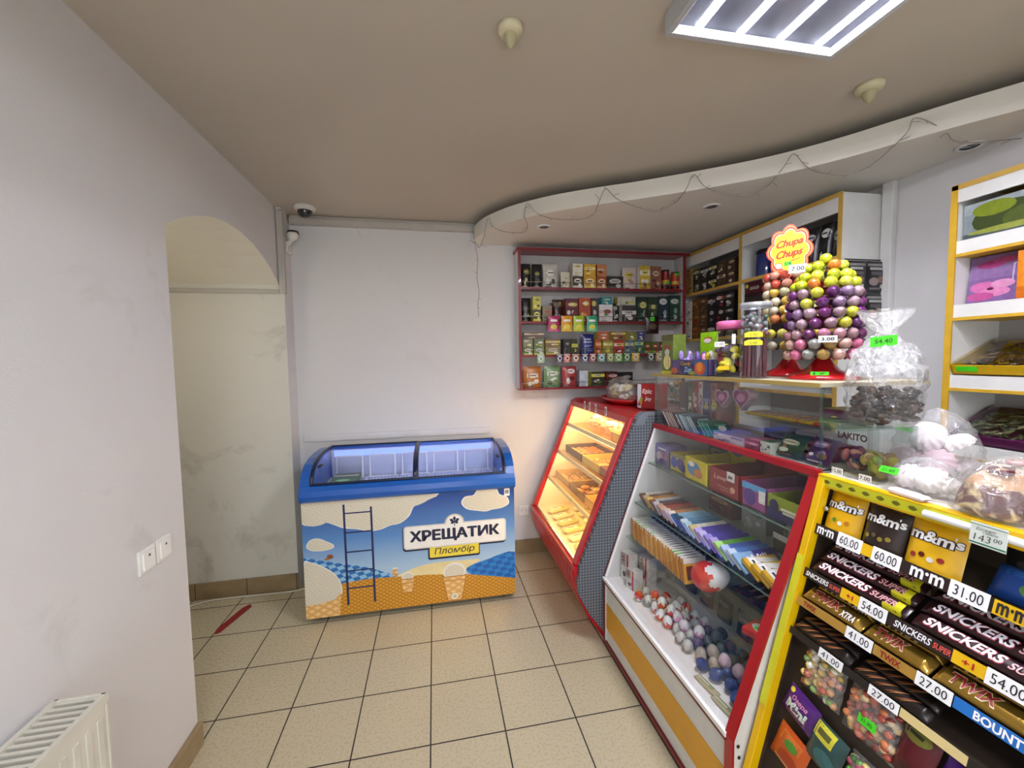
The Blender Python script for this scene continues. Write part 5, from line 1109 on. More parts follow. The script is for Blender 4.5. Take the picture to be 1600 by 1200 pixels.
place('sweet_pouch', m, 'dark green pouch with a yellow oval label leaning above the green gum tray', 'pouch', (1.40, 1.135, 1.09), (-.25, 0, RX))
place('sweet_box', gbox(.13, .06, .1, '#3a3a30', rnd_art(rng, ['#5a5a44', '#8a8a6a', '#20201a'])), 'dark box behind the dark green pouch', 'box', (1.48, 1.14, SZ), (0, 0, RX))
place('sweet_box', gbox(.15, .12, .1, '#4a3a2c', rnd_art(rng, ['#6a5a3a', '#8a6a4a', '#2a1a14'])), 'brown box at the back of the glass shelf behind the yellow tray', 'box', (1.47, 1.62, SZ), (0, 0, RX))

# ---- chocolate bars on the middle shelf (overlapping, tops tilted back)
BARS = [('#d8d0c4', 'white and brown', '#6a4a34'), ('#8a6a4a', 'brown', '#c9a87a'), ('#c9882c', 'orange', '#e8c46a'), ('#c9c4c0', 'silver white', '#8a5a3a'), ('#5a4a4a', 'dark grey', '#c9c4c0'), ('#6a2a24', 'dark red', '#c9a08a'), ('#a8482c', 'rust red', '#d8b08a'), ('#8a5a44', 'reddish brown', '#d8c0a8'), ('#c98a5a', 'copper', '#efe0c8'), ('#8ab4c8', 'pale blue', '#24485a'), ('#7aa8c4', 'light blue', '#1f3a4a'), ('#5a88a8', 'steel blue', '#c9d8e0'), ('#3a6a8a', 'mid blue', '#a8c4d4'), ('#e0dcc8', 'cream', '#c9b87a'),
        ('#4a3aa0', 'bright violet', '#b8a8e4'), ('#3f3494', 'violet', '#c9bce8'), ('#4438a0', 'blue-violet', '#9a8cd8'), ('#372c88', 'deep violet', '#b8a8e0'), ('#5a9a3a', 'green', '#a8d87a'), ('#3f5aa8', 'blue', '#a8c0e4'), ('#4a78b8', 'sky blue', '#c9d8ec'), ('#3a2f8e', 'violet lettered', '#8ab4d8')]
for i, (c, nm, e) in enumerate(BARS):
    y = 1.935-i*.0325; L, W_, t_ = .17, .082, .010
    m = MB(); m.box((0, -W_/2, 0), (L, W_/2, t_), pm(c)); m.box((-.0012, -W_/2, 0), (0, W_/2, t_), mat(e, .35))
    M = frame((L/2, 0, t_), (1, 0, 0), (0, 1, 0))
    m.rect(-L*.5, -W_*.5, -L*.32, W_*.5, mat(e, .35), M)
    if i < len(BARS)-1: m.ell(.0, .0, .035, .02, pm(e), M, .0008); m.rect(-.03, -.006, .03, .006, mat('#f0ece4', .4), M, .0012)
    if i in (4, 7, 10, 13, 15, 17, 18, 20): tagm(m, '62', frame((.018, -W_*.30, t_+.0006), (0, -1, 0), (1, 0, 0)), w=.034, h=.024)
    if nm == 'violet lettered':
        m.rect(-L*.42, -W_*.48, -L*.05, W_*.48, pm('#8ab0d8'), M, .0008); m.text('Milka', .02, 0, .10, .05, mat('#efeef6', .4), frame((L/2, 0, t_), (1, 0, 0), (0, 1, 0)), .0014, .02, .2)
    place('chocolate_bar', m, f'{nm} chocolate bar, {NTH[i]} from left on the middle showcase shelf', 'chocolate bar', (1.054+.002*(i % 3), y-.012, .7925+.021), (.5, -.03, 0), 'overlapping chocolate bars on the middle shelf')
for i in range(3):
    y = 1.206-i*.0435
    m = MB(); m.box((0, -.043, 0), (.13, .043, .014), pm('#d8a81c')); M = frame((.065, 0, .014), (0, -1, 0), (1, 0, 0))
    m.poly([(-.046, -.05), (.02, -.05), (.046, .02), (.046, .06), (-.03, .06)], pm('#e4e0d8'), M); m.poly([(-.02, -.01), (.03, -.02), (.04, .05), (.0, .055)], pm('#5a3a2c'), M, .001); m.rect(-.036, -.045, .0, -.022, mat('#f2f0ea', .5), M, .0012); m.rect(-.03, -.04, -.008, -.03, INK, M, .0016)
    place('square_chocolate', m, f'square yellow and white chocolate, {NTH[i]} from left beside the blue bars', 'chocolate bar', (1.057, y-.012, .7925+.0225), (.44, 0, 0), 'square chocolates at the right of the middle shelf')
solo('price_strip', MB().box((1.30, 1.06, .845), (1.304, 1.35, .868), mat('#e4e2dc', .4)).box((1.302, 1.06, .7906), (1.306, 1.35, .868), mat('#2a221c', .5)), 'long white-edged dark divider behind the chocolate bars', 'divider', (1.30, 1.2, .79))
place('sweet_box', gbox(.16, .09, .1, '#6a3a24', rnd_art(rng, ['#8a5a34', '#c9a07a', '#3a1a10'])), 'reddish brown box at the back left of the middle shelf', 'box', (1.40, 1.72, .7906), (0, 0, RX))
place('sweet_box', gbox(.14, .10, .1, '#a8b0b0', rnd_art(rng, ['#c9d0d0', '#6a7a7a', '#e4e8e8'])), 'pale grey box at the back of the middle shelf', 'box', (1.42, 1.53, .7906), (0, 0, RX))

# ---- low shelf: wafers, big egg, brown packs
for i in range(22):
    y = 1.935-i*.0215; last = i >= 20
    m = MB(); m.box((0, -.007, 0), (.105, .007, .10), pm('#d8951c' if i % 3 else '#e0a834')); m.box((-.002, -.006, .0), (0, .006, .10), mat('#e2a324' if i % 2 else '#c97f18', .35)); m.box((0, -.0072, .08), (.105, .0072, .1012), pm('#e9e6dc'))
    M = frame((.05, 0, .1012), (1, 0, 0), (0, 1, 0)); m.rect(-.03, -.004, .03, .004, mat('#7a4a4a' if i % 2 else '#5a4a78', .4), M)
    m.rect(-.045, .015, .045, .07, pm('#7a3a1c'), frame((.0525, -.0072, 0), (1, 0, 0), (0, 0, 1)))
    if i in (2, 3, 5, 6, 9, 18, 19): m.rect(-.05, -.007, -.025, .007, GREENTAG, M, .001)
    place('wafer_bar', m, f'orange and white wafer bar, {NTH[i]} from left in the low showcase row', 'wafer bar', (1.008+rng.uniform(-.002, .002), y, .6132), (-.22+rng.uniform(-.012, .012), 0, .02), 'row of orange wafer bars')
for i in range(14):
    y = 1.93-i*.033
    m = slab(.10, .012, .10, '#5a3a20', '#8a5a2c', [('r', -.4, .6, .4, .8, '#a8783a')])
    place('wafer_bar', m, f'brown wafer bar, {NTH[i]} from left in the row behind orange wafers', 'wafer bar', (1.125, y, .6128), (-.22, 0, 0), 'row of brown wafer bars')
RE = mat('#c9281c', .25, coat=.5, noise=.1); WH = mat('#d8d8d6', .3, coat=.3)
def egg(L, r, m1, m2, axis, wave=0.0, split=.5, n=20, k=14):
    """egg along axis; the lower share in m1, the rest in m2, with a wavy seam"""
    m = MB(); a = Vector(axis).normalized(); u = a.orthogonal().normalized(); v = a.cross(u); vs = []
    for i in range(k+1):
        t = PI*i/k; z = -math.cos(t)*L/2; rr = r*math.sin(t)*(1-.16*(-math.cos(t)))
        for j in range(n):
            th = 2*PI*j/n; vs.append(a*z+(u*math.cos(th)+v*math.sin(th))*max(rr, 1e-4))
    f1, f2 = [], []
    for i in range(k):
        for j in range(n):
            f = (i*n+j, i*n+(j+1) % n, (i+1)*n+(j+1) % n, (i+1)*n+j)
            (f1 if (i+.5)/k < split+wave*math.sin(6*2*PI*j/n+1) else f2).append(f)
    m.add(vs, f1, m1, True); m.add(vs, f2, m2, True); return m
place('giant_chocolate_egg', egg(.15, .058, RE, WH, (.5, -.7, .4), .06, .58, 36, 28), 'giant red and white chocolate egg in the showcase beside the wafers', 'chocolate egg', (1.062, 1.40, .686))
for i in range(8):
    m = gbar(.15, .032, .02, '#5a3418' if i % 2 else '#6a4220', [('r', -.3, -.25, .3, .25, '#a8702c'), ('r', -.2, -.1, .2, .1, '#d8b06a')], rough=.25)
    place('brown_bar', m, f'brown wrapped bar, {NTH[i]} from left on the low shelf right of the giant egg', 'bar', (1.235+.01*(i % 2), 1.40-i*.042, .6112), (0, 0, .12), 'brown bars on the low shelf')
m = gbox(.12, .02, .09, '#c9281c'); M = frame((0, 0, .02), (1, 0, 0), (0, 1, 0)); m.ell(.0, .0, .05, .03, pm('#d8d8d8'), M); m.ell(.01, .005, .03, .016, pm('#3a3a44'), M, .001); tagm(m, '48', frame((-.02, -.012, .021), (1, 0, 0), (0, 1, 0)), w=.03, h=.018)
place('sweet_box', m, 'flat red and white box with green tag at the right of the low shelf', 'box', (1.08, 1.135, .6106), (0, .0, RX+.3))

# ---- deck: small boxes, eggs
DZ = .3855
for (x, y, w, h, d, nm, a) in ((.985, 1.935, .07, .15, .05, 'tall white box with red print standing at the left end of the deck', .25), (.975, 1.86, .065, .10, .05, 'smaller white box with red print beside the tall one', .3), (1.06, 1.88, .07, .15, .05, 'white and red box at the back left of the deck', .2)):
    place('sweet_box', gbox(w, h, d, '#d6d3ce', [('r', -.5, .55, .0, 1, '#a89a92'), ('r', .12, 0, .3, 1, '#b01c22'), ('r', -.4, .7, -.1, .76, '#5a3a34'), ('r', -.4, .82, -.1, .88, '#5a3a34'), ('e', -.15, .25, .16, .1, '#3a3a3a'), ('e', .1, .3, .14, .09, '#c93a3a')], side='#c9c4be'), nm, 'box', (x, y, DZ), (0, 0, RX+a))
EG = {'rw': (RE, WH, 'red and white foil egg'), 'wr': (WH, RE, 'white and red foil egg'), 'pw': (mat('#c98ab0', .3), mat('#d8d0d4', .3), 'pink and white foil egg'), 'gw': (mat('#8a8a84', .35), mat('#c4c2bc', .35), 'grey and white foil egg'), 'pu': (mat('#5a4a6a', .35), mat('#6a5a7c', .35), 'dull purple egg'), 'be': (mat('#b8a894', .35), mat('#a89a8a', .35), 'beige egg'), 'bl': (mat('#34508e', .3), mat('#2c4680', .3), 'blue egg'), 'dk': (mat('#3c444a', .35), mat('#4a5258', .35), 'dark grey egg'), 'lp': (mat('#b89aae', .35), mat('#c4a8b8', .35), 'pale pink egg'), 'gn': (mat('#2a7a4a', .3), mat('#d0d0cc', .3), 'green and white foil egg')}
EGGS = [('wr', .943, 1.755, 0), ('gw', .99, 1.77, 0), ('gw', .965, 1.71, 0), ('wr', 1.01, 1.72, 0), ('rw', .975, 1.655, 0), ('wr', 1.02, 1.665, 0), ('rw', .965, 1.60, 0), ('rw', 1.01, 1.612, 0), ('wr', 1.055, 1.62, 0), ('rw', .99, 1.63, 1), ('rw', 1.0, 1.57, 1), ('rw', .97, 1.548, 0), ('wr', 1.015, 1.558, 0), ('rw', 1.06, 1.565, 0), ('gw', .985, 1.497, 0), ('gn', 1.03, 1.505, 0), ('pw', 1.0, 1.52, 1),
        ('gw', .965, 1.448, 0), ('gw', 1.01, 1.452, 0), ('pw', 1.055, 1.455, 0), ('pw', .995, 1.47, 1), ('pw', 1.03, 1.42, 1), ('gw', .965, 1.40, 0), ('pu', 1.01, 1.402, 0), ('dk', 1.055, 1.402, 0), ('pu', 1.10, 1.46, 0), ('dk', 1.10, 1.41, 0), ('be', .985, 1.345, 0), ('pu', 1.03, 1.348, 0), ('dk', 1.075, 1.35, 0), ('be', 1.01, 1.31, 1), ('bl', .955, 1.30, 0), ('be', 1.0, 1.29, 0), ('pu', 1.045, 1.295, 0),
        ('dk', 1.09, 1.295, 0), ('lp', 1.02, 1.26, 1), ('bl', .975, 1.245, 0), ('bl', 1.02, 1.238, 0), ('pu', 1.065, 1.24, 0), ('lp', 1.035, 1.205, 1), ('bl', .99, 1.19, 0), ('bl', 1.035, 1.185, 0), ('lp', 1.08, 1.185, 0), ('bl', .975, 1.14, 0), ('lp', 1.02, 1.132, 0), ('pu', 1.065, 1.13, 0),
        ('wr', 1.065, 1.71, 0), ('rw', 1.11, 1.665, 0), ('wr', 1.105, 1.615, 0), ('rw', 1.11, 1.56, 0), ('gw', 1.075, 1.51, 0), ('pw', 1.12, 1.51, 0), ('dk', 1.145, 1.435, 0), ('pu', 1.125, 1.36, 0), ('dk', 1.135, 1.30, 0), ('pu', 1.11, 1.245, 0), ('rw', 1.04, 1.592, 1), ('wr', .99, 1.69, 1), ('dk', 1.078, 1.38, 1), ('bl', 1.045, 1.16, 1)]
ECACHE = {}
for k, x, y, up in EGGS:
    m1, m2, nm = EG[k]
    ax = Vector((rng.uniform(-.5, .1), rng.uniform(-.4, .4), 1)).normalized()
    if k not in ECACHE: ECACHE[k] = egg(.054, .0215, m1, m2, ax, .05, .5).mesh('chocolate_egg')
    o = bpy.data.objects.new('chocolate_egg', ECACHE[k]); COL.objects.link(o)
    o.location = (x, y, DZ+.0272+(.034 if up else 0)); o.rotation_euler = (rng.uniform(-.25, .25), rng.uniform(-.25, .25), rng.uniform(0, 6))
    rank = sorted((e for e in EGGS if e[0] == k and e[3] == up), key=lambda e: -e[2]+e[1]*.3).index((k, x, y, up))
    props(o, f'{nm}, {NTH[rank]} of its kind from left, {"upper" if up else "lower"} deck layer', 'chocolate egg', 'foil eggs on the showcase deck')
for i, (x, y) in enumerate(((.925, 1.23), (.922, 1.135))):
    place('wafer_pack', gbar(.10, .026, .014, '#b8ae90', [('r', -.3, -.3, .3, .3, '#8a9a74'), ('r', -.4, -.15, .1, .1, '#d8d2bc')]), f'thin beige wafer pack on the deck front edge, {["left", "right"][i]} one', 'wafer pack', (x, y, DZ), (0, 0, RX+.12), 'thin wafer packs on the deck')
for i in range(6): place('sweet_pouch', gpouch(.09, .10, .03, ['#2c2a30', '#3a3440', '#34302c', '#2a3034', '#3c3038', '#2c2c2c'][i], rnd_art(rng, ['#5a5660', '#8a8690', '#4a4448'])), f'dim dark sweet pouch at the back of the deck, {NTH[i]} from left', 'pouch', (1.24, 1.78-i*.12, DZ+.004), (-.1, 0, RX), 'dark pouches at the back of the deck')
# ================================================================== things on top of the showcase
TZ = 1.4752
rng = random.Random(31)
m = gbox(.105, .20, .07, '#6a7a34', [('r', -.5, .0, .5, .07, '#d8cf2c'), ('r', -.5, .85, .5, 1, '#5a5a2c'), ('r', -.3, .62, .3, .74, '#8e4a24'), ('e', 0, .30, .36, .22, '#3a4a1c'), ('e', 0, .30, .32, .20, '#e0dca0'), ('r', -.16, .14, -.06, .46, '#cfd87a'), ('r', -.05, .12, .05, .48, '#e9dc8a'), ('r', .06, .14, .16, .46, '#e8b09a'), ('e', 0, .55, .2, .09, '#c9c6c0')], side='#8a963a')
place('sweet_box', m, 'tall olive green sweet box with an oval window on the showcase top', 'box', (1.225, 1.925, TZ), (0, 0, RX))
t = thing('candy_display', 'display carton with lime green back card full of purple candies on the showcase top', 'display box', (1.17, 1.715, TZ), RX)
w, d, h = .27, .16, .072
m = MB(); c = pm('#5a4a7a'); m.box((-w/2, 0, 0), (w/2, d, .003), c); m.box((-w/2, 0, 0), (w/2, .003, h), c); m.box((-w/2, 0, 0), (-w/2+.003, d, h), c); m.box((w/2-.003, 0, 0), (w/2, d, h), c)
draw(m, frame((0, 0, 0), (1, 0, 0), (0, 0, 1)), w, h, [('r', .15, 0, .5, 1, '#3a5a8a'), ('e', -.42, .25, .1, .22, '#b85a2c'), ('e', .3, .45, .14, .4, '#c9501c'), ('e', .3, .55, .08, .3, '#e08a2c'), ('e', -.05, .5, .22, .42, '#34285a'), ('t', 'Candy', -.08, .72, .28, .3, '#d8a83a', .01, .2), ('t', 'Zoo', -.02, .36, .22, .34, '#8ac0e4', .02, .2), ('e', .1, .15, .1, .12, '#8a963a')])
part('carton', m, t, local=True)
m = MB().box((-w/2, d-.003, 0), (-w/2+.125, d, .205), pm('#a8e81c')); M = frame((-w/2+.062, d-.003, 0), (1, 0, 0), (0, 0, 1)); m.ell(-.005, .165, .034, .016, mat('#c9362c', .4), M, .0008); m.ell(-.007, .163, .03, .012, mat('#f0efe8', .4), M, .0011)
part('back_card', m, t, 'lime green back card', local=True)
part('back_card', MB().box((-w/2+.13, d-.003, 0), (w/2, d, .13), pm('#b4b2b8')), t, 'silver grey back card', local=True)
m = MB()
for i in range(40):
    x = rng.uniform(-w/2+.02, w/2-.02); c = ('#8a74b4', '#9a84c4', '#6a5494') if x < -.02 else ('#d8c43a', '#c9c6c0', '#e08ab0', '#d86a9a')
    q = Matrix.Translation((x, rng.uniform(.02, d-.02), .06+rng.uniform(-.02, .035))) @ Matrix.Rotation(rng.uniform(-.4, .4), 4, 'Y')
    m.ball((0, 0, 0), (.013, .013, .026), mat(c[i % len(c)], .3), 8, 6, q)
part('sweets', m, t, local=True, kind='stuff')
# jars
t = thing('candy_jar', 'clear jar with pink lid full of wrapped sweets on the showcase top', 'candy jar', (1.226, 1.509, TZ))
part('body', MB().lathe([(.001, .001), (.057, .001), (.064, .012), (.066, .12), (.06, .165), (.05, .20)], ACRYL, n=32), t, local=True)
part('lid', MB().lathe([(.051, .198), (.057, .198), (.057, .226), (.052, .231), (.001, .232)], mat('#d8689a', .35), n=32), t, 'pink screw lid', local=True)
m = MB()
for i in range(44):
    a = rng.uniform(0, 2*PI); r = .045*math.sqrt(rng.random()); z = rng.uniform(.022, .13)
    c = ('#e0cf2c', '#e8d84a', '#4a2a4a', '#8e2a3a', '#2c2030', '#a83a4a', '#5a4a6a')[i % 7]
    q = Matrix.Translation((r*math.cos(a), r*math.sin(a), z)) @ Matrix.Rotation(rng.uniform(0, PI), 4, 'X') @ Matrix.Rotation(rng.uniform(0, PI), 4, 'Y')
    m.ball((0, 0, 0), (.016, .012, .022), mat(c, .3), 8, 6, q)
part('sweets', m, t, local=True, kind='stuff')
fm = frame((-.066*.74, -.066*.67, 0), (.67, -.74, 0), (0, 0, 1))
m = MB(); m.rect(-.05, .125, -.012, .145, PAPER, fm, .003); m.text('2.00', -.031, .135, .03, .013, INK, fm, .004); m.rect(.012, .135, .026, .175, PAPER, fm, -.004)
part('price_tag', m, t, local=True)
part('price_tag', MB().rect(-.035, .03, .005, .046, YEL, fm, .003), t, 'yellow price tag', local=True)
t = thing('candy_tube', 'tall clear tube jar of dark red candy sticks with two yellow labels', 'candy jar', (1.223, 1.376, TZ))
part('body', MB().lathe([(.001, .001), (.05, .001), (.052, .006), (.052, .27)], ACRYL, n=28), t, local=True)
part('lid', MB().lathe([(.050, .268), (.056, .268), (.056, .288), (.001, .29)], glass('grey_clear_lid', '#c9d0da', .12, .5, .08, .25), n=28), t, local=True)
m = MB()
for i in range(34):
    a = rng.uniform(0, 2*PI); r = .042*math.sqrt(rng.random()); x, y = r*math.cos(a), r*math.sin(a)
    m.tube([(x, y, .004), (x*.9, y*.9, .15+rng.uniform(-.02, .02))], .0055, mat(('#5a2a3a', '#4a2430', '#6a3440')[i % 3], .35), 6)
part('sticks', m, t, local=True, kind='stuff')
m = MB()
for i in range(60):
    a = rng.uniform(0, 2*PI); r = .042*math.sqrt(rng.random())
    m.ball((r*math.cos(a), r*math.sin(a), rng.uniform(.165, .25)), .009, mat(('#8a8a90', '#6a6a72', '#7a4a4a', '#9a9aa4', '#5a6a5a')[i % 5], .3), 6, 5)
part('sweets', m, t, local=True, kind='stuff')
fm = frame((-.053*.73, -.053*.68, 0), (.68, -.73, 0), (0, 0, 1))
for z in (.135, .165): part('label', MB().poly([(-.03, z-.009), (.03, z-.009), (.03, z+.006), (.018, z+.012), (-.018, z+.012), (-.03, z+.006)], mat('#d8d22c', .5), fm, .003).text('2.00', 0, z, .026, .009, INK, fm, .004), t, 'yellow price label', local=True)

# ---- lollipop racks
def rack(name, label, cx, cy, rb_, htop, rings):
    t = thing(name, label, 'lollipop rack', (cx, cy, TZ))
    part('base', MB().lathe([(.001, 0), (rb_, 0), (rb_+.002, .006), (rb_*.93, .014), (rb_*.5, .032), (.03, .06), (.02, .075)], mat('#b8141c', .2, coat=.6), n=40), t, local=True)
    part('pole', MB().lathe([(.014, .05), (.012, htop)], mat('#8e1218', .3), n=14), t, local=True)
    for z, r in rings: part('tier_ring', MB().lathe([(.012, z-.004), (r, z-.004), (r, z+.004), (.012, z+.004)], mat('#7a1016', .35), n=28), t, local=True)
    return t
def lolly_mesh(top, bot, r=.0188):
    m = MB(); q = [(.001, -r), (r*.55, -r*.83), (r*.88, -r*.47), (r, 0), (r*.88, r*.47), (r*.55, r*.83), (.001, r)]
    M = frame((0, 0, 0), (0, 1, 0), (0, 0, 1))      # axis along local +x
    tm_ = mat(top, .22, 0.0, .55, 46.0); m.lathe(q[2:], tm_, M, 14); m.lathe(q[:3], pm(bot, .22), M, 14)
    m.lathe([(r*.55, -r*.83), (r*.30, -r*1.02), (r*.62, -r*1.4)], pm(bot, .3), M, 12)
    return m.mesh('lollipop')
STICK = MB().tube([(-.018, 0, 0), (-.047, 0, 0)], .0022, mat('#e9e6e0', .4), 6).mesh('stick')
LM = {}
def lollies(cx, cy, z, r, n, a0, span, cols, lift, label, group):
    n = max(1, min(n, int(span*r/.0405)+1))
    for i in range(n):
        a = a0+((i/(max(1, n-1))-.5)*span if n > 1 else 0); k = cols[(i*7+int(z*1000)) % len(cols)]
        if k not in LM: LM[k] = lolly_mesh(*k)
        o = bpy.data.objects.new('lollipop', LM[k]); COL.objects.link(o)
        o.location = (cx+r*math.cos(a), cy+r*math.sin(a), z); o.rotation_euler = (0, -lift+rng.uniform(-.04, .04), a+rng.uniform(-.03, .03))
        props(o, f'{CNAME[k[0]]} lollipop, {NTH[i]} from left in the {label}', 'lollipop', group)
        s = bpy.data.objects.new('stick', STICK); COL.objects.link(s); s.parent = o
LX, LY, QX, QY = 1.465, 1.463, 1.365, 1.222
zL = [1.885, 1.85, 1.817, 1.78, 1.745, 1.71, 1.65, 1.60]
rack('lollipop_rack', 'left lollipop rack carrying the yellow flower-shaped sign on the showcase top', LX, LY, .098, .42, [(z-TZ-.01, .084+.014*(i > 5)-.052) for i, z in enumerate(zL)])
RR = [.068, .084, .094, .098, .10, .101, .102, .104, .104]
zR = [1.833, 1.805, 1.772, 1.737, 1.703, 1.668, 1.632, 1.598, 1.562]
rack('lollipop_rack', 'right lollipop rack with yellow-green lollipops on top beside the cellophane bag', QX, QY, .107, .352, [(z-TZ-.01, RR[i]-.052) for i, z in enumerate(zR)])
cam_a = math.atan2(-1.3, -1.3)
STRW = [('#c9503c', '#e4d8c4'), ('#d8b8a0', '#a82c2c'), ('#d85a44', '#e9dccc'), ('#c98a74', '#8e2426')]
YB = [('#cfc05a', '#5a3a5a'), ('#d8b04a', '#6a2a4a'), ('#c9bc8a', '#3a3a4a'), ('#b8b08a', '#2a3a3a'), ('#d8ccb0', '#4a4a3a')]
RBK = [('#c9904a', '#8e2420'), ('#d8c04a', '#5a1a1a'), ('#c97a4a', '#7a1a1a')]
MIXD = [('#d8c84a', '#2a2a2a'), ('#c9a83a', '#4a3424'), ('#c4b8a0', '#2a2024'), ('#d8cf6a', '#3a2a3a')]
TN = ['top', 'second', 'third', 'fourth', 'fifth', 'sixth', 'seventh', 'lowest']
CNAME = {'#c9503c': 'red', '#d8b8a0': 'peach', '#d85a44': 'coral red', '#c98a74': 'salmon', '#cfc05a': 'yellow', '#d8b04a': 'amber', '#c9bc8a': 'khaki', '#b8b08a': 'greyish cream', '#d8ccb0': 'cream', '#c9904a': 'orange-brown', '#d8c04a': 'golden', '#c97a4a': 'orange', '#d8c84a': 'bright yellow', '#c9a83a': 'mustard', '#c4b8a0': 'beige', '#d8cf6a': 'pale yellow',
         '#c4cc2c': 'yellow-green', '#cfd43a': 'lemon', '#b8c42a': 'lime', '#d8d84a': 'light yellow', '#d87a2c': 'orange', '#5a1f5c': 'deep purple', '#8a6a8c': 'mauve', '#a88a94': 'dusty pink', '#6a2a64': 'violet', '#9a7a84': 'grey-pink', '#c4c03c': 'mustard yellow', '#b8748c': 'rose', '#6a2a5c': 'plum', '#a8848a': 'pale mauve', '#c48a94': 'light pink', '#c96a8c': 'pink', '#c9a094': 'peach-pink', '#a8884a': 'ochre', '#8a8a84': 'grey'}
CL = [STRW, STRW, YB, YB, YB, RBK, MIXD, MIXD]
for i, z in enumerate(zL):
    lollies(LX, LY, z, .084+.014*(i > 5), 8, cam_a+.09*(i % 2), 3.4, CL[i], .25, f'{TN[i]} ring of the left rack', f'lollipops in the {TN[i]} ring of the left rack')
YG = [('#c4cc2c', '#8a9a1c'), ('#cfd43a', '#9aa424'), ('#b8c42a', '#8a9a1c'), ('#d8d84a', '#a8a82c')]
YO = YG+[('#d87a2c', '#a84a1c')]
PUR = [('#5a1f5c', '#3a1440'), ('#8a6a8c', '#5a3a5c'), ('#a88a94', '#5a4a64'), ('#6a2a64', '#3a1a3c'), ('#9a7a84', '#4a4a6a'), ('#c4c03c', '#6a7a2c')]
PNK = [('#b8748c', '#5a2a44'), ('#6a2a5c', '#3a1a3a'), ('#a8848a', '#4a3a4a'), ('#c48a94', '#6a3a4a')]
PMX = [('#c96a8c', '#5a2a3c'), ('#c9a094', '#8a4a2c'), ('#a8884a', '#4a3a1c'), ('#8a8a84', '#2a2a2c')]
CR = [YG, YO, PUR, PUR, PUR, PUR, PNK, PMX, PMX]
TN = ['top', 'second', 'third', 'fourth', 'fifth', 'sixth', 'seventh', 'eighth', 'lowest']
for i, z in enumerate(zR):
    lollies(QX, QY, z, RR[i], 9, cam_a-.04+.17*(i % 2), 3.3, CR[i], .3, f'{TN[i]} ring of the right rack', f'lollipops in the {TN[i]} ring of the right rack')
lollies(QX, QY, 1.868, .047, 7, cam_a, 5.0, YO, .75, 'small crown topping the right rack', 'crown lollipops of the right rack')
lollies(QX, QY, 1.896, .012, 1, cam_a, 4.2, YG, 1.2, 'very tip of the right rack', 'tip lollipops of the right rack')
# flower sign
t = thing('lollipop_sign', 'yellow flower-shaped sign with red edge and script lettering on the left rack', 'sign', (LX-.036, LY-.026, 1.984), -PI/4)
def flower(r, a, n=96): return [((r+a*abs(math.cos(4*th)))*math.cos(th)*.80, (r+a*abs(math.cos(4*th)))*math.sin(th)*1.06) for th in (2*PI*i/n for i in range(n))]
SR = mat('#d3331c', .35); SY = mat('#f2d21a', .35); SO = mat('#f0a060', .4)
part('plate', MB().prism(flower(.083, .017), 'y', 0, .006, SR), t, local=True)
M = frame((0, 0, 0), (1, 0, 0), (0, 0, 1))
part('face', MB().poly(flower(.078, .016), SO, M, .0006).poly(flower(.075, .015), SR, M, .0009).poly(flower(.069, .014), mat('#f6e7a0', .4), M, .0012).poly(flower(.066, .013), SY, M, .0015), t, local=True)
m = MB(); wp = lambda x, y: (x, y+.13*x)
for k, (dx, dy) in enumerate(((-.0016, 0), (.0016, 0), (0, .0012), (0, -.0012))): m.text('Chupa', dx, .028+dy, .088, .036, SR, M, .0021+k*.00006, .008, .3, None, wp); m.text('Chups', dx, -.014+dy, .088, .038, SR, M, .0021+k*.00006, .008, .3, None, wp)
m.poly([(-.025, -.05), (.0, -.046), (.036, -.034), (.04, -.030), (.0, -.041)], SR, M, .0021); m.ell(-.036, -.058, .014, .014, SR, M, .0021, 20); m.ell(-.036, -.058, .011, .011, PAPER, M, .0024, 20)
part('lettering', m, t, local=True)
part('stem', MB().box((-.004, .006, -.098), (.004, .031, -.07), mat('#c9c6c2', .4)), t, local=True)
def card(lb, txt, x, y, z, rz, col, w=.05, h=.026):
    m = gbox(w, h, .0015, col, [('t', txt, 0, .5, .7, .5, '#22202a', .02)]); place('price_card', m, lb, 'price card', (x, y, z), (0, 0, rz))
card('white price card between the two lollipop racks near the top', '7.00', 1.298, 1.268, 1.858, -.8, '#d8dce4', .055, .03)
card('small green price card on top ring of the left rack', '14', 1.372, 1.385, 1.91, -.7, '#46d31e', .026, .018)
card('white card stuck low on the right lollipop rack', '3.00', 1.278, 1.128, 1.602, -.75, '#e9e6e4', .05, .022)
card('green price card lying on the right rack base', '17', 1.272, 1.148, TZ+.017, -.8, '#46d31e', .05, .012)
m = MB(); m.poly([(-.018, -.014), (.018, -.014), (.016, .006), (0, .02), (-.016, .008)], PAPER, frame((0, 0, 0), (1, 0, 0), (0, 0, 1)), 0).box((-.016, .0005, -.012), (.016, .0015, .006), PAPER)
place('paper_card', m, 'white paper card stuck among the left rack lollipops', 'price card', (1.372, 1.37, 1.745), (0, 0, -.75))

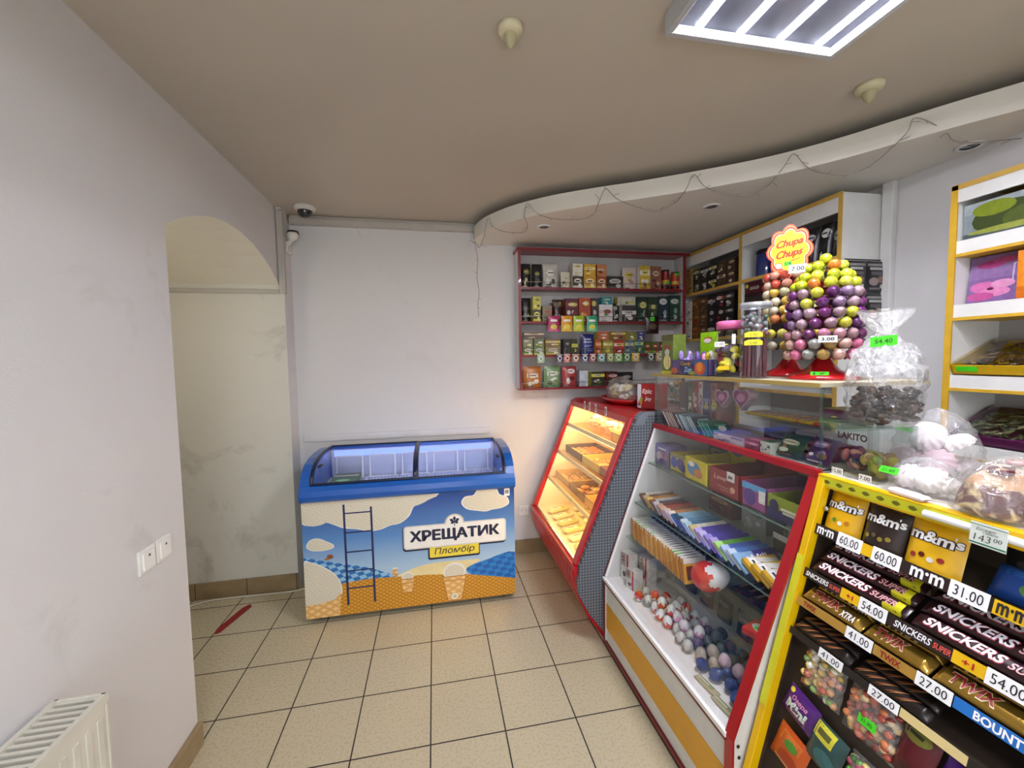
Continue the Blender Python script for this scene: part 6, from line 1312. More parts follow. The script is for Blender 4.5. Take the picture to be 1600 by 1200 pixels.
# ================================================================== on the pastry case
m = MB(); m.lathe([(.001, 0), (.10, 0), (.125, .03), (.12, .033), (.095, .006), (.001, .006)], mat('#b8141c', .25, coat=.4), Matrix.Diagonal((.9, 1.75, 1, 1)), 28)
place('red_tray', m, 'oval red plastic tray on top of the pastry case', 'tray', (1.235, 2.55, 1.2625))
rng2 = random.Random(12)
def wrinkled(pts_fn, nu, nv, m, amp, seed, m2=None):
    r = random.Random(seed); o = [[r.uniform(-amp, amp) for _ in range(nu+1)] for _ in range(nv+1)]
    for row in o: row[-1] = row[0]
    def f(u, v):
        i, j = int(round(u*nu)), int(round(v*nv)); x, y, z, nx, ny = pts_fn(u, v); k = o[j][i]; return (x+nx*k, y+ny*k, z+k*.4)
    return MB().grid(f, nu, nv, m, None, True, (lambda u, v: m2 if v > .40+.05*math.sin(u*40) else m) if m2 else None)
def sweet_bag(name, label, cat, pos, rx_, ry_, h, film, items, seed, tie=True, tag=None, amp=.006, film2=None):
    """clear bag: film skin gathered at the top, with the goods inside as parts"""
    t = thing(name, label, cat, pos)
    def fn(u, v):
        a = 2*PI*u
        prof = [(0, .75), (.08, 1.0), (.45, 1.02), (.62, .82), (.74, .42), (.80, .20), (.86, .38), (.94, .62), (1, .70)] if tie else [(0, .8), (.1, 1.0), (.5, 1.0), (.8, .8), (.95, .35), (1, .08)]
        for (a0, b0), (a1, b1) in zip(prof[:-1], prof[1:]):
            if a0 <= v <= a1+1e-9: s = lerp(b0, b1, (v-a0)/(a1-a0)); break
        fold = 1+.07*math.sin(9*a+5*v+seed)*(.3+v)
        return (rx_*s*fold*math.cos(a), ry_*s*fold*math.sin(a), h*v+.002, math.cos(a), math.sin(a))
    part('film', wrinkled(fn, 40, 26, film, amp, seed, film2), t, local=True)
    for nm, m, kind in items: part(nm, m, t, local=True, kind=kind)
    if tag:
        m = MB(); m.rect(-.026, -.014, .026, .014, GREENTAG, frame(tag, (.7, -.7, 0), (0, 0, 1)), .002); m.text('54.40', 0, 0, .036, .012, INK, frame(tag, (.7, -.7, 0), (0, 0, 1)), .003, .0)
        part('price_tag', m, t, 'green price tag', local=True)
    return t
def lumps(n, rx_, ry_, z0, z1, size, cols, seed, flat=1.0, rough=.5):
    r = random.Random(seed); m = MB()
    for i in range(n):
        a = r.uniform(0, 2*PI); k = math.sqrt(r.random()); s = size*r.uniform(.75, 1.2)
        q = Matrix.Translation((rx_*k*math.cos(a), ry_*k*math.sin(a), lerp(z0, z1, r.random()))) @ Matrix.Rotation(r.uniform(0, PI), 4, 'Z') @ Matrix.Rotation(r.uniform(-.5, .5), 4, 'X')
        m.ball((0, 0, 0), (s, s*.8, s*.7*flat), mat(cols[i % len(cols)], rough), 8, 6, q)
    return m
sweet_bag('snack_bag', 'clear bag of white and yellow sweets in the red tray', 'bag of sweets', (1.235, 2.55, 1.2715), .075, .145, .16, FILM, [('sweets', lumps(60, .052, .11, .025, .10, .02, ['#d8d4c4', '#c9b878', '#e0dccc', '#b89a5a', '#c4c0a0', '#d8c88a'], 5), 'stuff')], 5, False)
t = thing('gift_tin', 'red square gift tin with white lettering on top of the pastry case', 'tin', (1.20, 2.155, 1.2625), RX+.35)
m = MB().box((-.065, 0, 0), (.065, .11, .145), mat('#a8141c', .3, coat=.3)); part('body', m, t, local=True, bevel=.006)
M = frame((0, 0, 0), (1, 0, 0), (0, 0, 1))
part('lettering', MB().text('Еріс', .008, .10, .07, .032, PAPER, M, .001, .02, .15).text('Joy', .015, .058, .05, .026, PAPER, M, .001, .02, .15), t, local=True)
part('side_print', MB().rect(-.064, .004, -.036, .142, mat('#d0cfd8', .4), M, .0008).ell(-.042, .035, .014, .02, mat('#c98a2c', .4), M, .0012).ell(-.034, .055, .010, .016, mat('#8a9a3a', .4), M, .0013).ell(-.052, .025, .009, .012, mat('#8e3a5a', .4), M, .0014), t, local=True)
t = thing('glass_jar', 'clear round jar with knobbed lid of mixed sweets behind the red tin', 'candy jar', (1.405, 2.15, 1.2625))
part('body', MB().lathe([(.001, .001), (.062, .001), (.066, .02), (.066, .15), (.06, .165)], ACRYL, n=28), t, local=True)
part('lid', MB().lathe([(.066, .163), (.067, .172), (.05, .196), (.016, .21), (.012, .218), (.02, .232), (.001, .24)], ACRYL, n=28), t, local=True)
part('sweets', lumps(60, .05, .05, .02, .15, .016, ['#5a7a4a', '#8a3a2c', '#c9c2a8', '#3a6a4a', '#b8862c'], 9), t, local=True, kind='stuff')
for i, y in enumerate((2.72, 2.63, 2.52, 2.36)):
    m = MB().box((-.0135, -.001, -.055), (.0135, 0, .0), PAPER); m.rect(-.009, -.048, .009, -.01, mat('#8d8a90', .6), frame((0, -.001, 0), (1, 0, 0), (0, 0, 1)), .0006); m.text('24', 0, -.02, .014, .012, INK, frame((0, -.001, 0), (1, 0, 0), (0, 0, 1)), .001)
    place('price_slip', m, f'white price slip on the top edge of the pastry case, {NTH[i]} from left', 'price slip', (1.042, y, 1.258), (0, 0, RX), 'price slips on the pastry case')

# ================================================================== inside the pastry case
PAST = ['#c98a34', '#d8a04a', '#b87828', '#e0b868', '#c99a58']
def pastry(kind, s, col, seed):
    r = random.Random(seed); m = MB()
    if kind == 'roll':      # ridged roll
        m.tube([(-s, 0, s*.45), (-s*.5, 0, s*.55), (0, 0, s*.6), (s*.5, 0, s*.55), (s, 0, s*.45)], [s*.22, s*.42, s*.5, s*.42, s*.22], mat(col, .45, noise=.3, ns=40), 10)
        for k in (-.5, -.17, .17, .5): m.tube([(k*s+.004, -s*.45, s*.4), (k*s, 0, s*1.06), (k*s-.004, s*.45, s*.4)], s*.06, mat('#a8682a', .45), 5)
    elif kind == 'cookie':
        m.lathe([(.001, 0), (s, 0), (s*1.05, s*.18), (s*.8, s*.36), (.001, s*.42)], mat(col, .5, noise=.3, ns=50), n=14)
        for k in range(5): m.ball((r.uniform(-.6, .6)*s, r.uniform(-.6, .6)*s, s*.38), s*.12, mat('#5a3418', .5), 6, 4)
    else:
        m.ball((0, 0, s*.48), (s*1.15, s*.8, s*.5), mat(col, .4, noise=.25, ns=30), 12, 8); m.ball((0, 0, s*.72), (s*.8, s*.3, s*.28), mat('#e8c98a', .5), 10, 6)
    return m.mesh('pastry')
PC = {}
pidx = 0
def pastry_tray(x0_, x1_, y0_, y1_, z, wall, kinds, nm, seed, nx, ny, back=.0):
    global pidx
    t = thing('pastry_tray', f'{nm} in the pastry case', 'tray', ((x0_+x1_)/2, (y0_+y1_)/2, z))
    c = mat(wall, .45); h = .055; m = MB(); m.box((x0_, y0_, z), (x1_, y1_, z+.003), c); m.box((x0_, y0_, z), (x0_+.003, y1_, z+h), c); m.box((x1_-.003, y0_, z), (x1_, y1_, z+h), c); m.box((x0_, y0_, z), (x1_, y0_+.003, z+h), c); m.box((x0_, y1_-.003, z), (x1_, y1_, z+h), c)
    part('tray', m, t)
    r = random.Random(seed)
    for i in range(nx):
        for j in range(ny):
            k = kinds[(i+j) % len(kinds)]; col = PAST[(i*3+j*5+seed) % 5]; key = (k, col)
            if key not in PC: PC[key] = pastry(k, .03, col, seed)
            o = bpy.data.objects.new({'roll': 'pastry_roll', 'cookie': 'cookie', 'bun': 'bun'}[k], PC[key]); COL.objects.link(o)
            o.location = (lerp(x0_+.04, x1_-.04, i/max(1, nx-1)), lerp(y0_+.035, y1_-.035, j/max(1, ny-1)), z+.0045); o.rotation_euler = (0, 0, r.uniform(-.5, .5)+(1.2 if k == 'roll' else 0))
            w_ = {'roll': 'ridged pastry roll', 'cookie': 'round cookie', 'bun': 'golden bun'}[k]
            props(o, f'{w_}, row {i+1} from front, {NTH[ny-1-j]} from left, {nm}', w_.split()[-1], f'{w_}s in the {nm}')
pastry_tray(.90, 1.16, 2.10, 2.36, .6556, '#c9a24a', ['cookie'], 'nearest tray of lower glass shelf', 1, 4, 4)
pastry_tray(.90, 1.16, 2.38, 2.64, .6556, '#8a6a34', ['bun', 'cookie'], 'middle tray of lower glass shelf', 2, 4, 4)
pastry_tray(.90, 1.16, 2.66, 2.96, .6556, '#d8b45a', ['roll'], 'farthest tray of lower glass shelf', 3, 4, 5)
pastry_tray(.975, 1.22, 2.10, 2.30, .8506, '#7a4a44', ['cookie', 'bun'], 'nearest tray of middle glass shelf', 4, 4, 3)
pastry_tray(.975, 1.22, 2.32, 2.60, .8506, '#d8c45a', ['roll', 'cookie'], 'middle tray of middle glass shelf', 5, 4, 4)
pastry_tray(.975, 1.22, 2.62, 2.95, .8506, '#5a4a34', ['bun'], 'farthest tray of middle glass shelf', 6, 4, 5)
pastry_tray(1.05, 1.28, 2.10, 2.30, 1.0606, '#c9a24a', ['roll'], 'nearest tray of top glass shelf', 7, 3, 3)
sweet_bag('biscuit_bag', 'clear bag of golden biscuits on the top glass shelf, nearer one', 'bag of biscuits', (1.165, 2.44, 1.064), .08, .10, .095, FILM, [('biscuits', lumps(36, .055, .07, .018, .055, .02, PAST, 15), 'stuff')], 6, False)
sweet_bag('biscuit_bag', 'clear bag of pale biscuits on the top glass shelf, farther one', 'bag of biscuits', (1.172, 2.70, 1.064), .085, .12, .10, FILM, [('biscuits', lumps(40, .06, .085, .018, .06, .02, ['#e0b868', '#d8c07a', '#c9a04a'], 16), 'stuff')], 7, False)
for i in range(14):
    r_ = i % 2; y = 2.13+(i//2)*.118
    m = gbar(.17, .05, .032, ['#e8d88a', '#f0e4b0', '#d8c878'][i % 3], [('r', -.35, -.3, .1, .3, '#f4ecd0'), ('r', -.3, -.1, .0, .1, '#6a5a3a'), ('r', .15, -.4, .3, .4, '#c9a84a')])
    place('wafer_roll_pack', m, f'pale yellow wafer pack on the pastry case floor, {NTH[i//2]} from front, {["front", "rear"][r_]} row', 'wafer pack', (.875+r_*.19, y, .4306), (0, 0, .35+rng.uniform(-.12, .12)), 'wafer packs on the pastry case floor')
# ================================================================== on top of the yellow rack
RZ = 1.1996
rng = random.Random(41)
t = thing('acrylic_box', 'clear acrylic box with dark lettering at the left end of the rack top', 'acrylic box', (1.262, .963, RZ), RX)
w, d, h = .132, .135, .158
m = MB()
for a, b in (((-w/2, -d/2, 0), (w/2, -d/2+.003, h)), ((-w/2, d/2-.003, 0), (w/2, d/2, h)), ((-w/2, -d/2, 0), (-w/2+.003, d/2, h)), ((w/2-.003, -d/2, 0), (w/2, d/2, h)), ((-w/2, -d/2, h-.003), (w/2, d/2, h))): m.box(a, b, ACRYL)
part('body', m, t, local=True)
FR = frame((0, -d/2, 0), (1, 0, 0), (0, 0, 1))
part('lettering', MB().text('LAKITO', -.006, .122, .085, .02, mat('#3a1c24', .5, noise=0), FR, .001, .03), t, local=True)
for x, tx in ((-.046, '15.00'), (.035, '7.00')):
    m = MB().box((x-.017, -d/2-.0025, 0), (x+.017, -d/2-.001, .019), PAPER); m.text(tx, x, .0095, .028, .011, INK, FR, .003, .01); part('price_tag', m, t, local=True)
m = MB()
for i in range(16):
    q = Matrix.Translation((-.04+rng.uniform(-.018, .018), rng.uniform(-.035, .03), .022+i*.0028)) @ Matrix.Rotation(rng.uniform(0, 6), 4, 'X') @ Matrix.Rotation(rng.uniform(0, 6), 4, 'Z')
    m.ball((0, 0, 0), (.015, .010, .019), mat(('#6a2a44', '#2c2440', '#a85a4a', '#8e3a5a', '#c98a6a')[i % 5], .3), 8, 6, q)
part('sweets', m, t, local=True, kind='stuff')
m = MB()
for i in range(26):
    q = Matrix.Translation((.022+rng.uniform(-.024, .026), rng.uniform(-.04, .035), .015+rng.random()*.055)) @ Matrix.Rotation(rng.uniform(0, 6), 4, 'X') @ Matrix.Rotation(rng.uniform(0, 6), 4, 'Z')
    m.ball((0, 0, 0), (.014, .010, .017), mat(('#cfc03a', '#b8a04a', '#8aa03a', '#d8b87a', '#a8844a')[i % 5], .3), 8, 6, q)
part('sweets', m, t, 'yellow sweets', local=True, kind='stuff')
# cellophane bag of dark dried sweets on the box
m = MB(); r = random.Random(3)
c0 = ['#2c211c', '#3a2c24', '#241a16', '#4a3a30']
for i in range(150):
    a = r.uniform(0, 2*PI); k = math.sqrt(r.random()); q = Matrix.Translation((.066*k*math.cos(a), .076*k*math.sin(a), .012+r.random()*.09)) @ Matrix.Rotation(r.uniform(0, 6), 4, 'Z') @ Matrix.Rotation(r.uniform(0, 6), 4, 'X')
    m.ball((0, 0, 0), (.016, .011, .008), mat(c0[i % 4], .5), 6, 4, q)
CELLO = glass('cellophane', '#ffffff', .07, .6, .12, .035, 1.0, 22, .03); CELLO2 = glass('cellophane_crinkled', '#ffffff', .18, .7, .18, .30, 1.0, 34, .03)
sweet_bag('cellophane_bag', 'tied cellophane bag of dark brown sweets standing on the acrylic box', 'bag of sweets', (1.262, .942, RZ+.159), .078, .088, .325, CELLO, [('sweets', m, 'stuff')], 3, True, None, .007, CELLO2)
bg = bpy.data.objects['cellophane_bag']
tm = MB(); TGM = frame((-.045, -.03, .238), (.62, -.78, .1), (0, 0, 1)); tm.box((-.028, -.014, -.001), (.028, .014, .001), GREENTAG, TGM); tm.text('54.40', 0, 0, .036, .012, INK, TGM, .0016)
part('price_tag', tm, bg, 'green price tag', local=True)
# marshmallow bags
ZEF = [mat('#eadfe2', .6, noise=.05), mat('#e6c9d4', .6, noise=.06), mat('#efeae6', .6, noise=.05)]
def zefir(s, mm):
    """ribbed half marshmallow"""
    m = MB()
    def fn(u, v):
        a = 2*PI*u; rr = s*math.sin(PI*min(1, v*.5+.02))**.7*(1+.09*math.cos(12*a+3*v)) if v < 1 else 0
        rr = s*(1-v**2.6)**.5*(1+.09*math.cos(12*a+2.5*v)) if v < .999 else 0
        return (rr*math.cos(a), rr*math.sin(a), s*.8*v)
    m.grid(fn, 48, 8, mm); return m
def marsh(name, label, pos, spots_, film, fr, seed, tag=None):
    t = thing(name, label, 'bag of marshmallows', pos)
    for i, (x, y, z, s, c, tilt) in enumerate(spots_):
        m0 = zefir(s, ZEF[c]); M = Matrix.Translation((x, y, z)) @ Matrix.Rotation(tilt[0], 4, 'X') @ Matrix.Rotation(tilt[1], 4, 'Y')
        m = MB().add(m0.v, m0.f, ZEF[c], True, M); part('marshmallow', m, t, local=True)
    rx_, ry_, h = fr
    def fn(u, v):
        a = 2*PI*u; k = (1-max(0, v)**3.0)**.6 if v < 1 else 0
        k = min(k, .8+v*3); fold = 1+.06*math.sin(7*a+6*v+seed)
        return (rx_*k*fold*math.cos(a), ry_*k*fold*math.sin(a), .001+h*v, math.cos(a), math.sin(a))
    part('film', wrinkled(fn, 36, 16, film, .004, seed), t, local=True)
    if tag:
        m = MB(); M = frame(tag[0], tag[1], tag[2]); m.box((-.022, -.009, 0), (.022, .009, .002), GREENTAG, M); m.text('21.60', 0, 0, .03, .008, INK, M, .0028); part('price_tag', m, t, 'green price tag', local=True)
MFILM = glass('milky_film', '#ffffff', .09, .6, .14, .14, .9, 30, .02)
marsh('marshmallow_bag', 'large clear bag of pink and white marshmallows behind the rack front row', (1.452, .932, RZ+.003), [(-.045, .042, .042, .042, 1, (0, -1.0)), (-.045, -.035, .042, .042, 1, (0, -1.0)), (.025, .04, .026, .042, 2, (.4, -.2)), (.025, -.04, .026, .042, 0, (-.3, -.2)), (-.02, .005, .10, .042, 0, (.1, -.6)), (.01, -.045, .095, .038, 2, (-.4, -.4)), (.02, .03, .12, .036, 2, (.3, 0))], MFILM, (.10, .096, .195), 2, ((-.072, .034, .135), (0, -1, -.1), (.5, 0, .85)))
marsh('marshmallow_bag', 'flat clear bag of cream marshmallows at the front edge of rack top', (1.238, .813, RZ+.003), [(.0, .036, .032, .033, 0, (0, -.9)), (-.003, -.016, .034, .034, 2, (0, -.9)), (.003, -.045, .028, .024, 2, (.2, -.8)), (.032, .015, .036, .028, 2, (0, -.2))], MFILM, (.066, .070, .09), 4, ((-.058, .045, .05), (0, -1, 0), (.5, 0, .86)))
place('marshmallow_bar', gbar(.085, .03, .016, '#e6d4d2', [('r', -.3, -.3, .3, .3, '#efe6e2')], rough=.35), 'slim pale pink bar lying in front of the flat marshmallow bag', 'bar', (1.164, .80, RZ), (0, 0, RX-.1))
# pastry bags
def streaky(a, b, seed):
    q = NT('layered_pastry_%d' % seed); p = q.n('BsdfPrincipled', i_Roughness=.4); tc = q.n('TexCoord'); nz = q.n('TexNoise', i_Scale=22.0, i_Detail=3.0, i_Distortion=1.5)
    q.l(tc.outputs['Object'], nz.inputs['Vector']); r = q.n('ValToRGB'); e = r.color_ramp.elements; e[0].position = .46; e[0].color = lin(a); e[1].position = .60; e[1].color = lin(b)
    q.l(nz.outputs[0], r.inputs[0]); q.l(r.outputs[0], p.inputs['Base Color']); q.l(p.outputs[0], q.out.inputs[0]); return q.m
def swirl(name, label, pos, s, seed, cols, ky=.74):
    t = thing(name, label, 'bag of pastries', pos); r = random.Random(seed)
    m = MB()
    def body(u, v):
        a = 2*PI*u; k = (1-v**2.2)**.55 if v < 1 else 0; k *= min(1, .72+v*2.2); return (s*.8*k*math.cos(a), s*1.05*ky*k*math.sin(a)*(1+.06*math.cos(5*a)), s*1.25*v)
    nm = [mat(c, .4, noise=.25, ns=30) for c in cols]
    sd_ = streaky(cols[1], cols[2], seed); m.grid(body, 40, 14, nm[0], None, True, lambda u, v: nm[0] if v > .66+.05*math.sin(u*26) else sd_)
    part('pastry', m, t, local=True)
    m = MB().tube([(s*.35*math.cos(k*.5)*(1-k*.05)-.01, ky*(s*.4*math.sin(k*.5)*(1-k*.05)-s*.2), s*1.20) for k in range(10)], s*.07, nm[1], 8); part('topping', m, t, local=True)
    def fn(u, v):
        a = 2*PI*u; k = (1-v**2.6)**.55 if v < 1 else 0; k *= min(1, .85+v*2); f = 1+.05*math.sin(8*a+5*v+seed); return (s*.95*k*f*math.cos(a), s*1.22*ky*k*f*math.sin(a), .001+s*1.38*v, math.cos(a), math.sin(a))
    part('film', wrinkled(fn, 36, 14, FILM, .003, seed), t, local=True); return t
swirl('pastry_bag', 'clear bag holding a brown and cream layered pastry at the rack front edge', (1.218, .664, RZ+.002), .085, 6, ('#c99a6a', '#5a1f1c', '#e0cc94'))
swirl('pastry_bag', 'clear bag of cream and brown pastry at the right picture edge', (1.23, .505, RZ+.002), .085, 8, ('#d8b884', '#6a2c20', '#e4d4a0'))
swirl('pastry_bag', 'clear bag with pale pastry behind the layered pastry bag', (1.40, .735, RZ+.002), .075, 9, ('#e4cfae', '#c9a0a0', '#ead9c4'))
m = MB(); M = frame((0, 0, 0), (1, 0, 0), (0, 0, 1)); m.box((-.029, 0, -.048), (.029, .0015, 0), mat('#e2eae4', .4)); m.rect(-.029, -.045, .029, -.042, mat('#2f7a54', .5), M); m.rect(-.029, -.0055, .029, -.004, mat('#2f7a54', .5), M)
m.text('Бісквіт', -.003, -.0125, .032, .007, INK, M, .001, 0, .3); m.text('з кремом', .004, -.0195, .024, .005, INK, M, .001, 0, .3); m.text('143', -.008, -.031, .027, .014, INK, M, .001, -.01, .1); m.text('00', .016, -.028, .013, .008, INK, M, .001, 0, .1)
place('price_card', m, 'white card priced 143 hanging from the front edge of rack top', 'price card', (1.1235, .625, 1.203), (-.08, 0, RX))

# ================================================================== on the tiers of the rack
def tier(z): return rx(z), z-.0076
# big sweet bags
def mm_bag(label, y, w, h, col, txt, x=.0, second=None):
    b = bulge(w, h, .05, True); M = frame((0, 0, 0), (1, 0, 0), (0, 0, 1)); DK = mat('#2a1a14', .4)
    m = gpouch(w, h, .05, col, [('r', -.5, .86, .5, .93, second or col)], True, rough=.25)
    bag = (m, None)
    m.text('m&m', -.03*w, h*.62, w*.80, h*.24, DK, M, .0016, .09, 0, b); m.text('m&m', -.03*w, h*.62, w*.76, h*.205, RW, M, .0026, .03, 0, b)
    m.text('s', w*.42, h*.62, w*.12, h*.16, DK, M, .0016, .09, 0, b); m.text('s', w*.42, h*.62, w*.10, h*.13, RW, M, .0026, .03, 0, b); m.ell(w*.345, h*.72, w*.018, h*.03, RW, M, .0026, 8, b)
    for k in range(4): m.ell(w*(-.25+.16*k), h*(.2+.05*(k % 2)), w*.06, h*.05, mat(txt[k % len(txt)], .25), M, .002, 14, b)
    px, pz = tier(1.045); place('sweet_pouch', m, label, 'bag of sweets', (px+.036+x, y, pz+.0075), (-.262, 0, RX))
mm_bag('yellow bag of button sweets at the left end of the top tier', .958, .105, .120, '#e0ac10', ['#c9981c', '#4a8a2c', '#d8d4cc', '#b8701c'])
mm_bag('dark brown bag of button sweets between two yellow bags, top tier', .850, .102, .122, '#2a1d1a', ['#8a7a2c', '#5a4a34', '#8a7a2c'], 0, '#3a2c28')
mm_bag('larger yellow bag of button sweets right of the dark brown bag', .738, .112, .124, '#e2b012', ['#8e241c', '#5a1410', '#d8d4cc'], -.004)
px, pz = tier(1.045)
place('sweet_pouch', gpouch(.10, .075, .04, '#1f4a9a', [('r', -.5, .7, .5, .9, '#2c6ac0'), ('e', .2, .4, .2, .2, '#5a8a4a')], False), 'blue pouch leaning on top tier right of the larger yellow bag', 'pouch', (px+.05, .60, pz+.002), (-.6, 0, RX))
for i, (y, c, nm) in enumerate(((.62, '#2c2a2a', 'black'), (.50, '#243040', 'dark navy'), (.40, '#3a3434', 'charcoal'))):
    place('sweet_pouch', gpouch(.105, .12, .035, c, rnd_art(rng, ['#3a3a40', '#4a4a4a', '#5a544a'])), f'{nm} pouch at the back of the top tier, {NTH[i]} from left', 'pouch', (px+.135, y, pz+.008), (-.25, 0, RX))
# long chocolate bars, stacked in steps
SNK = '#2c1418'
def snack(label, y, x, z, L, th, kind, grp, extra=None):
    if kind == 'snick':
        m = gbar(L, .036, .030, SNK, [('t', 'SNICKERS', -.13, .02, .56, .70, '#b03a4a', .05, .22, .0012), ('t', 'SNICKERS', -.13, .02, .55, .60, '#e9eaf2', .03, .22, .002), ('t', 'SUPER', .29, -.05, .24, .44, '#e0a0a4', .02, .22, .002)]+([('r', .3, -.55, .47, -.25, '#c9c21c'), ('r', .40, -.5, .47, .5, '#c9c21c')] if extra else []), ends=SNK)
    elif kind == 'twix':
        m = gbar(L, .044, .030, '#b08c3c', [('t', 'TWIX', -.1, .02, .5, .66, '#e8d8a8', .05, .1, .0012), ('t', 'TWIX', -.1, .02, .48, .56, '#8a1c24', .03, .1, .002)]+([('t', 'XTRA', .28, -.2, .22, .42, '#dfe0ea', .03, .15, .002)] if extra else []), ends='#c9a24a', foil=.75, rough=.2)
    else:
        m = gbar(L, .034, .024, '#1a1210', [('w', -.36+.145*i_, .12, .16, .62, '#7a4420', .9) for i_ in range(5)]+[('w', -.33+.145*i_, .12, .13, .36, '#c08850', .9) for i_ in range(5)], ends='#1a1210')
    place({'snick': 'chocolate_bar', 'twix': 'gold_wafer_bar', 'cara': 'caramel_bar'}[kind], m, label, 'chocolate bar', (x, y, z), (th, 0, RX), grp)
WH3 = ['lowest', 'middle', 'topmost']
px, pz = tier(.915)
for s_, (yc, L, side, ex) in enumerate(((.868, .245, 'left', True), (.610, .245, 'right', True), (.355, .245, 'off-frame right', False))):
    for k in range(3): snack(f'long dark brown bar with white lettering, {WH3[k]} of the {side} stack', yc, px+.030+k*.0275, pz+.0165+k*.0275, L, .62, 'snick', 'long dark brown bars on second tier', ex)
px, pz = tier(.832)
for s_, (yc, L, nm, ex) in enumerate(((.913, .168, 'leftmost', True), (.752, .14, 'second', False), (.594, .16, 'third', False), (.42, .16, 'fourth', False))):
    for k in range(2): snack(f'gold foil wafer bar with red lettering, {nm} place, {["front", "rear"][k]} bar, third tier', yc, px+.034+k*.043, pz+.014+k*.016, L, .55, 'twix', 'gold wafer bars on third tier', ex)
px, pz = tier(.742)
for s_, (yc, L, nm) in enumerate(((.918, .165, 'left'), (.742, .16, 'right'))):
    for k in range(3): snack(f'black caramel bar with orange swirl, {["front", "middle", "rear"][k]} one of the {nm} group', yc, px+.028+k*.029, pz+.011+k*.016, L, .6, 'cara', 'black caramel bars on fourth tier')
# lower bags lying on the tilted board
BD = Vector((.274, 0, 1)).normalized()
def on_board(y, z, off=.0):
    """frame on the tilted board: x to the right (world -y), y up the slope, z out to the shop"""
    return frame((rx(z)+.046-off, y, z), (0, -1, 0), (.274, 0, 1))
def film_bag(label, y, z, w, h, cols, seed, rot=0.0, tag=None):
    t = thing('dragee_bag', label, 'bag of sweets', (rx(z)+.046, y, z)); F = on_board(y, z); F = Matrix.Translation(-F.translation) @ F @ Matrix.Rotation(rot, 4, 'Z'); r = random.Random(seed); m = MB()
    b = bulge(w, h, .05, False)
    for i in range(70):
        u, v = r.uniform(-.42, .42)*w, r.uniform(.1, .88)*h
        m.ball((u, v, .011+max(0, b(u, v))*r.uniform(.2, 1.0)), .0098, mat(cols[i % len(cols)], .22, coat=.3), 8, 6, F)
    part('dragees', m, t, local=True, kind='stuff')
    m = MB(); m.grid(lambda u, v: ((u-.5)*w, v*h, b((u-.5)*w, v*h)+.012+.002*math.sin(30*u+20*v)), 10, 12, FILM, F); part('film', m, t, local=True)
    if tag:
        m = MB(); Fm = F @ Matrix.Translation((tag[0]*w, tag[1]*h, .04)); m.box((-.02, -.011, 0), (.02, .011, .0015), GREENTAG, Fm); m.text('31.90', 0, 0, .026, .009, INK, Fm, .002); part('price_tag', m, t, 'green price tag', local=True)
DR = ['#c9a84a', '#b87a3a', '#d8c87a', '#c4926a', '#d8d4c8', '#a85a4a', '#7a9a5a', '#c9887a', '#b8a05a']
film_bag('clear bag of mixed pastel dragees below the left black caramel bars', .905, .600, .115, .125, DR, 1, .0)
film_bag('clear bag of reddish dragees with green tag below the right caramel bars', .773, .590, .125, .135, ['#a8483a', '#c9784a', '#c9a06a', '#b86a5a', '#d8b88a', '#8e3a34', '#c9b89a'], 2, .0, (.05, .45))
film_bag('clear bag of blue and yellow dragees at the lower right', .60, .47, .12, .10, ['#4a7ab0', '#c9c05a', '#7aa05a', '#8ab0c9'], 3, .0)
film_bag('clear bag of green and pink jellies with green tag beside the tagged pouch', .752, .455, .09, .11, ['#3a6a3a', '#c96a8a', '#5a8a4a', '#a84a5a', '#c9b86a'], 4, .0, (-.1, .6))
def bp(label, y, z, w, h, col, art, rot=0.0, t_=.03, off=.018, seal=None):
    o = solo('sweet_pouch', gpouch(w, h, t_, col, art, False, seal, .22), label, 'pouch', (rx(z)+.046-off, y, z), local=True)
    o.rotation_euler = (Matrix(((0, -1, 0), (1, 0, 0), (0, 0, 1))).transposed().to_4x4() @ Matrix.Rotation(-.267, 4, 'X') @ Matrix.Rotation(rot, 4, 'Y')).to_euler()
    return o
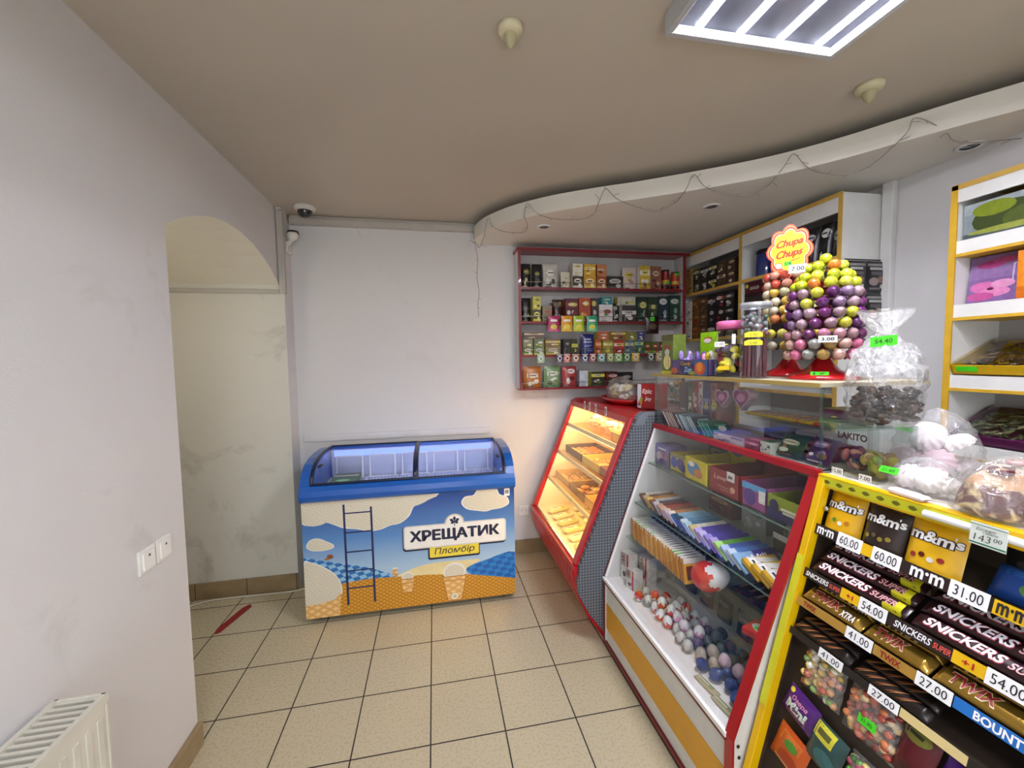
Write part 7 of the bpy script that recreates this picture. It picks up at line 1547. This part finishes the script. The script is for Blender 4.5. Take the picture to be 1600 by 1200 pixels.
bp('purple sachet with white and pink lettering at the left end below the dragees', .945, .505, .10, .085, '#4a1f6a', [('r', -.5, .1, .5, .42, '#6a3a5a'), ('t', 'Озера', .0, .68, .5, .2, '#d88ab0', .02, .2), ('t', 'Mini', -.02, .42, .66, .34, '#c9d4c8', .05, .1), ('e', -.35, .85, .08, .08, '#d8c43a')], .18)
bp('orange pouch with green print at the lower left of the rack', .945, .375, .10, .105, '#b8501c', [('r', -.5, .6, .5, .9, '#c96a2c'), ('e', .05, .68, .2, .12, '#4a8a2c'), ('e', .1, .3, .3, .2, '#a83a14'), ('r', -.3, .1, .3, .16, '#d8a87a')], .15)
bp('yellow-tagged teal pouch between the dragee bags', .858, .455, .09, .115, '#2c4a4a', [('r', -.42, .62, .2, .96, '#cfc83a'), ('r', -.3, .72, .1, .86, '#5a5a2c'), ('e', .1, .3, .3, .2, '#3a6a6a')], .12)
bp('red-brown pouch with lilac top at the lowest left', .80, .30, .09, .09, '#8e3a2c', [('r', -.5, .6, .5, 1, '#6a6aa0'), ('e', 0, .3, .3, .2, '#c9a06a')], .1)
bp('dark maroon pouch with olive label below the gold wafer bars', .684, .60, .07, .125, '#5a1620', [('r', -.5, .0, .5, .3, '#4a1018'), ('e', -.1, .85, .42, .14, '#7a7a2a'), ('r', -.3, .82, .1, .88, '#2c2c12')], .1)
bp('glossy purple pouch below the blue price rail', .612, .565, .075, .145, '#4a1a7a', [('r', -.5, .0, .5, .2, '#3a1260'), ('e', .1, .6, .25, .2, '#5f2a94')], .15)
for i, (y, c, nm) in enumerate(((.53, '#2c8a1c', 'glossy green pouch right of the purple one'), (.442, '#3a9a24', 'bright green pouch at the right picture edge'), (.354, '#24761a', 'deep green pouch beyond the bright green one'))): bp(nm, y, .565, .072, .145, c, [('r', -.5, .0, .5, .15, '#1c5a14'), ('e', -.1, .5, .2, .3, '#5ab03a')], .15)
for i, (y, z, c, nm) in enumerate(((.72, .33, '#3a4a7a', 'blue pouch'), (.60, .32, '#8a7a2c', 'mustard pouch'), (.48, .40, '#7a2a5a', 'plum pouch'), (.48, .27, '#2c5a5a', 'sea green pouch'), (.93, .22, '#4a3a2a', 'brown pouch'))):
    bp(f'{nm} in the lowest part of the rack', y, z, .095, .10, c, rnd_art(rng, ['#c9b87a', '#e4dccc', '#5a4a3a']), .1)
